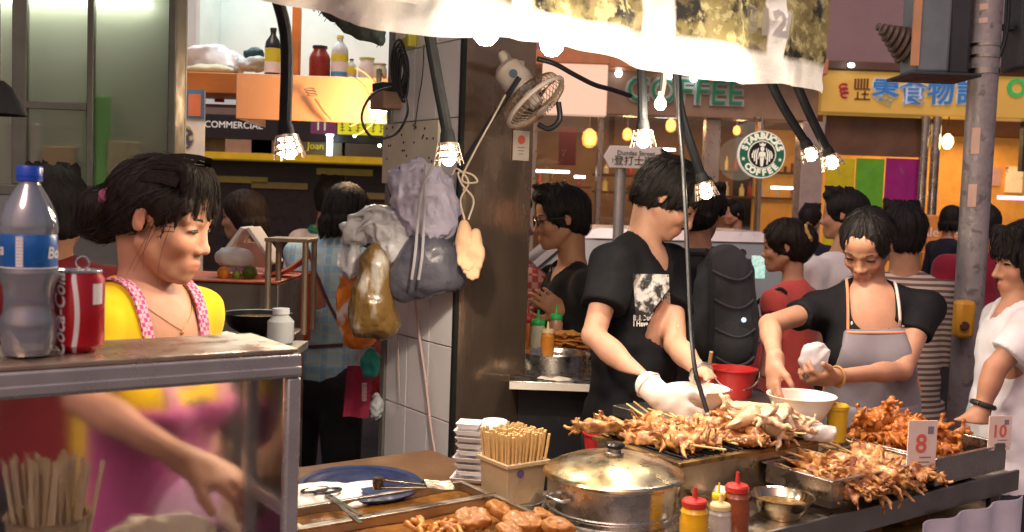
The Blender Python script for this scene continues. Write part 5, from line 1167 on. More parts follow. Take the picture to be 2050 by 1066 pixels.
ubox(MB(), g0+.006, g1-.006, h0+.006, h1-.006, TZ+.002, TZ+.05).build('ember_bed', M('ember_bed', (.02,.015,.012), .9, bump=1, bs=40, col2=(.10,.02,.005), cs=30, ct=(.6,.7)), gr)
for k in range(24): MB().tube([T_(g0+.01+k*(g1-g0-.02)/23, h0+.004, gz+.002), T_(g0+.01+k*(g1-g0-.02)/23, h1-.004, gz+.002)], .0018, 5).build('rack_wire', blackm, gr)
for k in range(5): MB().tube([T_(g0+.004, h0+.02+k*(h1-h0-.04)/4, gz-.0018), T_(g1-.004, h0+.02+k*(h1-h0-.04)/4, gz-.0018)], .002, 5).build('rack_wire', blackm, gr)
# --- squid skewers
sq_m = M('grilled_squid', (.58,.30,.10), .38, col2=(.20,.06,.016), cs=38, ct=(.42,.58), bump=.35, bs=110, coat=.35, var=.22, vs=26)
fr_m = M('fried_squid', (.50,.17,.025), .45, col2=(.28,.075,.012), cs=42, ct=(.42,.6), bump=.6, bs=120, coat=.2, var=.25, vs=30)
pale_m = M('pale_squid', (.66,.46,.28), .4, col2=(.40,.17,.07), cs=22, ct=(.55,.7), bump=.3, bs=80, coat=.3)
def squid_mesh(seed, mantle=True, ten=6, size=1.0, amp=.0025, res=.0036, curl=1.0):
    rs_ = random.Random(seed); f_ = Field()
    if mantle:
        f_.rc((0,-.035*size,0), (0,.02*size,.004), .012*size, .022*size, 0); f_.ell((0,-.038*size,.002), (.03*size,.016*size,.006*size), None, .008); f_.ell((.006,.0,.004), (.018*size,.03*size,.014*size), None, .01)
    f_.ell((0,.03*size,.004), (.013*size,.014*size,.012*size), None, .01)
    for k in range(ten):
        p = np.array([rs_.uniform(-.01,.01), .034*size, .004]); d = np.array([rs_.uniform(-.8,.8), rs_.uniform(.5,1.2), rs_.uniform(-.1,.25)]); d /= np.linalg.norm(d); r_ = rs_.uniform(.0060,.0088)*size
        for j in range(6):
            q = p + d*.0095*size; f_.rc(p, q, r_, r_*.9, .003); p = q; r_ *= .88; d = d + np.array([rs_.uniform(-.6,.6), rs_.uniform(-.5,.3), rs_.uniform(-.7,.35)])*curl; d /= np.linalg.norm(d)
            if p[2] < -.006: d[2] = abs(d[2])
    f_.disp(lambda p: amp*noise3(p*85, seed) + amp*.5*noise3(p*190, seed+1)); v, fc_ = f_.mesh(res)
    me = bpy.data.meshes.new('squid'); me.from_pydata([tuple(q) for q in v], [], [list(map(int, q)) for q in fc_]); me.update(); me.polygons.foreach_set('use_smooth', [True]*len(me.polygons)); return me
SQ = [squid_mesh(100+k) for k in range(5)]; FR = [squid_mesh(200+k, k % 2 == 0, 8, 1.05, .0045, .004, 1.4) for k in range(5)]; PALE = [squid_mesh(300+k, True, 4, 1.25, .002, .0045) for k in range(3)]
stk = MB().tube([(0,-.185,.008),(0,.10,.004)], .0026, 6); sk_me = None
rs = random.Random(21)
def skewer(p, rz, rx, ry, label, group, n=3, mat=sq_m):
    global sk_me
    t = thing('squid_skewer', label, 'skewer', p, group); t.rotation_euler = (rx, ry, rz)
    if sk_me is None:
        o_ = stk.build('stick', bamboo, t, 60, local=True); sk_me = o_.data
    else: link('stick', sk_me, bamboo, t, 0)
    for k in range(n):
        me = rs.choice(SQ)
        o_ = bpy.data.objects.new('squid_piece', me); COL.objects.link(o_); o_.parent = t; o_.location = (rs.uniform(-.004,.004), -.02+.055*k, .004); o_.rotation_euler = (rs.uniform(-.2,.2), rs.uniform(-1.3,1.3), rs.uniform(-.7,.7)); sc__ = rs.uniform(.85,1.15); o_.scale = (sc__*.9, sc__*.9, sc__*rs.uniform(.5,.95))
        if not me.materials: me.materials.append(mat)
    return t
base_rz = math.atan2(SU, CU)
for k in range(15):
    row = k % 2; u = g0+.035 + (g1-g0-.06)*((k//2)+.5*row+.2)/9; v = lerp(h0+.10, h1-.09, rs.random())
    skewer(T_(u, v, gz+.014+.010*(k % 3)), base_rz + math.pi + rs.uniform(-.45,.45) + (0 if k % 3 else math.pi), rs.uniform(-.14,-.02), rs.uniform(-.4,.4), 'grilled squid skewer lying on the black wire rack of the grill', 'squid skewers on the grill')
skewer(T_(g0+.05, h1-.07, gz+.03), base_rz+1.25, 0, 0, 'squid skewer with its bare stick poking past the grill corner', None)
# pale uncooked squid heap beside the white bowls
for k in range(12):
    c = P(1478+rs.uniform(0,85), 842+rs.uniform(-26,22), 2.47+rs.uniform(-.04,.05)); me = PALE[k % 3]
    if not me.materials: me.materials.append(pale_m)
    o = bpy.data.objects.new('pale_squid', me); COL.objects.link(o); o.location = c; o.rotation_euler = (rs.uniform(-.6,.6), rs.uniform(-.6,.6), rs.uniform(0,6)); s9 = rs.uniform(.7,1.05); o.scale = (s9,)*3
    tag(o, 'pale uncooked squid heaped behind the grill between the two white bowls', 'squid', 'pale squid heap')
# skewer tray
t3 = tray('skewer_tray', 'shallow stainless tray of pale squid skewers with a price card', 1.905, 2.30, 1.365, 1.552, .955, 1.0, steel)
for u in (1.95, 2.25): ubox(MB(), u-.02, u+.02, 1.38, 1.54, TZ+.001, .9545).build('support_block', steel_dull, t3)
for k in range(13):
    u = lerp(1.95, 2.26, (k+.5)/13) + rs.uniform(-.01,.01); v = 1.46 + rs.uniform(-.015,.03)
    skewer(T_(u, v, .975+.013*(k % 3)), base_rz + math.pi + rs.uniform(-.25,.35), rs.uniform(-.16,-.05), rs.uniform(-.5,.5), 'squid skewer in the shallow stainless tray behind the first price card', 'squid skewers in the tray', 3)
# fried squid tray
t4 = tray('fried_tray', 'deep stainless tray heaped with orange fried squid', 2.325, 2.665, 1.365, 1.70, TZ+.002, 1.0, steel)
for k in range(64):
    rr = math.sqrt(rs.random()); a = rs.uniform(0, 6.283); u = 2.48 + .135*rr*math.cos(a); v = 1.57 + .125*rr*math.sin(a); zz = .955 + .115*(1-rr**1.5)*rs.uniform(.35,1) + .012
    me = FR[k % 5]
    if not me.materials: me.materials.append(fr_m)
    o = bpy.data.objects.new('fried_squid', me); COL.objects.link(o); o.location = T_(u, v, zz); o.rotation_euler = (rs.uniform(-.7,.7), rs.uniform(-.7,.7), rs.uniform(0,6.3)); s9 = rs.uniform(.8,1.2); o.scale = (s9,)*3
    tag(o, 'orange battered fried squid piece in the deep tray heap', 'food', 'fried squid heap')
# price cards
cardm = M('card_cream', (.66,.52,.46), .6, var=.08); red_ink = M('ink_red', (.6,.12,.08), .6, var=0); grey_ink = M('ink_grey', (.2,.18,.22), .6, var=0)
def card(px, py, w, h, u, v, z, label, num, sub):

    t = thing('price_card', label, 'price card', T_(u,v,z)); tl = V((0,0,1)); ax = (UD*.35 + X*.65).normalized(); VD = ax.cross(V((0,0,-1))); q = T_(u, v, z)
    MB().box(q + tl*h/2, (w, .003, h), (ax, VD, Z_)).build('card', cardm, t)
    f_ = q - VD*.002
    put_text('lettering', num, h*.5, red_ink, f_ + Z_*h*.55 - ax*w*.05, ax, Z_, t, .0003, .0008, 1, lift=.0004)
    for k in range(3): MB().box(f_ + Z_*h*(.12+.09*k) + ax*w*(.12-.05*(k % 2)), (w*.4, .0008, h*.02), (ax, VD, Z_)).build('handwriting', grey_ink, t)
    MB().box(f_ + Z_*h*.82 + ax*w*.27, (w*.2, .0008, h*.14), (ax, VD, Z_)).build('handwriting', grey_ink, t)
    MB().box(q - Z_*.004 + tl*.012, (.03, .012, .02), (ax, VD, Z_)).build('clip', steel_dull, t)
card(1830, 890, .078, .128, 2.225, 1.345, .985, 'cream price card with red number clipped to the skewer tray', '8', '')
card(1990, 880, .068, .092, 2.60, 1.352, .995, 'small price card with red number clipped to the fried squid tray', '10', '')
# --- bowls
pbowl = M('bowl_white', (.85,.78,.68), .35, var=.05, coat=.2)
def bowl(name, label, cat, c, r, h, mat, foot=.55, n=40):
    t = thing(name, label, cat, c); MB().lathe([(0,.002),(r*foot,0),(r*foot*1.05,h*.08),(r*.86,h*.62),(r*.96,h*.94),(r*1.02,h),(r*1.02,h*1.03),(r*.95,h*.99),(r*.84,h*.66),(r*foot*.95,h*.12),(0,h*.09)], c, n).build('bowl_shell', mat, t); return t
b1 = P(1396,803,2.68); wb1 = bowl('white_bowl', 'white plastic bowl held between the hands of the man in black', 'bowl', b1 - Z_*.035, .083, .07, pbowl)
b2 = P(1603,822,2.62); wb2 = bowl('white_bowl', 'white plastic bowl under the hands of the woman in the grey apron', 'bowl', b2 - Z_*.035, .088, .075, pbowl)
bx_ = thing('work_counter', 'steel work counter behind the grill carrying the white bowls', 'counter', T_(2.1,2.02,0)); z_ = b2.z-.036
ubox(MB(), 1.86, 2.42, 1.862, 2.06, z_-.03, z_).build('table_top', steel_dull, bx_, bevel=.003)
for u in (1.89,2.39): ubox(MB(), u-.015, u+.015, 1.87, 1.9, 0, z_-.031).build('leg', steel_dull, bx_)
sb_m = M('bowl_steel', (.56,.48,.34), .16, metal=1, var=.08, rvar=.06)
for c, r, lb, inner in ((T_(1.705,1.515,TZ-.012), .068, 'steel bowl of dark sauce between the grill and the sauce bottles', (.10,.06,.02)), (T_(1.815,1.43,TZ-.012), .073, 'steel bowl of spiced sauce beside the skewer tray', (.24,.13,.03))):
    t = bowl('steel_bowl', lb, 'bowl', c, r, .048, sb_m); MB().lathe([(r*.72,.022),(r*.80,.030),(r*.4,.032),(0,.0325)], c, 28).build('sauce', M('sauce_%d' % int(r*1000), inner, .3, col2=tuple(k*.4 for k in inner), cs=60, bump=.6, bs=120, coat=.3), t)
c = P(1676,845,2.6); yc = thing('yellow_tub', 'mustard yellow plastic tub with lid beside the white bowl', 'tub', c - Z_*.05); ym = M('mustard_plastic', (.50,.31,.015), .4, var=.1)
MB().lathe([(.0,-.05),(.023,-.05),(.026,.03),(.026,.032)], c, 24).build('tub_body', ym, yc); MB().lathe([(.028,.033),(.029,.043),(.024,.047),(0,.047)], c, 24).build('lid', ym, yc)
crumple('plastic_bag', 'crumpled clear plastic bag under the white bowl', 'bag', P(1638,868,2.5), (.045,.03,.022), M('bag_clear_white', (.75,.72,.7), .25, transl=.3, bump=.5, bs=50), 90, .010, 30)
# --- squeeze bottles on the stall front
def squeeze(c, r, h, body, capm, label, nozzle=True, liquid=None):
    t = thing('squeeze_bottle', label, 'bottle', c)
    MB().lathe([(0,.001),(r*.9,0),(r,.006),(r,h*.55),(r*.93,h*.66),(r*.97,h*.72),(r*.8,h*.80),(r*.78,h*.82)], c, 28).build('bottle_body', body, t)
    MB().lathe([(r*.86,h*.822),(r*.9,h*.835),(r*.9,h*.93),(r*.8,h*.965),(r*.25,h*.985),(r*.2,h*1.0),(r*.12,h*1.22),(0,h*1.225)], c, 24).build('cap', capm, t); return t
redcap = M('cap_red', (.48,.03,.02), .4, coat=.2, var=.06)
squeeze(T_(1.492,1.392,TZ-.012), .029, .100, M('mustard_yellow', (.75,.40,.01), .3, coat=.3, var=.04), redcap, 'yellow mustard squeeze bottle with red cap')
squeeze(T_(1.640,1.41,TZ-.012), .028, .106, M('chilli_brown', (.26,.065,.025), .3, coat=.3, var=.06), redcap, 'red brown chilli squeeze bottle with red cap')
squeeze(T_(1.562,1.385,TZ-.012), .024, .082, M('clear_plastic', (.8,.75,.7), .25, trans=.6, var=.05), M('cap_cream', (.72,.55,.28), .5), 'small clear squeeze bottle with cream cone cap')
squeeze(T_(1.600,1.425,TZ-.012), .016, .088, M('pale_plastic', (.78,.7,.5), .3, transl=.2), M('cap_yellow', (.75,.55,.02), .4), 'slim pale squeeze bottle with yellow cap')

# --- glass case in front of the cook in yellow
e0, e1, k0, k1, cz0, cz1 = -.12, .603, 1.353, 1.515, TZ+.001, 1.372
cs_ = thing('glass_case', 'steel framed glass display case with flat worn metal top', 'display case', T_(.25,1.43,.9))
ct = thing('case_stand', 'dark steel stand carrying the glass case', 'stand', T_(.25,1.43,0)); ubox(MB(), e0, e1-.005, k0+.004, k1-.004, TZ-.04, TZ).build('stand_top', steel_dull, ct)
for u in (e0+.03, e1-.03):
    for v in (k0+.02, k1-.02): MB().tube([T_(u,v,0), T_(u,v,TZ-.041)], .014, 8).build('leg', steel_dull, ct)
fm = M('case_frame', (.50,.50,.50), .30, metal=.6, var=.12, rvar=.12)
ubox(MB(), e0, e1, k0, k1+.02, cz1+.001, cz1+.008).build('top_plate', M('case_top', (.50,.40,.31), .33, metal=.75, col2=(.28,.17,.10), cs=7, ct=(.5,.75), rvar=.16), cs_, bevel=.002)
ubox(MB(), e0, e1+.003, k0-.006, k0+.014, cz1-.034, cz1).build('frame_rail', fm, cs_, bevel=.003); ubox(MB(), e0, e1+.002, k0-.010, k0-.006, cz1-.030, cz1-.017).build('frame_bead', fm, cs_, bevel=.002)
ubox(MB(), e1-.014, e1+.002, k0+.015, k1+.004, cz1-.030, cz1).build('frame_rail', fm, cs_, bevel=.003)
ubox(MB(), e0, e1, k1-.006, k1+.008, cz1-.022, cz1).build('frame_rail', fm, cs_, bevel=.003)
ubox(MB(), e1-.018, e1+.003, k0-.006, k0+.014, cz0, cz1-.0345).build('frame_post', fm, cs_, bevel=.003); ubox(MB(), e1-.018, e1+.002, k1-.010, k1+.008, cz0, cz1-.0305).build('frame_post', fm, cs_, bevel=.003)
ubox(MB(), e1-.014, e1+.001, k0+.0145, k1-.0105, 1.125, 1.148).build('frame_rail', fm, cs_, bevel=.003)
gm = bpy.data.materials.new('greasy_glass'); gm.use_nodes = True; _N = gm.node_tree.nodes; _L = gm.node_tree.links; _N.remove(_N['Principled BSDF'])
_rf = _N.new('ShaderNodeBsdfRefraction'); _rf.inputs['IOR'].default_value = 1.12; _rf.inputs['Roughness'].default_value = .30
_gl = _N.new('ShaderNodeBsdfGlossy'); _gl.inputs['Roughness'].default_value = .05; _df = _N.new('ShaderNodeBsdfTransparent'); _m1 = _N.new('ShaderNodeMixShader'); _m2 = _N.new('ShaderNodeMixShader')
_fr = _N.new('ShaderNodeFresnel'); _fr.inputs[0].default_value = 1.3; _L.new(_fr.outputs[0], _m1.inputs[0]); _L.new(_rf.outputs[0], _m1.inputs[1]); _L.new(_gl.outputs[0], _m1.inputs[2]); _m2.inputs[0].default_value = .12
_L.new(_m1.outputs[0], _m2.inputs[1]); _L.new(_df.outputs[0], _m2.inputs[2]); _L.new(_m2.outputs[0], _N['Material Output'].inputs[0])
ubox(MB(), e0, e1-.02, k0+.002, k0+.006, cz0, cz1-.035).build('pane', gm, cs_, 0)
ubox(MB(), e1-.008, e1-.005, k0+.016, k1-.012, cz0, cz1-.032).build('pane', glass('case_side_glass', (.93,.9,.88), .05, .9), cs_, 0)
# inside the case: bamboo sticks in a holder and a pale heap
c = T_(.255, 1.44, TZ+.04); c = P(95,1150,1.345); c.z = 1.165; CB = 1.052
hj = thing('stick_cup', 'cream plastic cup of bamboo sticks inside the glass case', 'cup', V((c.x,c.y,CB)))
MB().lathe([(0,CB-c.z+.002),(.045,CB-c.z+.001),(.052,-.002),(.056,.0),(.05,-.001),(.043,CB-c.z+.006),(0,CB-c.z+.007)], c, 24).build('cup_shell', hm, hj)
cb = MB().box((0,0,.09), (.0045,.0035,.175)).build('bamboo_stick', M('pale_bamboo', (.72,.58,.36), .6, var=.15, vs=40), None, 0); tag(cb, 'flat bamboo stick standing in the cup inside the glass case', 'stick', 'bamboo sticks inside the case'); first = True
for k in range(64):
    rr = math.sqrt(rs.random())*.038; a = rs.uniform(0,6.283); p = V((c.x+rr*math.cos(a), c.y+rr*math.sin(a), CB+.008)); tl = (-rr*math.sin(a)*4.5+rs.uniform(-.05,.05), rr*math.cos(a)*4.5+rs.uniform(-.05,.05), rs.uniform(0,3))
    if first: cb.location = p; cb.rotation_euler = tl; first = False
    else: o = cb.copy(); COL.objects.link(o); o.location = p; o.rotation_euler = tl
crumple('noodle_heap', 'pale heap of cooked pieces inside the glass case', 'food', T_(.43,1.44,1.09), (.085,.05,.045), M('pale_food', (.72,.6,.42), .5, bump=.5, bs=60), 95, .010, 30, UA)
ubox(MB(), e0+.01, e1-.02, k0+.01, k1-.012, 1.044, 1.050).build('inner_shelf', steel_dull, cs_)
# --- drink can and water bottle on the case
def red_can(N, L, co, noise, mixc, rng):
    sx = N.new('ShaderNodeSeparateXYZ'); L.new(co, sx.inputs[0]); at = N.new('ShaderNodeMath'); at.operation = 'ARCTAN2'; L.new(sx.outputs[1], at.inputs[0]); L.new(sx.outputs[0], at.inputs[1])
    sn_ = N.new('ShaderNodeMath'); sn_.operation = 'SINE'; ml = N.new('ShaderNodeMath'); ml.operation = 'MULTIPLY'; ml.inputs[1].default_value = 30; L.new(sx.outputs[2], ml.inputs[0]); L.new(ml.outputs[0], sn_.inputs[0])
    m2_ = N.new('ShaderNodeMath'); m2_.operation = 'MULTIPLY_ADD'; m2_.inputs[1].default_value = .16; m2_.inputs[2].default_value = -1.40; L.new(sn_.outputs[0], m2_.inputs[0])
    df = N.new('ShaderNodeMath'); df.operation = 'SUBTRACT'; L.new(at.outputs[0], df.inputs[0]); L.new(m2_.outputs[0], df.inputs[1]); ab_ = N.new('ShaderNodeMath'); ab_.operation = 'ABSOLUTE'; L.new(df.outputs[0], ab_.inputs[0])
    return mixc(rng(ab_.outputs[0], .085, .11, 1, 0), (.42,.008,.018), (.75,.72,.72))
q = G(158,702,cz1+.009); cz = cz1+.0085; c = V((q.x, q.y, cz)); can = thing('drink_can', 'red soft drink can with white swirl script and pull ring', 'can', c); r = .0325
MB().lathe([(0,.002),(.022,.0),(.026,.004),(r,.010),(r,.098),(.0285,.106),(.0285,.1075)], c, 48).build('can_body', M('can_red', (.42,.008,.018), .25, metal=.25, pat=red_can, coat=.4, var=.04, rvar=.05), can)
MB().lathe([(.0287,.108),(.0292,.1105),(.0275,.1115),(.0265,.108),(0,.1078)], c, 40).build('can_lid', M('can_alu', (.75,.75,.75), .22, metal=1, var=.03), can)
MB().tube([c + V((.004+.009*math.cos(t), .0, .121+.0085*math.sin(t))) for t in np.linspace(0,6.283,20)], .0013, 6).build('pull_ring', M('can_alu', (.75,.75,.75)), can); MB().box(c+V((.004,0,.1105)),(.010,.008,.004)).build('ring_tab', M('can_alu', (.75,.75,.75)), can)
white_ink = M('ink_white', (.85,.83,.82), .4, var=0)
def cyl_text(name, body, size, mat, c, r, ang, zc, vertical, parent, slant=0., sx=1.):
    me = text_mesh(body, size, 0, .0006); bm_ = bmesh.new(); bm_.from_mesh(me); bmesh.ops.triangulate(bm_, faces=bm_.faces); bmesh.ops.subdivide_edges(bm_, edges=[e for e in bm_.edges if e.calc_length() > .003], cuts=2); bm_.to_mesh(me); bm_.free(); po = V(parent['_o'])
    for v in me.vertices:
        x, y = v.co.x*sx + slant*v.co.y, v.co.y
        if vertical: x, y = -y, x
        a = ang + x/r; v.co = c - po + V((r*math.cos(a), r*math.sin(a), zc + y))
    return link(name, me, mat, parent, 0)
cyl_text('script', 'Coca-Cola', .026, white_ink, c, r+.0004, -1.98, .054, True, can, .3)
m = MB(); m.sheet(lambda a, b: c + V(((r+.0004)*math.cos(-.62+a*.5), (r+.0004)*math.sin(-.62+a*.5), .066+.028*b)), 8, 2, .0004); m.build('info_panel', white_ink, can)
q = G(57,712,cz1+.009); c = V((q.x, q.y, cz)); wb_ = thing('water_bottle', 'clear plastic water bottle with blue label and blue cap', 'bottle', c); r = .0375
wg = glass('bottle_plastic', (.97,.98,1.0), .06, .82, 1.7, .17)  # bluish white haze mixed into the plastic stands for pale reflections
BS = .93
prof = [(0,.004),(.02,.0),(.032,.003),(.0355,.012),(.0345,.018),(.0365,.024),(.0365,.05),(.033,.058),(.0318,.075),(.033,.09),(.0365,.100),(r,.106),(r,.112),(.0362,.116),(.0362,.160),(r,.164),(r,.170),(.0355,.184),(.030,.198),(.022,.212),(.0155,.222),(.0135,.226),(.0135,.232)]
prof = [(a_*BS, b_) for a_, b_ in prof]; MB().lathe(prof + [(r_-.0009, z_+.0004) for r_, z_ in prof[::-1] if r_ > .012] + [(0,.006)], c, 48).build('bottle_shell', wg, wb_)
MB().lathe([(a_*BS, b_) for a_, b_ in ((.0335,.022),(.0345,.028),(.0345,.048),(.0312,.058),(.0300,.075),(.0312,.09),(.0346,.101),(.0346,.112))], c, 40).build('water', glass('water_inside', (.90,.94,1.0), .03, .93, 1.33), wb_)
def lab_pat(N, L, co, noise, mixc, rng): return mixc(rng(noise(22, 3), .55, .6, 0, .6), (.012,.13,.46), (.03,.22,.60))
MB().lathe([(.0366*BS,.1165),(.0369*BS,.117),(.0369*BS,.1595),(.0366*BS,.160)], c, 48).build('label_band', M('label_blue', (.01,.1,.4), .3, pat=lab_pat, coat=.3), wb_)
cyl_text('lettering', 'Bonaqua', .021, white_ink, c, .0373*BS, -3.15, .140, False, wb_, .15); cyl_text('lettering', 'Bonaqua', .021, white_ink, c, .0373*BS, .62, .136, False, wb_, .15)
for k in range(9): cyl_text('small_print', 'iiiiii', .0065, white_ink, c, .0373*BS, -1.45, .1215+.0042*k, False, wb_)
MB().lathe([(.0365*BS,.1162),(.0372*BS,.1165),(.0372*BS,.1178),(.0365*BS,.1182)], c, 40).build('label_edge', white_ink, wb_)
MB().lathe([(.0142,.228),(.0158,.229),(.0158,.2335),(.0150,.2340),(.0158,.2345),(.0158,.2465),(.0148,.2480),(0,.2482)], c, 30).build('cap', M('cap_blue', (.015,.08,.55), .35, coat=.2), wb_)
# ================================================================== pillar, cabinet, loft, lamps, hung things
# --- pillar: tiled side and steel side, same 36 degree grid
K0 = P(912, 600, 3.0); ku, kv = K0.dot(UD), K0.dot(VD); PH = 4.2
pil = thing('pillar', 'square pillar with white tiles on one side and a tarnished steel plate on the other', 'pillar', T_(ku+.14,kv+.21,0))
ubox(MB(), ku+.012, ku+.27, kv+.012, kv+.42, 0, PH).build('core', M('grout', (.30,.28,.26), .9), pil)
tile_m = M('white_tile', (.72,.71,.73), .22, var=.05, vs=3, col2=(.62,.58,.57), cs=7, ct=(.62,.8), coat=.3)
tw_, th_ = .1325, .228; tme = None
for i in range(3):
    for j in range(18):
        v0 = kv+.0145+i*.1355; z0 = .008+j*.2312
        if tme is None:
            o = ubox(MB(), ku+.002, ku+.0118, v0, v0+tw_, z0, z0+th_).build('tile', tile_m, pil, 0, .0018); tme = o; base = (v0, z0)
        else:
            c_ = tme.copy(); COL.objects.link(c_); c_.location = VD*(v0-base[0]) + Z_*(z0-base[1])
tarn = M('tarnished_steel', (.55,.42,.33), .20, metal=.85, coat=.3, col2=(.26,.17,.12), stretch=(1,1,.3), cs=3, ct=(.3,.7), rvar=.14, var=.2, vs=4, bump=.1, bs=12)
ubox(MB(), ku+.012, ku+.272, kv+.002, kv+.0115, 0, PH).build('steel_plate', tarn, pil, bevel=.002)
MB().box(T_(ku+.004,kv+.004,PH/2), (.014,.014,PH), UA).build('corner_trim', M('trim_dark', (.03,.035,.035), .4, metal=.6), pil)
ubox(MB(), ku-.006, ku+.012, kv+.4205, kv+.446, 0, PH).build('edge_strip', M('grey_strip', (.24,.24,.22), .5, metal=.5), pil)
def on_tile(px, py, lift=.0): # point on the tiled face plane
    r_ = ray(px, py); d = (ku - CAM.dot(UD) - lift)/r_.dot(UD); return CAM + r_*d
def on_plate(px, py, lift=.0):
    r_ = ray(px, py); d = (kv - CAM.dot(VD) - lift)/r_.dot(VD); return CAM + r_*d
# things fixed to the pillar
q = on_tile(826,302); pb = thing('pegboard', 'cream pegboard scrap with holes on the tiled pillar', 'board', q); a0 = on_tile(772,300); a1 = on_tile(882,300); vv = sorted((a0.dot(VD), a1.dot(VD)))
ubox(MB(), ku-.012, ku-.0005, vv[0], vv[1], on_tile(826,368).z, on_tile(826,246).z).build('board', M('peg_cream', (.62,.57,.46), .7), pb, bevel=.002)
rs = random.Random(31)
for k in range(34): MB().lathe([(.004,0),(.004,.001)], T_(ku-.0135, lerp(vv[0]+.015,vv[1]-.015,rs.random()), lerp(on_tile(826,362).z,on_tile(826,252).z,rs.random())), 8, (VD, Z_, UD)).build('peg_hole', M('hole_dark', (.05,.04,.05), .8), pb)
q = on_tile(826,66); o = thing('wall_clock', 'yellow green box shaped wall clock high on the tiled pillar', 'clock', q)
v_ = q.dot(VD); ubox(MB(), ku-.035, ku-.001, v_-.035, v_+.035, q.z-.05, q.z+.05).build('case', M('clock_lime', (.42,.40,.04), .4), o, bevel=.006)
MB().lathe([(.024,0),(.024,.003)], T_(ku-.036, v_, q.z), 24, (VD, Z_, -UD)).build('dial', M('dial_cream', (.7,.66,.55), .5), o)
for a in (.6, 2.4): MB().bar(T_(ku-.0405,v_,q.z), T_(ku-.0405,v_+.016*math.cos(a),q.z+.016*math.sin(a)), .002,.001).build('clock_hand', M('hole_dark', (.05,.04,.05)), o)
q = on_tile(792,200); o = thing('socket_box', 'brown socket box with black lid on the tiled pillar', 'socket', q); v_ = q.dot(VD)
ubox(MB(), ku-.07, ku-.001, v_-.045, v_+.05, q.z-.035, q.z+.02).build('box', M('socket_brown', (.28,.17,.12), .5), o, bevel=.004); ubox(MB(), ku-.068, ku-.002, v_-.035, v_+.04, q.z+.0205, q.z+.05).build('lid', M('socket_black', (.02,.02,.02), .5), o, bevel=.004)
cab = M('cable_black', (.012,.013,.016), .45, var=.1)
o = thing('cable_coil', 'black cable coiled and hung above the socket box', 'cable', on_tile(798,130)); m = MB(); c = on_tile(797,128,.05)
for k in range(5): m.tube([c + V((.022*math.cos(t)*(1-.1*k)+.006*k, -.008*k, .075*math.sin(t)-.012*k)) for t in np.linspace(0,6.283,22)], .0045, 6)
m.build('coil', cab, o)
MB().tube(spline([on_tile(806,175,.05), on_tile(812,150,.05), on_tile(800,95,.05)]), .006, 6).build('cable_tail', cab, o)
def cable(label, pts, r, mat=cab, name='cable'):
    o = MB().tube(spline(pts, 8), r, 8).build(name, mat, None, 60, loc=V(pts[0])); tag(o, label, name.split('_')[0] if name != 'cable' else 'cable'); return o
cable('black cable looping from the socket box over the orange hood', [on_tile(782,175,.06), P(745,190,2.95), P(724,235,2.92), P(745,275,2.95), P(790,270,3.0), P(815,230,3.0), on_tile(812,190,.06)], .004)
cable('thin black wire hanging beside the wall clock', [on_tile(849,90,.02), on_tile(846,150,.02), on_tile(838,200,.02), on_tile(830,260,.02)], .0018)
cable('pale cord hanging down the tiled pillar', [on_tile(822,470,.10), on_tile(829,560,.06), on_tile(838,660,.02), on_tile(852,760,.02), on_tile(862,850,.02), on_tile(872,915,.02)], .0042, M('cord_pink', (.5,.36,.33), .8), 'cord')
cable('thin cream cord along the tiled pillar edge', [on_tile(795,640,.03), on_tile(797,700,.02), on_tile(799,760,.02), on_tile(801,800,.02)], .002, M('cord_pink', (.5,.36,.33)), 'cord')
q = on_plate(1043,292,.003); st_ = thing('wall_notice', 'white notice with red round mark on the steel pillar side', 'notice', q)
MB().box(q, (.062,.002,.092), UA).build('paper', M('notice_cream', (.55,.47,.40), .6), st_); MB().lathe([(.014,0),(.014,.001)], q - VD*.0012 + Z_*.018, 20, (UD, Z_, -VD)).build('red_mark', M('ink_red', (.6,.12,.08)), st_)
for k in range(3): MB().box(q - VD*.0014 - Z_*(.006+.01*k), (.028-.005*k,.0008,.003), UA).build('print_line', M('ink_grey', (.2,.18,.22)), st_)
# --- bags hung on the pillar
film = M('bag_film', (.62,.62,.66), .28, transl=.25, var=.12, vs=14, bump=.6, bs=38, coat=.2)
lav = M('bag_lavender', (.50,.47,.62), .35, transl=.2, var=.1, vs=12, bump=.5, bs=30)
def bag(label, prims, mat, seed, amp=.010, fr=15, res=.005, name='plastic_bag', part='bag_film'):
    f_ = Field()
    for (px, py, d, rx, ry, rz) in prims: f_.ell(P(px,py,d), (rx,ry,rz), None, .03)
    f_.disp(lambda p: 1.7*amp*(np.abs(noise3(p*np.array([fr,fr,fr*.55]) + 1.6*noise3(p*fr*.5, seed+1)[:,None], seed)) - .3) + .9*amp*(np.abs(noise3(p*np.array([fr*2.3,fr*2.3,fr*1.1]), seed+2)) - .3) + .35*amp*(np.abs(noise3(p*fr*5, seed+3)) - .3))
    px, py, d = prims[0][:3]; t = thing(name, label, 'bag', P(px,py,d)); field_obj(part, f_, res, mat, t); return t
bg = bag('large lavender white plastic bag hung high on the tiled pillar', [(848,400,2.93,.095,.06,.11),(868,440,2.93,.075,.055,.07),(815,370,2.95,.06,.05,.06),(840,345,2.95,.05,.04,.04)], lav, 400, .013, 19)
f_ = Field(); f_.ell(P(858,530,2.93), (.09,.06,.098), None, 0); f_.ell(P(810,560,2.95), (.05,.045,.07), None, .04); f_.ell(P(905,560,2.94), (.045,.04,.04), None, .03); f_.disp(lambda p: .007*(np.abs(noise3(p*np.array([14,14,8.]), 410))-.3) + .003*noise3(p*45, 411)); field_obj('dark_contents', f_, .006, M('bag_charcoal', (.075,.075,.10), .32, var=.25, vs=12, bump=.4, bs=40, coat=.3), bg)
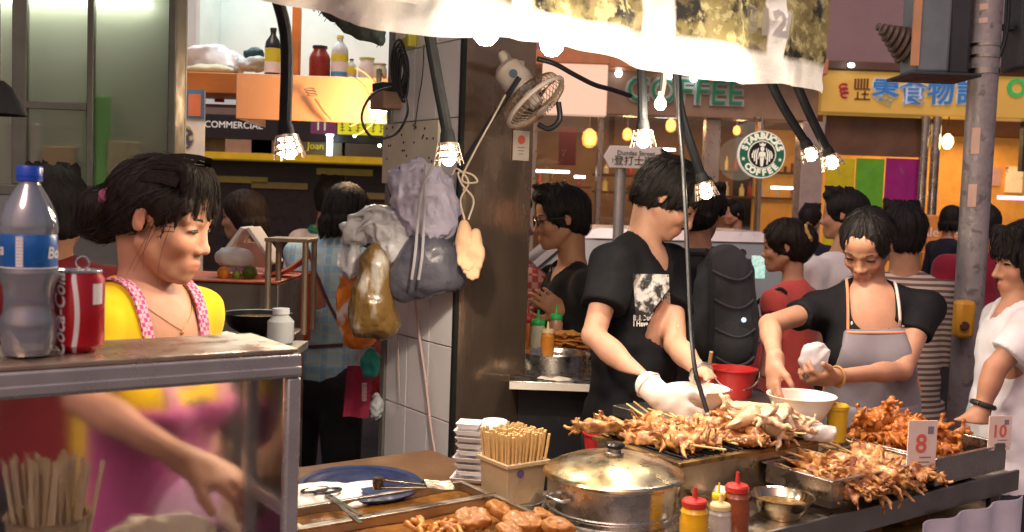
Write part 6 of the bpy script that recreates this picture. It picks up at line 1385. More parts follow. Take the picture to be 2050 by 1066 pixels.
for x0, x1, x2, d in ((868,842,832,2.82),(852,850,846,2.82)): MB().tube(spline([P(x0,330,d+.02), P(x1,390,d), P(x2,500,d), P(x2-8,560,d+.02)]), .0045, 6).build('bag_tie', M('tie_grey', (.28,.27,.30), .6), bg)
bag('clear crumpled plastic bag bulging beside the lavender bag', [(760,450,2.98,.06,.05,.06),(720,460,3.0,.055,.045,.05),(795,480,2.96,.055,.05,.085),(702,520,3.02,.035,.04,.06)], film, 420, .014, 20)
bag('orange and white plastic bag hanging behind the brown bag', [(708,610,3.1,.055,.04,.12),(722,680,3.1,.05,.035,.035)], M('bag_orange', (.65,.20,.02), .35, bump=.5, bs=40, pat=lambda N, L, co, noise, mixc, rng: mixc(rng(noise(9, 2), .56, .60, 0, 1), (.66,.19,.015), (.66,.62,.6))), 430, .008, 14)
bag('bulging brown olive plastic bag stuffed full beside the tiles', [(752,545,2.95,.050,.05,.09),(746,610,2.95,.066,.056,.095),(772,650,2.97,.042,.045,.045),(722,640,2.96,.03,.04,.05)], M('bag_brown', (.17,.10,.03), .28, col2=(.46,.43,.38), cs=9, ct=(.56,.64), stretch=(1,1,.35), bump=.5, bs=26, coat=.4, transl=.1), 440, .0075, 13, .0045)
f_ = Field(); f_.ell(P(742,728,3.2), (.035,.02,.05), None, 0); f_.disp(lambda p: .014*(np.abs(noise3(p*34, 450))-.3)); t = thing('teal_cloth', 'teal cloth tucked under the orange bag', 'cloth', P(742,728,3.2)); field_obj('cloth_folds', f_, .006, M('teal_cloth', (.01,.16,.13), .8), t)
t = thing('hanging_apron', 'maroon apron with white lettering hanging beside the pillar', 'apron', P(722,780,3.3)); m = MB(); c = P(722,785,3.3)
m.sheet(lambda a, b: c + V((-.045+.085*a-.012*b, .012*math.sin(a*6), .085-.17*b)), 12, 6, .004); m.build('cloth', M('maroon_cloth', (.22,.012,.04), .8, bump=.2), t)
tx = put_text('lettering', 'BBBBB', .022, M('pale_print', (.45,.40,.40), .6), P(729,785,3.27), -UP, RIGHT, t, 0, 0)
crumple('white_rag', 'small white rag hanging near the pillar foot', 'rag', P(752,815,3.35), (.016,.012,.045), M('rag_white', (.5,.53,.56), .8), 455, .012, 40)
# gloves hung on a cream string
gv = thing('work_gloves', 'pair of tan work gloves hanging from a cream string', 'gloves', P(938,500,2.86)); gmt = M('glove_tan', (.56,.36,.22), .85, bump=.3, bs=120)
for dx, dy, rot in ((-8,0,.05),(12,18,-.12)):
    f_ = Field(); c = P(938+dx,470+dy,2.86); dn = (-UP + RIGHT*rot).normalized(); add_hand(f_, c, dn, V((0,-1,0)), RIGHT, s=.62, curl=(.1,.1,.1), spread=.02, thumb=(.95,.12,.1), grow=.004); f_.rc(c - dn*.03, c, .014, .018, .01); f_.disp(lambda p: .0015*noise3(p*60, 3)); field_obj('glove', f_, .0045, gmt, gv)
rope = M('string_cream', (.62,.52,.40), .85); MB().tube(spline([P(938,440,2.86), P(948,400,2.86), P(925,370,2.86), P(918,345,2.86), P(945,350,2.85), P(955,365,2.85), P(925,360,2.86), P(952,300,2.84), P(985,240,2.82), P(1012,190,2.80)], 6), .0028, 6).build('string', rope, gv)
MB().tube(spline([P(930,440,2.86), P(922,400,2.86), P(938,365,2.86), P(915,338,2.86), P(905,350,2.87)], 6), .0028, 6).build('string', rope, gv)
# broom stick
t = thing('black_rod', 'slim black rod leaning from the fan down to the pillar', 'rod', P(978,250,2.83)); MB().tube([P(1040,155,2.80), P(915,345,2.88)], .0075, 8).build('shaft', cab, t)
# --- wall fan
fc_ = P(1072,205,2.85); fd = (RIGHT*.60 - UP*.72 - FWD*.16).normalized(); fx_ = fd.orthogonal().normalized(); fy_ = fd.cross(fx_); FA = (fx_, fy_, fd)
fan = thing('wall_fan', 'dusty beige wall fan with brown wire cage tilted down on the steel pillar', 'fan', fc_); fb = M('fan_beige', (.42,.36,.33), .5, bump=.1); fw = M('fan_wire', (.22,.15,.10), .55, metal=.4)
MB().lathe([(0,-.145),(.030,-.143),(.042,-.13),(.046,-.08),(.040,-.05),(0,-.048)], fc_, 24, FA).build('motor_housing', fb, fan)
MB().lathe([(.012,0),(.012,.003)], fc_ + fd*(-.10) - FWD*.047, 12, (RIGHT, UP, -FWD)).build('switch', M('fan_blue', (.03,.06,.12), .4), fan)
MB().lathe([(.018,-.035),(.022,-.02),(.022,.01),(.0,.014)], fc_, 16, FA).build('hub', fb, fan)
for k in range(3):
    a = k*2.094; m = MB(); m.sheet(lambda s, t, a=a: fc_ + (fx_*math.cos(a+(t-.5)*(.5+.5*s)) + fy_*math.sin(a+(t-.5)*(.5+.5*s)))*(.018+.065*s) + fd*(.016*(t-.5)-.005), 6, 6, .002); m.build('fan_blade', M('blade_grey', (.14,.11,.09), .4), fan)
MB().tube([fc_ + (fx_*math.cos(t)+fy_*math.sin(t))*.098 for t in np.linspace(0,6.283,41)], .007, 8).build('cage_rim', fb, fan)
for k in range(40):
    a = k*6.2832/40; d_ = fx_*math.cos(a)+fy_*math.sin(a); d2 = fx_*math.cos(a+.35)+fy_*math.sin(a+.35)
    MB().tube([fc_ + d2*.022 + fd*.030, fc_ + d_*.06 + fd*.032, fc_ + d_*.092 + fd*.018, fc_ + d_*.099], .0012, 4).build('cage_wire', fw, fan)
    MB().tube([fc_ + d_*.099, fc_ + d_*.092 - fd*.028, fc_ + d_*.06 - fd*.045, fc_ + d_*.036 - fd*.05], .0014, 4).build('cage_wire', fw, fan)
MB().lathe([(.022,.029),(.024,.034),(0,.036)], fc_, 16, FA).build('cage_cap', fb, fan)
pw = on_plate(1030,150,.001); MB().tube(spline([fc_ - fd*.12, fc_ - fd*.15 + UP*.03, pw + V((0,-.05,.01)), pw]), .013, 10).build('wall_arm', fb, fan); MB().box(pw - VD*.006, (.06,.012,.09), UA).build('wall_plate', fb, fan, bevel=.003)
cable('thick black cable running from the fan to the beige signboard side', [P(1076,118,2.82), P(1110,128,2.84), P(1150,150,2.9), P(1190,170,3.0), P(1225,180,3.1), P(1262,192,3.2)], .0075)
cable('short black cable curling under the fan cage', [P(1118,205,2.83), P(1120,240,2.83), P(1100,258,2.84), P(1078,250,2.85)], .008)
# --- hanging lamps
arm_m = M('lamp_arm', (.014,.015,.017), .62, bump=.3, bs=90, var=.15, spec=.25); shade_m = M('lamp_shade', (.62,.5,.4), .3, metal=.9); bulb_m = M('bulb_hot', (1,.9,.7), emis=40, ecol=(1,.86,.62), var=0)
def lamp(label, top, mid, end, tip, W_, sc=1.0, col=(1,.83,.64), wide=130):
    t = thing('hanging_lamp', label, 'lamp', end, 'goose neck heat lamps over the stall')
    MB().tube(spline([top, mid, end], 10), .0135*sc, 10).build('goose_neck', arm_m, t)
    ax = (V(tip) - V(end)).normalized(); x_ = ax.orthogonal().normalized(); y_ = ax.cross(x_); LA = (x_, y_, ax); L_ = (V(tip)-V(end)).length; e = V(end)
    MB().lathe([(.0135*sc,-.01),(.017*sc,0),(.019*sc,L_*.28),(.017*sc,L_*.3)], e, 16, LA).build('socket', arm_m, t)
    for f0, f1 in ((.30,.40),(.52,.60),(.74,.82)): MB().lathe([((.018+.017*f0)*sc,L_*f0),((.018+.017*f1)*sc,L_*f1),((.0165+.017*f1)*sc,L_*f1),((.0165+.017*f0)*sc,L_*f0),((.018+.017*f0)*sc,L_*f0)], e, 24, LA).build('shade_ring', shade_m, t)
    for k in range(8):
        a = k*.785; d_ = x_*math.cos(a)+y_*math.sin(a); MB().bar(e + ax*L_*.3 + d_*.0235*sc, e + ax*L_*.98 + d_*.035*sc, .004, .002, d_).build('shade_rib', shade_m, t)
    MB().ball(e + ax*L_*.68, (.019*sc,.019*sc,L_*.34), 14, 10, LA).build('bulb', bulb_m, t)
    l = bpy.data.lights.new('lamp_light','SPOT'); l.energy = W_; l.color = col; l.shadow_soft_size = .02; l.spot_size = R(wide); l.spot_blend = 1 if wide < 150 else .4
    lo = bpy.data.objects.new('lamp_light', l); COL.objects.link(lo); lo.parent = t; lo.location = e + ax*(L_*1.06) - V(t['_o']); lo.rotation_euler = ax.to_track_quat('-Z','Y').to_euler(); return t
LW = 14
lamp('goose neck lamp hanging between the yellow cook and the pillar', P(535,-60,1.70), P(572,70,1.72), P(571,252,1.74), P(580,318,1.74), 6, .8, wide=172)
lamp('goose neck lamp hanging in front of the lavender bag', P(845,-20,2.3), P(872,140,2.32), P(896,268,2.35), P(899,332,2.35), 24, wide=172)
lamp('goose neck lamp hanging straight down before the arrow street sign', P(1284,40,2.55), P(1285,150,2.55), P(1287,246,2.55), P(1288,296,2.55), LW, .95)
lamp('goose neck lamp slanting past the face of the man in black', P(1352,100,2.6), P(1362,220,2.62), P(1404,352,2.66), P(1417,398,2.66), LW, .95)
lamp('goose neck lamp slanting beside the round emblem sign', P(1520,110,2.75), P(1560,200,2.78), P(1612,285,2.82), P(1628,322,2.82), 10, .95)
lamp('goose neck lamp outermost at the banner corner', P(1575,120,2.72), P(1612,210,2.75), P(1655,300,2.8), P(1670,338,2.8), 10, .95)
bulb2 = M('bulb_white', (1,.95,.85), emis=22, ecol=(1,.9,.72), var=0)
def bare(label, c, r, W_, rod=None):
    t = thing('bare_bulb', label, 'bulb', c, 'bare bulbs under the banner')
    MB().lathe([(0,-r*1.05),(r*.5,-r*.95),(r*.9,-r*.5),(r,0),(r*.85,r*.5),(r*.5,r*.95),(r*.42,r*1.2)], c, 20).build('glass_bulb', bulb2, t)
    MB().lathe([(r*.45,r*1.2),(r*.5,r*1.25),(r*.5,r*2.0),(r*.3,r*2.1)], c, 16).build('socket', M('socket_cream', (.6,.55,.45), .5), t)
    MB().tube([c + Z_*r*2.0, c + Z_*(r*2.0+.25)], .004, 6).build('cord', cab, t)
    l = bpy.data.lights.new('bulb_light','POINT'); l.energy = W_; l.color = (1,.84,.64); l.shadow_soft_size = .03
    lo = bpy.data.objects.new('bulb_light', l); COL.objects.link(lo); lo.parent = t; lo.location = V((0,0,-r*1.6)); return t
bare('bare bulb under the banner above the steel pillar', P(973,64,1.88), .025, 7)
bare('bare bulb under the banner above the fan', P(1105,88,1.98), .024, 7)
bare('bare bulb under the banner beside the top of the black hose', P(1342,122,2.17), .022, 7)
bare('small bulb on a pale rod beside the green letters', P(1322,208,2.5), .015, 5)
MB().tube([P(1328,140,2.5), P(1330,165,2.5), P(1324,196,2.5)], .006, 8).build('pale_rod', M('rod_cream', (.66,.56,.46), .5), bpy.data.objects['bare_bulb.003'])
cable('long black hose hanging from the lamps down to the grill', [P(1357,140,2.6), P(1360,240,2.6), P(1368,340,2.58), P(1376,500,2.5), P(1382,640,2.42), P(1390,730,2.36), P(1402,780,2.34), P(1416,826,2.32)], .0055, name='hose')
# --- printed valance and awning
VZ0 = 1.895
def val(u, z):  # u along the row, z height
    w = .018*math.sin(u*11)+.012*math.sin(u*23+1)+.010*math.sin(u*41+2)
    cr = float(np.abs(noise3(np.array([[u*9+z*5, z*16-u*4, 3.]]), 61))[0]*.016 + np.abs(noise3(np.array([[u*24-z*9, z*34, 7.]]), 62))[0]*.007)
    return T_(u, 1.45 + w*(1 - .6*(z-VZ0)/.4) + .03*(z-VZ0) + cr, z)
def foodpic(N, L, co, noise, mixc, rng):
    c = mixc(rng(noise(17, 4), .40, .52, 0, 1), (.035,.032,.03), (.24,.20,.09)); c = mixc(rng(noise(38, 3), .50, .60, 0, 1), c, (.42,.38,.20))
    c = mixc(rng(noise(6, 3), .50, .58, 0, .55), c, (.34,.24,.20))
    sx = N.new('ShaderNodeSeparateXYZ'); L.new(co, sx.inputs[0])
    ad = N.new('ShaderNodeVectorMath'); ad.operation = 'DOT_PRODUCT'; L.new(co, ad.inputs[0]); ad.inputs[1].default_value = (CU, SU, 0)
    w = N.new('ShaderNodeTexWave'); w.inputs['Scale'].default_value = .9; cmb = N.new('ShaderNodeCombineXYZ'); L.new(ad.outputs['Value'], cmb.inputs[0]); L.new(cmb.outputs[0], w.inputs['Vector']); w.inputs['Distortion'].default_value = .0; w.inputs['Phase Offset'].default_value = 1.2
    c = mixc(rng(w.outputs['Fac'], .90, .93, 0, 1), c, (.80,.78,.78))            # white gutters between the pictures
    c = mixc(rng(sx.outputs[2], .045, .06, 1, 0), c, (.82,.80,.77))             # plain white lower hem
    c = mixc(rng(ad.outputs['Value'], -.52, -.42, 1, 0), c, (.80,.74,.66))
    return c
vm = M('printed_vinyl', (1,1,1), .22, pat=foodpic, var=.06, bump=.9, bs=16, transl=.42, coat=.6, rvar=.06)
aw = thing('printed_awning', 'white vinyl awning banner printed with squid pictures and prices', 'awning', T_(1.3,1.45,VZ0))
m = MB(); nU, nV = 190, 34; m.add([val(.32+1.63*a/nU+.02*(b/nV)*(a > nU/2), VZ0+.012*math.sin(a/nU*15)-.02*a/nU+.42*b/nV) for a in range(nU+1) for b in range(nV+1)], [[a*(nV+1)+b, (a+1)*(nV+1)+b, (a+1)*(nV+1)+b+1, a*(nV+1)+b+1] for a in range(nU) for b in range(nV)]); m.build('valance', vm, aw)
wl = M('price_white', (.85,.85,.83), .4, var=0, transl=.6)
for tx, u, z, s9 in (('$12/', 1.72, VZ0+.115, .075),('12', 1.06, VZ0+.13, .07)):
    e = put_text('price', tx, s9, wl, T_(u,1.40,z), UD, Z_, aw, 0, .004)
    for v in e.data.vertices:
        p = v.co + V(aw['_o']); v.co = val(p.dot(UD), p.z) - VD*.009 - V(aw['_o'])
MB().add([T_(.1,1.46,2.36),T_(2.6,1.46,2.36),T_(2.6,3.0,2.52),T_(.1,3.0,2.52)], [[0,1,2,3]]); m = MB(); m.sheet(lambda a, b: T_(.1+2.0*a, 1.46+1.3*b, 2.36+.16*b+.01*math.sin(a*14)), 20, 8, .004); m.build('roof_sheet', M('awning_cloth', (.45,.40,.36), .8, transl=.15), aw)
for u, v in ((-.3,1.47),(-.3,2.7),(1.74,2.99)):
    MB().tube([T_(u,v,0), T_(u,v,2.33+.12*(v-1.46))], .014, 8).build('awning_pole', steel_dull, aw)
for v in (1.47, 2.1, 2.7): MB().tube([T_(-.35,v,2.34+.12*(v-1.46)), T_(2.1,v,2.34+.12*(v-1.46))], .012, 8).build('awning_bar', steel_dull, aw)
# dark net bundle hung by the awning
nt = thing('net_bundle', 'dark green net bundle hanging under the rolled awning edge', 'net', P(720,50,2.6)); nm = M('net_dark', (.03,.04,.035), .85, bump=.6, bs=80); m = MB(); rs = random.Random(77)
f_ = Field(); f_.rc(P(640,2,2.6), P(735,45,2.6), .03, .045, 0); f_.rc(P(735,45,2.6), P(762,75,2.6), .045, .015, .03); f_.rc(P(700,-20,2.6), P(775,20,2.6), .04, .03, .03); f_.disp(lambda p: .012*noise3(p*30, 5) + .005*noise3(p*80, 6)); field_obj('net_body', f_, .006, nm, nt)
for k in range(120):
    t_ = rs.random(); a = P(lerp(620,770,t_), lerp(0,78,t_**1.2)+rs.uniform(-8,6), 2.6+rs.uniform(-.03,.03)); m.tube([a, a + V((rs.uniform(-.02,.02),0,-rs.uniform(.008,.03)))], .0012, 3)
o = m.build('net_fringe', nm, nt); o['kind'] = 'stuff'
# --- steel cabinet behind the yellow cook
CY_ = 2.75; a = YP(-90,200,CY_).x; b = YP(352,200,CY_).x; zb = YP(200,398,CY_).z; zt = 2.75
cb_ = thing('steel_cabinet', 'tall grey steel cabinet with frosted sliding doors hung behind the yellow cook', 'cabinet', ((a+b)/2, CY_, zb)); cfm = M('cabinet_frame', (.13,.14,.12), .5, metal=.25, var=.15)
wbox(MB(), a, b, CY_+.08, CY_+.09, zb, zt).build('back_panel', M('cabinet_back', (.42,.42,.38), .6), cb_)
for z0, z1 in ((zb, zb+.03), (zt-.03, zt)): wbox(MB(), a, b, CY_, CY_+.079, z0, z1).build('side_panel', cfm, cb_, bevel=.004)
for x0, x1 in ((a, a+.02), (b-.022, b)): wbox(MB(), x0, x1, CY_-.004, CY_+.078, zb+.031, zt-.031).build('side_panel', cfm, cb_, bevel=.004)
for px, w in ((38,.04),(180,.018)):
    x = YP(px,200,CY_).x; wbox(MB(), x-w/2, x+w/2, CY_-.002, CY_+.02, zb+.031, zt-.031).build('door_stile', cfm, cb_, bevel=.003)
zz = YP(110,212,CY_).z; wbox(MB(), YP(46,200,CY_).x+.006, YP(176,200,CY_).x-.004, CY_-.001, CY_+.018, zz-.01, zz+.01).build('door_rail', cfm, cb_, bevel=.002)
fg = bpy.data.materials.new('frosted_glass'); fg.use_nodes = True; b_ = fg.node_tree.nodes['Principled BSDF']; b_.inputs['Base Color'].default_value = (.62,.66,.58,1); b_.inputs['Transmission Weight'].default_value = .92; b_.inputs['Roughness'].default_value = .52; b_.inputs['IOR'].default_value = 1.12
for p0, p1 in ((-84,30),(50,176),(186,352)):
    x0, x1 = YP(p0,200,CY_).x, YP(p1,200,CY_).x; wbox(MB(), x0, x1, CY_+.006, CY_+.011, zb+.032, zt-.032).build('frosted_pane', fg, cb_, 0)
x = YP(200,0,CY_).x; o = MB().tube([(x-.5,CY_+.045,2.12),(x+.12,CY_+.045,2.12)], .013, 10).build('added_tube', M('added_tube_glow', (1,1,.95), emis=22, ecol=(.95,1,.84), var=0), cb_)  # tube added inside the cabinet to light the panes from behind
for px, py, w, h, cl, lb in ((222,372,.06,.25,(.07,.62,.03),'added bright green block standing in for a reflection on the cabinet door'),(275,380,.09,.13,(.60,.50,.32),'added beige block standing in for a reflection on the cabinet door'),(150,385,.085,.11,(.50,.26,.08),'added orange block standing in for a reflection on the cabinet door'),(80,380,.09,.17,(.50,.44,.48),'added pale grey block standing in for a reflection on the cabinet door'),(325,385,.06,.10,(.5,.42,.42),'added small pink grey block standing in for a reflection on the cabinet door')):
    q = YP(px, py, CY_+.12); o = wbox(MB(), q.x-w/2, q.x+w/2, CY_+.0135, CY_+.045, zb+.0315, zb+.03+h).build('reflection_block', M('reflection_block_%d' % px, cl, .6), None, 0, .004, loc=(q.x, CY_+.08, zb+.03)); tag(o, lb, 'reflection_block')  # added blocks, blurred by the panes, imitate coloured reflections on the doors
# wall behind, to the ground
a2 = YP(-400,500,3.2).x; b2 = YP(352,450,3.2).x; struct(wbox(MB(), a2, b2, 3.12, 3.25, 0, 3.2).build('wall', M('grey_wall', (.20,.21,.22), .7, var=.08), None, 0))
q = P(-6,215,1.9); t = thing('dark_lamp_shade', 'dark metal lamp shade at the stall edge by the cabinet', 'lamp shade', q); MB().lathe([(.012,.05),(.03,.035),(.052,-.01),(.054,-.014),(.050,-.012),(.028,.03),(.0,.03)], q, 24).build('shade', arm_m, t); MB().tube([q+Z_*.05, q+Z_*.5], .006, 6).build('cord', cab, t)
# --- storage loft with orange shelf, bottles and steel hood with reflections in its colour
LYf = 4.9; xl = YP(352,150,LYf).x; xr = YP(800,130,LYf).x; zsh = YP(560,150,LYf).z
lf = thing('storage_loft', 'white walled storage loft with orange wooden shelf edge', 'loft', ((xl+xr)/2, LYf+.4, zsh)); orw = M('orange_wood', (.50,.17,.03), .5, stretch=(.3,1,1), var=.2, bump=.1); lw = M('loft_white', (.62,.68,.66), .7, var=.05)
wbox(MB(), xl-.3, xr, LYf, LYf+.75, zsh-.1, zsh).build('shelf', orw, lf, bevel=.005); wbox(MB(), xl-.3, xr, LYf+.76, LYf+.8, zsh-.1, zsh+1.7).build('back_wall', lw, lf)
xm = YP(590,60,LYf).x; wbox(MB(), xm-.018, xm+.018, LYf+.02, LYf+.07, zsh+.001, zsh+1.4).build('post', orw, lf, bevel=.003); wbox(MB(), YP(440,50,LYf+.75).x-.02, YP(440,50,LYf+.75).x, LYf+.4, LYf+.759, zsh+.001, zsh+1.6).build('side_wall', lw, lf)
wbox(MB(), xl-.3, xr, LYf-.0, LYf+.8, zsh+1.40, zsh+1.44).build('ceiling', lw, lf)
for x in (xl-.2, xr-.04): wbox(MB(), x, x+.05, LYf+.6, LYf+.65, 0, zsh-.101).build('support', orw, lf)
x = YP(400,-40,LYf+.3).x; tl_ = thing('tube_light', 'white fluorescent tube light on the loft ceiling', 'light', (x+.3, LYf+.3, zsh+1.35)); MB().tube([(x-.2,LYf+.3,zsh+1.36),(x+1.0,LYf+.3,zsh+1.36)], .014, 10).build('tube', M('cold_tube', (1,1,1), emis=9, ecol=(.86,1,.98), var=0), tl_); wbox(MB(), x-.22, x+1.02, LYf+.27, LYf+.33, zsh+1.376, zsh+1.398).build('fitting', wf, tl_)
l = bpy.data.lights.new('tube_lamp','AREA'); l.shape = 'RECTANGLE'; l.size = 1.2; l.size_y = .05; l.energy = 26; l.color = (.84,1,.97); lo = bpy.data.objects.new('tube_lamp', l); COL.objects.link(lo); lo.parent = tl_; lo.location = (x+.4-(x+.3), 0, -.02)
def jar(px, py0, py1, wpx, mat, label, capm=None, neck=.35, bands=()):
    d = LYf+.12; b0 = YP(px, py1, d); h = (py1-py0)*d/F; r = wpx*d/F/2; c = V((b0.x, d, zsh+.001)); t = thing('bottle', label, 'bottle', c)
    MB().lathe([(0,.001),(r*.96,0),(r,h*.04),(r,h*.62),(r*.9,h*.72),(r*neck,h*.86),(r*neck,h*.93)], c, 20).build('bottle_body', mat, t)
    MB().lathe([(r*neck*1.15,h*.931),(r*neck*1.15,h),(0,h)], c, 14).build('cap', capm or M('cap_dark', (.02,.025,.03), .4), t)
    for z0, z1, mm in bands: MB().lathe([(r*1.01,h*z0),(r*1.012,h*z0+.001),(r*1.012,h*z1-.001),(r*1.01,h*z1)], c, 20).build('label_band', mm, t)
ly_ = M('label_yellow', (.62,.6,.05), .5); lw_ = M('label_white', (.72,.7,.68), .5); lb_ = M('label_cyan', (.06,.3,.55), .5); lp_ = M('label_pink', (.5,.06,.2), .5)
jar(546,42,138,32, M('sauce_black', (.02,.03,.03), .2), 'dark sauce bottle with yellow and white label on the loft shelf', bands=((.08,.3,lw_),(.3,.58,ly_)))
jar(640,68,132,42, M('jar_dark_red', (.22,.025,.015), .3), 'wide dark red plastic jar on the loft shelf', neck=.62)
jar(680,42,128,34, M('bottle_pale', (.55,.6,.58), .3), 'pale bottle with yellow, white and cyan label on the loft shelf', M('label_yellow', (.62,.6,.05)), bands=((.06,.16,lb_),(.16,.38,lw_),(.40,.56,ly_)))
jar(704,85,126,20, M('bottle_pale2', (.5,.55,.5), .3), 'short pale bottle with yellow label beside the tall pale bottle', bands=((.3,.6,ly_),))
jar(735,78,122,34, M('tub_white', (.65,.65,.6), .4), 'white tub with lime top on the loft shelf', M('lime_cap', (.5,.6,.05), .4), .8)
jar(760,88,122,30, M('tub_pale_green', (.55,.6,.4), .4), 'pale green tub nearest the pillar on the loft shelf', M('tub_lid_pale', (.6,.62,.5), .5), .8)
crumple('plastic_bag', 'heap of crumpled white bags on the loft shelf', 'bag', YP(430,128,LYf+.25), (.16,.10,.085), M('bag_white', (.72,.70,.70), .4, transl=.2, col2=(.5,.35,.38), cs=9, ct=(.62,.7)), 500, .03, 11, None, zsh+.001, .009)
crumple('folded_cloth', 'folded beige cloth under the crumpled white bags', 'cloth', YP(418,142,LYf+.16), (.13,.08,.03), M('cloth_beige', (.45,.42,.30), .85), 510, .01, 14, None, zsh+.001, .008)
crumple('dark_bag', 'dark teal bundle beside the sauce bottle on the loft shelf', 'bag', YP(508,110,LYf+.2), (.05,.05,.035), M('bundle_teal', (.015,.05,.06), .5), 520, .012, 20, None, None, .007)
crumple('plastic_bag', 'small clear bag under the dark teal bundle', 'bag', YP(506,130,LYf+.18), (.07,.06,.04), M('bag_white2', (.55,.6,.58), .35, transl=.2), 530, .015, 18, None, zsh+.001, .007)
# steel hood panel under the loft; its orange cream colour paints in warm lamp reflections
hx0, hx1 = YP(472,200,4.5).x, YP(782,190,4.5).x; hz0, hz1 = YP(630,244,4.5).z, YP(630,152,4.5).z
hd_ = thing('cooker_hood', 'smooth steel cooker hood panel under the loft shelf, warm reflections painted orange cream', 'hood', ((hx0+hx1)/2, 4.55, hz0)); hmat = M('hood_warm_reflection', (.66,.34,.17), .25, coat=.6, var=.08, vs=2.5, rvar=.05)
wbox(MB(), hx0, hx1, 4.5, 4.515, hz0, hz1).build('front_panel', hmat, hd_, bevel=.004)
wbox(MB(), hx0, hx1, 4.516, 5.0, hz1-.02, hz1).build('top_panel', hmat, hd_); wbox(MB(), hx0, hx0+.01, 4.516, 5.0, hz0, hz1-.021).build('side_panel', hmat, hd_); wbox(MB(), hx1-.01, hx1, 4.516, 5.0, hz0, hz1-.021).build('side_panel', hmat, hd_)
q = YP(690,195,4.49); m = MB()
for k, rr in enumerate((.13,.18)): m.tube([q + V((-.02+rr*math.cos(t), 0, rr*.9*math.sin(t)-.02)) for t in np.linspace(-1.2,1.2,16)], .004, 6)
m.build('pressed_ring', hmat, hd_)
hl_ = thing('hood_lamp', 'bright bulb glowing against the orange hood beside the pillar', 'bulb', YP(757,214,4.35)); q = YP(757,214,4.35); MB().ball(q, (.042,.042,.05), 16, 10).build('glass_bulb', M('bulb_hood', (1,.9,.7), emis=9, ecol=(1,.82,.55), var=0), hl_); MB().tube([q+Z_*.05, q+Z_*.16], .012, 8).build('socket', cab, hl_); MB().tube([q+Z_*.16, V((q.x,4.52,hz1))], .005, 6).build('cord', cab, hl_)
l = bpy.data.lights.new('hood_bulb_light','POINT'); l.energy = 22; l.color = (1,.62,.32); l.shadow_soft_size = .05; lo = bpy.data.objects.new('hood_bulb_light', l); COL.objects.link(lo); lo.parent = hl_; lo.location = (-.02,-.12,-.02)
q = YP(625,190,4.44); sl = thing('lamp_reflection', 'lamp reflection on the hood modelled as a small wire scoop with handle', 'scoop', q); MB().tube([q+V((.02,0,-.015)), YP(650,222,4.44), YP(665,240,4.45)], [.012,.009,.006], 8).build('handle', M('reflection_brown', (.45,.22,.1), .6), sl)  # reflection of a hanging lamp, built as a solid scoop shape
for k in range(3): MB().tube([q+V((-.006*k,0,.012*k)) + V((.022*math.cos(t),.01*math.sin(t),.006*math.sin(t))) for t in np.linspace(0,6.283,14)], .0025, 5).build('wire_ring', fw, sl)
# --- neighbouring stall counter, wok, fruit (between the cook and the pillar)
nc = thing('side_counter', 'grey steel counter of the next stall with orange cover', 'counter', P(470,640,3.3)); q0 = P(380,560,3.3); q1 = P(560,556,3.3); zt_ = q0.z
wbox(MB(), q0.x-.1, q1.x, 3.28, 3.62, .0, zt_-.004).build('counter_body', M('counter_grey', (.20,.19,.17), .45, metal=.7, var=.12), nc, bevel=.004); wbox(MB(), q0.x-.1, q1.x+.0, 3.26, 3.63, zt_-.003, zt_+.004).build('counter_top', M('cover_orange', (.62,.12,.04), .5), nc, bevel=.003)
c = YP(590,555,3.55); ob = thing('orange_basket', 'orange plastic basket standing behind the steel frame', 'basket', V((c.x-.02,3.55,zt_-.25)))
MB().lathe([(0,-.25),(.045,-.25),(.06,.0),(.064,.004),(.06,.006),(.042,-.24),(0,-.24)], (c.x-.02,3.72,zt_+.0), 24).build('basket_shell', M('basket_orange', (.60,.10,.02), .5), ob)
m = MB(); m.sheet(lambda a, b: V((lerp(q1.x-.10,q1.x+.05,a), 3.45+.1*b, zt_+.006+.075*a*a+.01*math.sin(b*4))), 10, 5, .003); tag(m.build('orange_sheet', M('cover_orange', (.62,.12,.04)), None, loc=(q1.x,3.45,zt_)), 'orange plastic sheet rising at the counter corner', 'sheet')
for px, py, r, cl, lb in ((448,537,.022,(.65,.22,.02),'orange fruit lying on the next stall counter'),(500,535,.026,(.08,.14,.02),'dark green pepper on the next stall counter'),(474,543,.016,(.2,.3,.03),'light green pepper beside the orange fruit')):
    q = YP(px,py,3.36); q = V((q.x,3.36,zt_+r*.95)); o = MB().lathe([(0,-r),(r*.6,-r*.85),(r,-r*.2),(r*.98,r*.3),(r*.6,r*.85),(r*.12,r*.92),(0,r*.8)], q, 18).build('vegetable', M('veg_%d' % px, cl, .35, coat=.3, var=.25, vs=20), None, loc=q-Z_*r); tag(o, lb, 'vegetable')
fb_ = thing('foam_box', 'open white foam box lid standing on the next stall counter', 'box', YP(505,520,3.5)); c = YP(500,490,3.5)
for ang, dx in ((.62,-.05),(-.62,.055)): MB().box(c + V((dx,0,.0)), (.012,.16,.15), (V((math.cos(ang),0,-math.sin(ang))), Y_, V((math.sin(ang),0,math.cos(ang))))).build('foam_side', wf, fb_, bevel=.003)
MB().box(c + V((0,.07,-.04)), (.12,.012,.09)).build('foam_side', wf, fb_, bevel=.003)
crumple('plastic_bag', 'bright white plastic bag on the next stall counter', 'bag', YP(470,516,3.42), (.07,.05,.035), M('bag_bright', (.82,.8,.8), .4, transl=.2), 540, .012, 18, None, zt_+.005, .006)
sf = thing('steel_rack', 'small steel tube rack standing behind the wok', 'rack', YP(570,600,3.2)); fq = [YP(538,484,3.2), YP(612,478,3.2)]
for qx in fq: 
    for dy in (0,.14): MB().tube([(qx.x,3.2+dy,1.16),(qx.x,3.2+dy,fq[0].z)], .010, 8).build('rack_post', M('rack_tan', (.32,.25,.18), .5, metal=.6), sf)
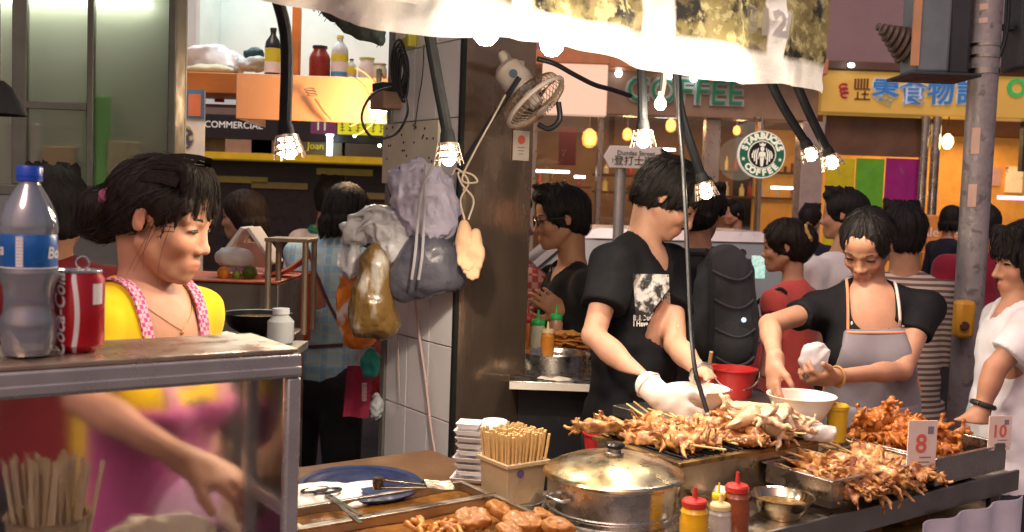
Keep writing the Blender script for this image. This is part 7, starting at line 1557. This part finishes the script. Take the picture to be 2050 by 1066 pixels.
wbox(MB(), fq[0].x-.02, fq[1].x-.03, 3.18, 3.36, 0, 1.159).build('rack_base', steel_dull, sf, bevel=.004); wbox(MB(), fq[0].x-.012, fq[1].x+.012, 3.19, 3.35, fq[0].z, fq[0].z+.012).build('rack_shelf', M('rack_tan', (.32,.25,.18)), sf, bevel=.002)
wk = thing('wok', 'black wok with wire handle and shiny food on the burner', 'wok', YP(515,640,2.75)); c = YP(515,628,2.75)
MB().lathe([(0,-.062),(.04,-.058),(.075,-.035),(.095,0),(.097,.002),(.09,0),(.07,-.034),(0,-.052)], c, 36).build('wok_pan', M('wok_iron', (.015,.013,.012), .35, metal=.6), wk); MB().lathe([(.083,-.012),(.05,-.008),(0,-.006)], c, 30).build('wok_food', M('wok_food', (.30,.17,.03), .25, col2=(.08,.06,.01), cs=40, bump=.6, bs=60, coat=.5), wk)
MB().tube(spline([c+V((-.092,0,.0)), c+V((-.12,0,.02)), c+V((-.115,.0,.035)), c+V((-.1,0,.03))]), .004, 6).build('handle', blackm, wk)
bz = c.z-.064; wbox(MB(), c.x-.12, c.x+.09, 2.66, 2.85, 0, bz).build('burner_stand', blackm, wk, bevel=.01)
c = YP(562,655,2.55); cbt = thing('clear_jar', 'clear plastic jar with lid beside the wok', 'jar', c-Z_*.04); MB().lathe([(0,-.04),(.03,-.04),(.034,-.03),(.034,.015),(.02,.03),(.02,.033)], c, 24).build('jar_body', M('jar_clear', (.42,.44,.45), .15, transl=.3, var=.1), cbt); MB().lathe([(.022,.034),(.022,.048),(0,.049)], c, 20).build('lid', M('lid_grey', (.4,.42,.45), .4), cbt)
sh_ = thing('ledge_shelf', 'narrow steel ledge behind the glass case', 'shelf', YP(500,690,2.5)); zl = c.z-.042; wbox(MB(), YP(395,680,2.5).x, YP(600,680,2.5).x, 2.44, 2.61, zl-.02, zl).build('ledge', steel_dull, sh_, bevel=.002); wbox(MB(), YP(460,680,2.5).x, YP(480,680,2.5).x, 2.5, 2.53, 0, zl-.021).build('leg', steel_dull, sh_)
q = YP(440,668,2.48); crumple('white_dish_cloth', 'white cloth in a dish on the narrow ledge', 'cloth', V((q.x,2.5,zl+.012)), (.045,.035,.014), tw, 545, .005, 30, None, zl+.001, .005)
# --- snack counter beyond the steel pillar
zc = P(1100,765,3.05).z; qa, qb = YP(1020,770,3.0).x, YP(1215,770,3.0).x
sc2 = thing('snack_counter', 'stainless snack counter with a white front lip beside the steel pillar', 'counter', ((qa+qb)/2,3.3,0)); wbox(MB(), qa, qb, 3.02, 3.5, zc-.02, zc).build('counter_top', steel, sc2, bevel=.002); wbox(MB(), qa, qb, 3.0, 3.018, zc-.022, zc-.002).build('front_lip', M('lip_white', (.7,.66,.58), .4), sc2); wbox(MB(), qa+.03, qb-.03, 3.1, 3.45, 0, zc-.021).build('counter_body', M('counter_black', (.015,.015,.018), .5), sc2)
crumple('towel', 'white towel with a red mark folded on the snack counter', 'towel', P(1108,772,3.08), (.07,.035,.028), tw, 550, .007, 24, None, zc+.001)
c = V((P(1112,740,3.2).x, 3.27, zc)); pn = thing('steel_pan', 'wide steel pan behind the folded towel', 'pan', c); MB().lathe([(0,.002),(.09,.0),(.105,.055),(.11,.057),(.104,.055),(.088,.005),(0,.006)], c, 36).build('pan_shell', steel, pn)
zr = P(1120,708,3.36).z; rk = thing('waffle_rack', 'clear raised rack carrying the stacked waffles', 'rack', V((P(1135,708,3.36).x,3.42,zc))); cxr = P(1130,708,3.36).x; wbox(MB(), cxr-.13, cxr+.09, 3.36, 3.5, zr-.008, zr).build('rack_shelf', M('rack_acrylic', (.35,.22,.12), .3, coat=.3), rk)
for x in (cxr-.05, cxr+.0, cxr+.08): wbox(MB(), x-.004, x+.004, 3.365, 3.373, zc+.001, zr-.0085).build('rack_post', steel, rk)
wfm = M('waffle', (.52,.22,.035), .55, col2=(.38,.13,.02), cs=30, bump=.5, bs=90); rs = random.Random(91)
for k in range(46):
    lay = k // 8; w_ = .105 - lay*.010; x = cxr-.015 + rs.uniform(-w_,w_*.95); y = 3.39 + rs.uniform(0,.07)
    o = MB().box((0,0,0), (.042,.03,.006)).build('waffle_piece', wfm, None, 0, .002); o.location = (x + lay*.008, y, zr+.006+lay*.0105); o.rotation_euler = (rs.uniform(-.15,.15), rs.uniform(-.2,.2), rs.uniform(-.5,.5)); tag(o, 'thin brown waffle piece in the stack on the snack counter rack', 'waffle', 'stacked waffles')
def sq2(px, py, d, r, h, body, capm, label): c = P(px,py,d); squeeze(V((c.x,c.y,zr-.02+0*c.z)), r, h, body, capm, label)
gcap = M('cap_green', (.03,.42,.10), .4); wbox(MB(), P(1040,700,3.4).x, cxr-.14, 3.38, 3.55, zc+.001, zr-.021).build('bottle_step', M('step_tan', (.5,.32,.16), .5), sc2); wbox(MB(), cxr-.14, cxr+.1, 3.51, 3.62, zc+.001, zr-.021).build('bottle_step', M('step_tan', (.5,.32,.16)), sc2)
sq2(1056,690,3.45,.026,.135, M('sauce_orange', (.55,.16,.02), .3), redcap, 'orange sauce squeeze bottle with red cap on the snack counter')
sq2(1076,690,3.42,.027,.13, M('sauce_pale', (.50,.48,.36), .3), gcap, 'pale green squeeze bottle with green cap on the snack counter')
sq2(1112,690,3.56,.025,.135, M('sauce_pinkish', (.42,.22,.15), .3), gcap, 'pinkish squeeze bottle with green cap behind the waffles')
sq2(1096,690,3.40,.024,.10, M('sauce_amber', (.60,.22,.03), .3), M('cap_cream', (.72,.55,.28)), 'amber sauce bottle with cream lid on the snack counter')
l_ = P(1127,660,3.35); 
# --- red buckets behind the white bowls
rb_m = M('bucket_red', (.42,.02,.02), .4, coat=.2)
def bucket(label, c, r, h, mat, handle=True, inside=None):
    t = thing('bucket', label, 'bucket', c); MB().lathe([(0,.002),(r*.72,0),(r*.97,h*.95),(r*1.04,h*.96),(r*1.04,h),(r*.95,h),(r*.70,.006),(0,.006)], c, 32).build('bucket_shell', mat, t)
    if handle: MB().tube([c + V((r*1.03*math.cos(t_), -r*.6*math.sin(t_)*.8-.02, h*.93 - r*.75*math.sin(t_))) for t_ in np.linspace(0,3.1416,18)], .003, 6).build('bucket_handle', steel, t)
    if inside: MB().lathe([(r*.9,h*.8),(r*.5,h*.84),(0,h*.85)], c, 24).build('contents', inside, t)
    return t
c = P(1468,790,3.0); bucket('red bucket with steel wire handle behind the white bowl', V((c.x,c.y,c.z-.02)), .068, .10, rb_m)
c = P(1418,775,3.1); bk2 = bucket('orange red tub with food and wooden spoon behind the white bowl', V((c.x,c.y,c.z-.02)), .062, .085, M('bucket_orange', (.55,.07,.02), .4), False, M('tub_food', (.6,.36,.12), .5)); MB().tube([P(1415,765,3.1), P(1424,705,3.05)], .006, 8).build('wooden_spoon', wood, bk2)
zz = c.z-.022; bt = thing('back_stand', 'dark steel stand carrying the red buckets', 'stand', V((c.x+.05,3.05,0))); wbox(MB(), c.x-.09, c.x+.19, 2.92, 3.2, zz-.02, zz).build('stand_top', blackm, bt); wbox(MB(), c.x-.05, c.x+.12, 3.0, 3.15, 0, zz-.021).build('stand_leg', blackm, bt)
c = P(1205,905,2.55); rd = bucket('red plastic tub with wooden spoon behind the charcoal grill corner', V((c.x,c.y,TZ)), .05, .10, rb_m, False); MB().tube([V((c.x,c.y,TZ+.03)), V((c.x+.01,c.y,TZ+.135))], [.005,.009], 8).build('wooden_spoon', wood, rd); ubox(MB(), c.dot(UD)-.1, c.dot(UD)+.1, 1.863, c.dot(VD)+.08, TZ-.03, TZ-.001).build('table_extension', steel_dull, tb)
# clear bag held by the seller
crumple('plastic_bag', 'clear plastic bag held open in the hand of the woman in the grey apron', 'bag', P(1628,725,2.78), (.04,.03,.055), M('bag_clear_held', (.66,.62,.66), .2, transl=.45, bump=.5, bs=40, alpha=.75), 560, .012, 22)
# --- grey pole with button box and traffic signal
pa, pb_ = P(1912,830,3.45), P(1968,0,3.45); bx0, bx1 = (pa.x+pb_.x)/2, pa.y
pl_ = thing('signal_pole', 'grey metal signal pole with paint bands and sticker scraps', 'pole', (bx0,bx1,0)); pm_ = M('pole_grey', (.30,.28,.29), .45, metal=.3, col2=(.17,.15,.15), cs=26, ct=(.56,.66), var=.18, vs=10, bump=.35, bs=50)
MB().lathe([(.07,0),(.07,.03),(.048,.04),(.048,4.2)], (bx0,bx1,0), 28).build('pole_tube', pm_, pl_)
for py, h in ((150,.02),(118,.012),(95,.012)): z_ = YP(1960,py,bx1).z; MB().lathe([(.048,z_),(.0505,z_+.001),(.0505,z_+h-.001),(.048,z_+h)], (bx0,bx1,0), 28).build('clamp_band', M('band_steel', (.6,.58,.56), .2, metal=1), pl_)
for py0, py1 in ((258,310),(370,415),(12,24),(40,50)):
    z0, z1 = YP(1950,py1,bx1).z, YP(1950,py0,bx1).z; m = MB(); m.sheet(lambda a, b: V((bx0+.0492*math.cos(-2.5+.55*a), bx1+.0492*math.sin(-2.5+.55*a), lerp(z0,z1,b))), 6, 2, .001); m.build('sticker_scrap', M('scrap_peach', (.66,.46,.36), .6), pl_)
z0, z1 = YP(1920,672,bx1).z, YP(1920,598,bx1).z; bb_ = thing('push_button_box', 'yellow pedestrian push button box on the grey pole', 'button box', (bx0-.06,bx1-.06,z0)); MB().box((bx0-.045,bx1-.066,(z0+z1)/2), (.062,.055,z1-z0)).build('box_shell', M('button_yellow', (.55,.27,.02), .45), bb_, bevel=.014); MB().lathe([(.016,0),(.014,.006),(0,.007)], (bx0-.055,bx1-.1,(z0+z1)/2-.02), 16, (X,Z_,-Y_)).build('button', M('button_dark', (.08,.03,.02), .5), bb_)
ts = thing('traffic_signal', 'dark traffic signal head with louvred hood on the grey pole', 'traffic light', P(1880,75,3.4)); sx0, sx1 = YP(1822,70,3.4).x, YP(1940,70,3.4).x; sz0, sz1 = YP(1880,150,3.4).z, YP(1880,-60,3.4).z
dkm = M('signal_black', (.03,.033,.04), .5); wbox(MB(), lerp(sx0,sx1,.03), lerp(sx0,sx1,.62), 3.36, 3.5, sz0, sz1).build('signal_housing', M('signal_slate', (.14,.17,.20), .5, var=.15), ts, bevel=.012); wbox(MB(), lerp(sx0,sx1,.625), sx1, 3.38, 3.52, sz0, sz1).build('back_housing', dkm, ts, bevel=.01); wbox(MB(), sx0-.01, lerp(sx0,sx1,.08), 3.35, 3.36, sz0+.02, sz1).build('edge_strip', M('signal_edge', (.5,.26,.14), .5), ts)
wbox(MB(), sx0-.02, sx1+.02, 3.33, 3.54, sz0-.012, sz0-.001).build('mount_plate', dkm, ts, bevel=.003); wbox(MB(), sx1, bx0-.04, 3.42, 3.46, sz0+.05, sz0+.09).build('bracket', dkm, ts)
hc = P(1790,72,3.4); 
for k in range(7): MB().lathe([(.012+.0085*k,-.001),(.014+.0085*k,.009)], hc + V((-.06+.016*k,0,.03-.010*k)), 20, (V((0,1,0)), V((.35,0,.94)), V((.94,0,-.35)))).build('hood_louvre', M('louvre_brown', (.10,.07,.055), .5), ts)
ts2 = thing('signal_box', 'black signal box on the far side of the grey pole', 'traffic light', P(2048,70,3.5)); wbox(MB(), YP(2032,70,3.5).x, YP(2120,70,3.5).x, 3.45, 3.6, YP(2050,142,3.5).z, YP(2050,-60,3.5).z).build('signal_housing', dkm, ts2, bevel=.012); wbox(MB(), bx0+.04, YP(2040,70,3.5).x, 3.5, 3.54, YP(2050,60,3.5).z, YP(2050,50,3.5).z).build('bracket', dkm, ts2)
cable('black cables looping beside the grey pole top', [P(1996,-20,3.4), P(1990,60,3.4), P(1985,100,3.4), P(2000,112,3.4), P(2015,60,3.4), P(2020,-20,3.4)], .008)
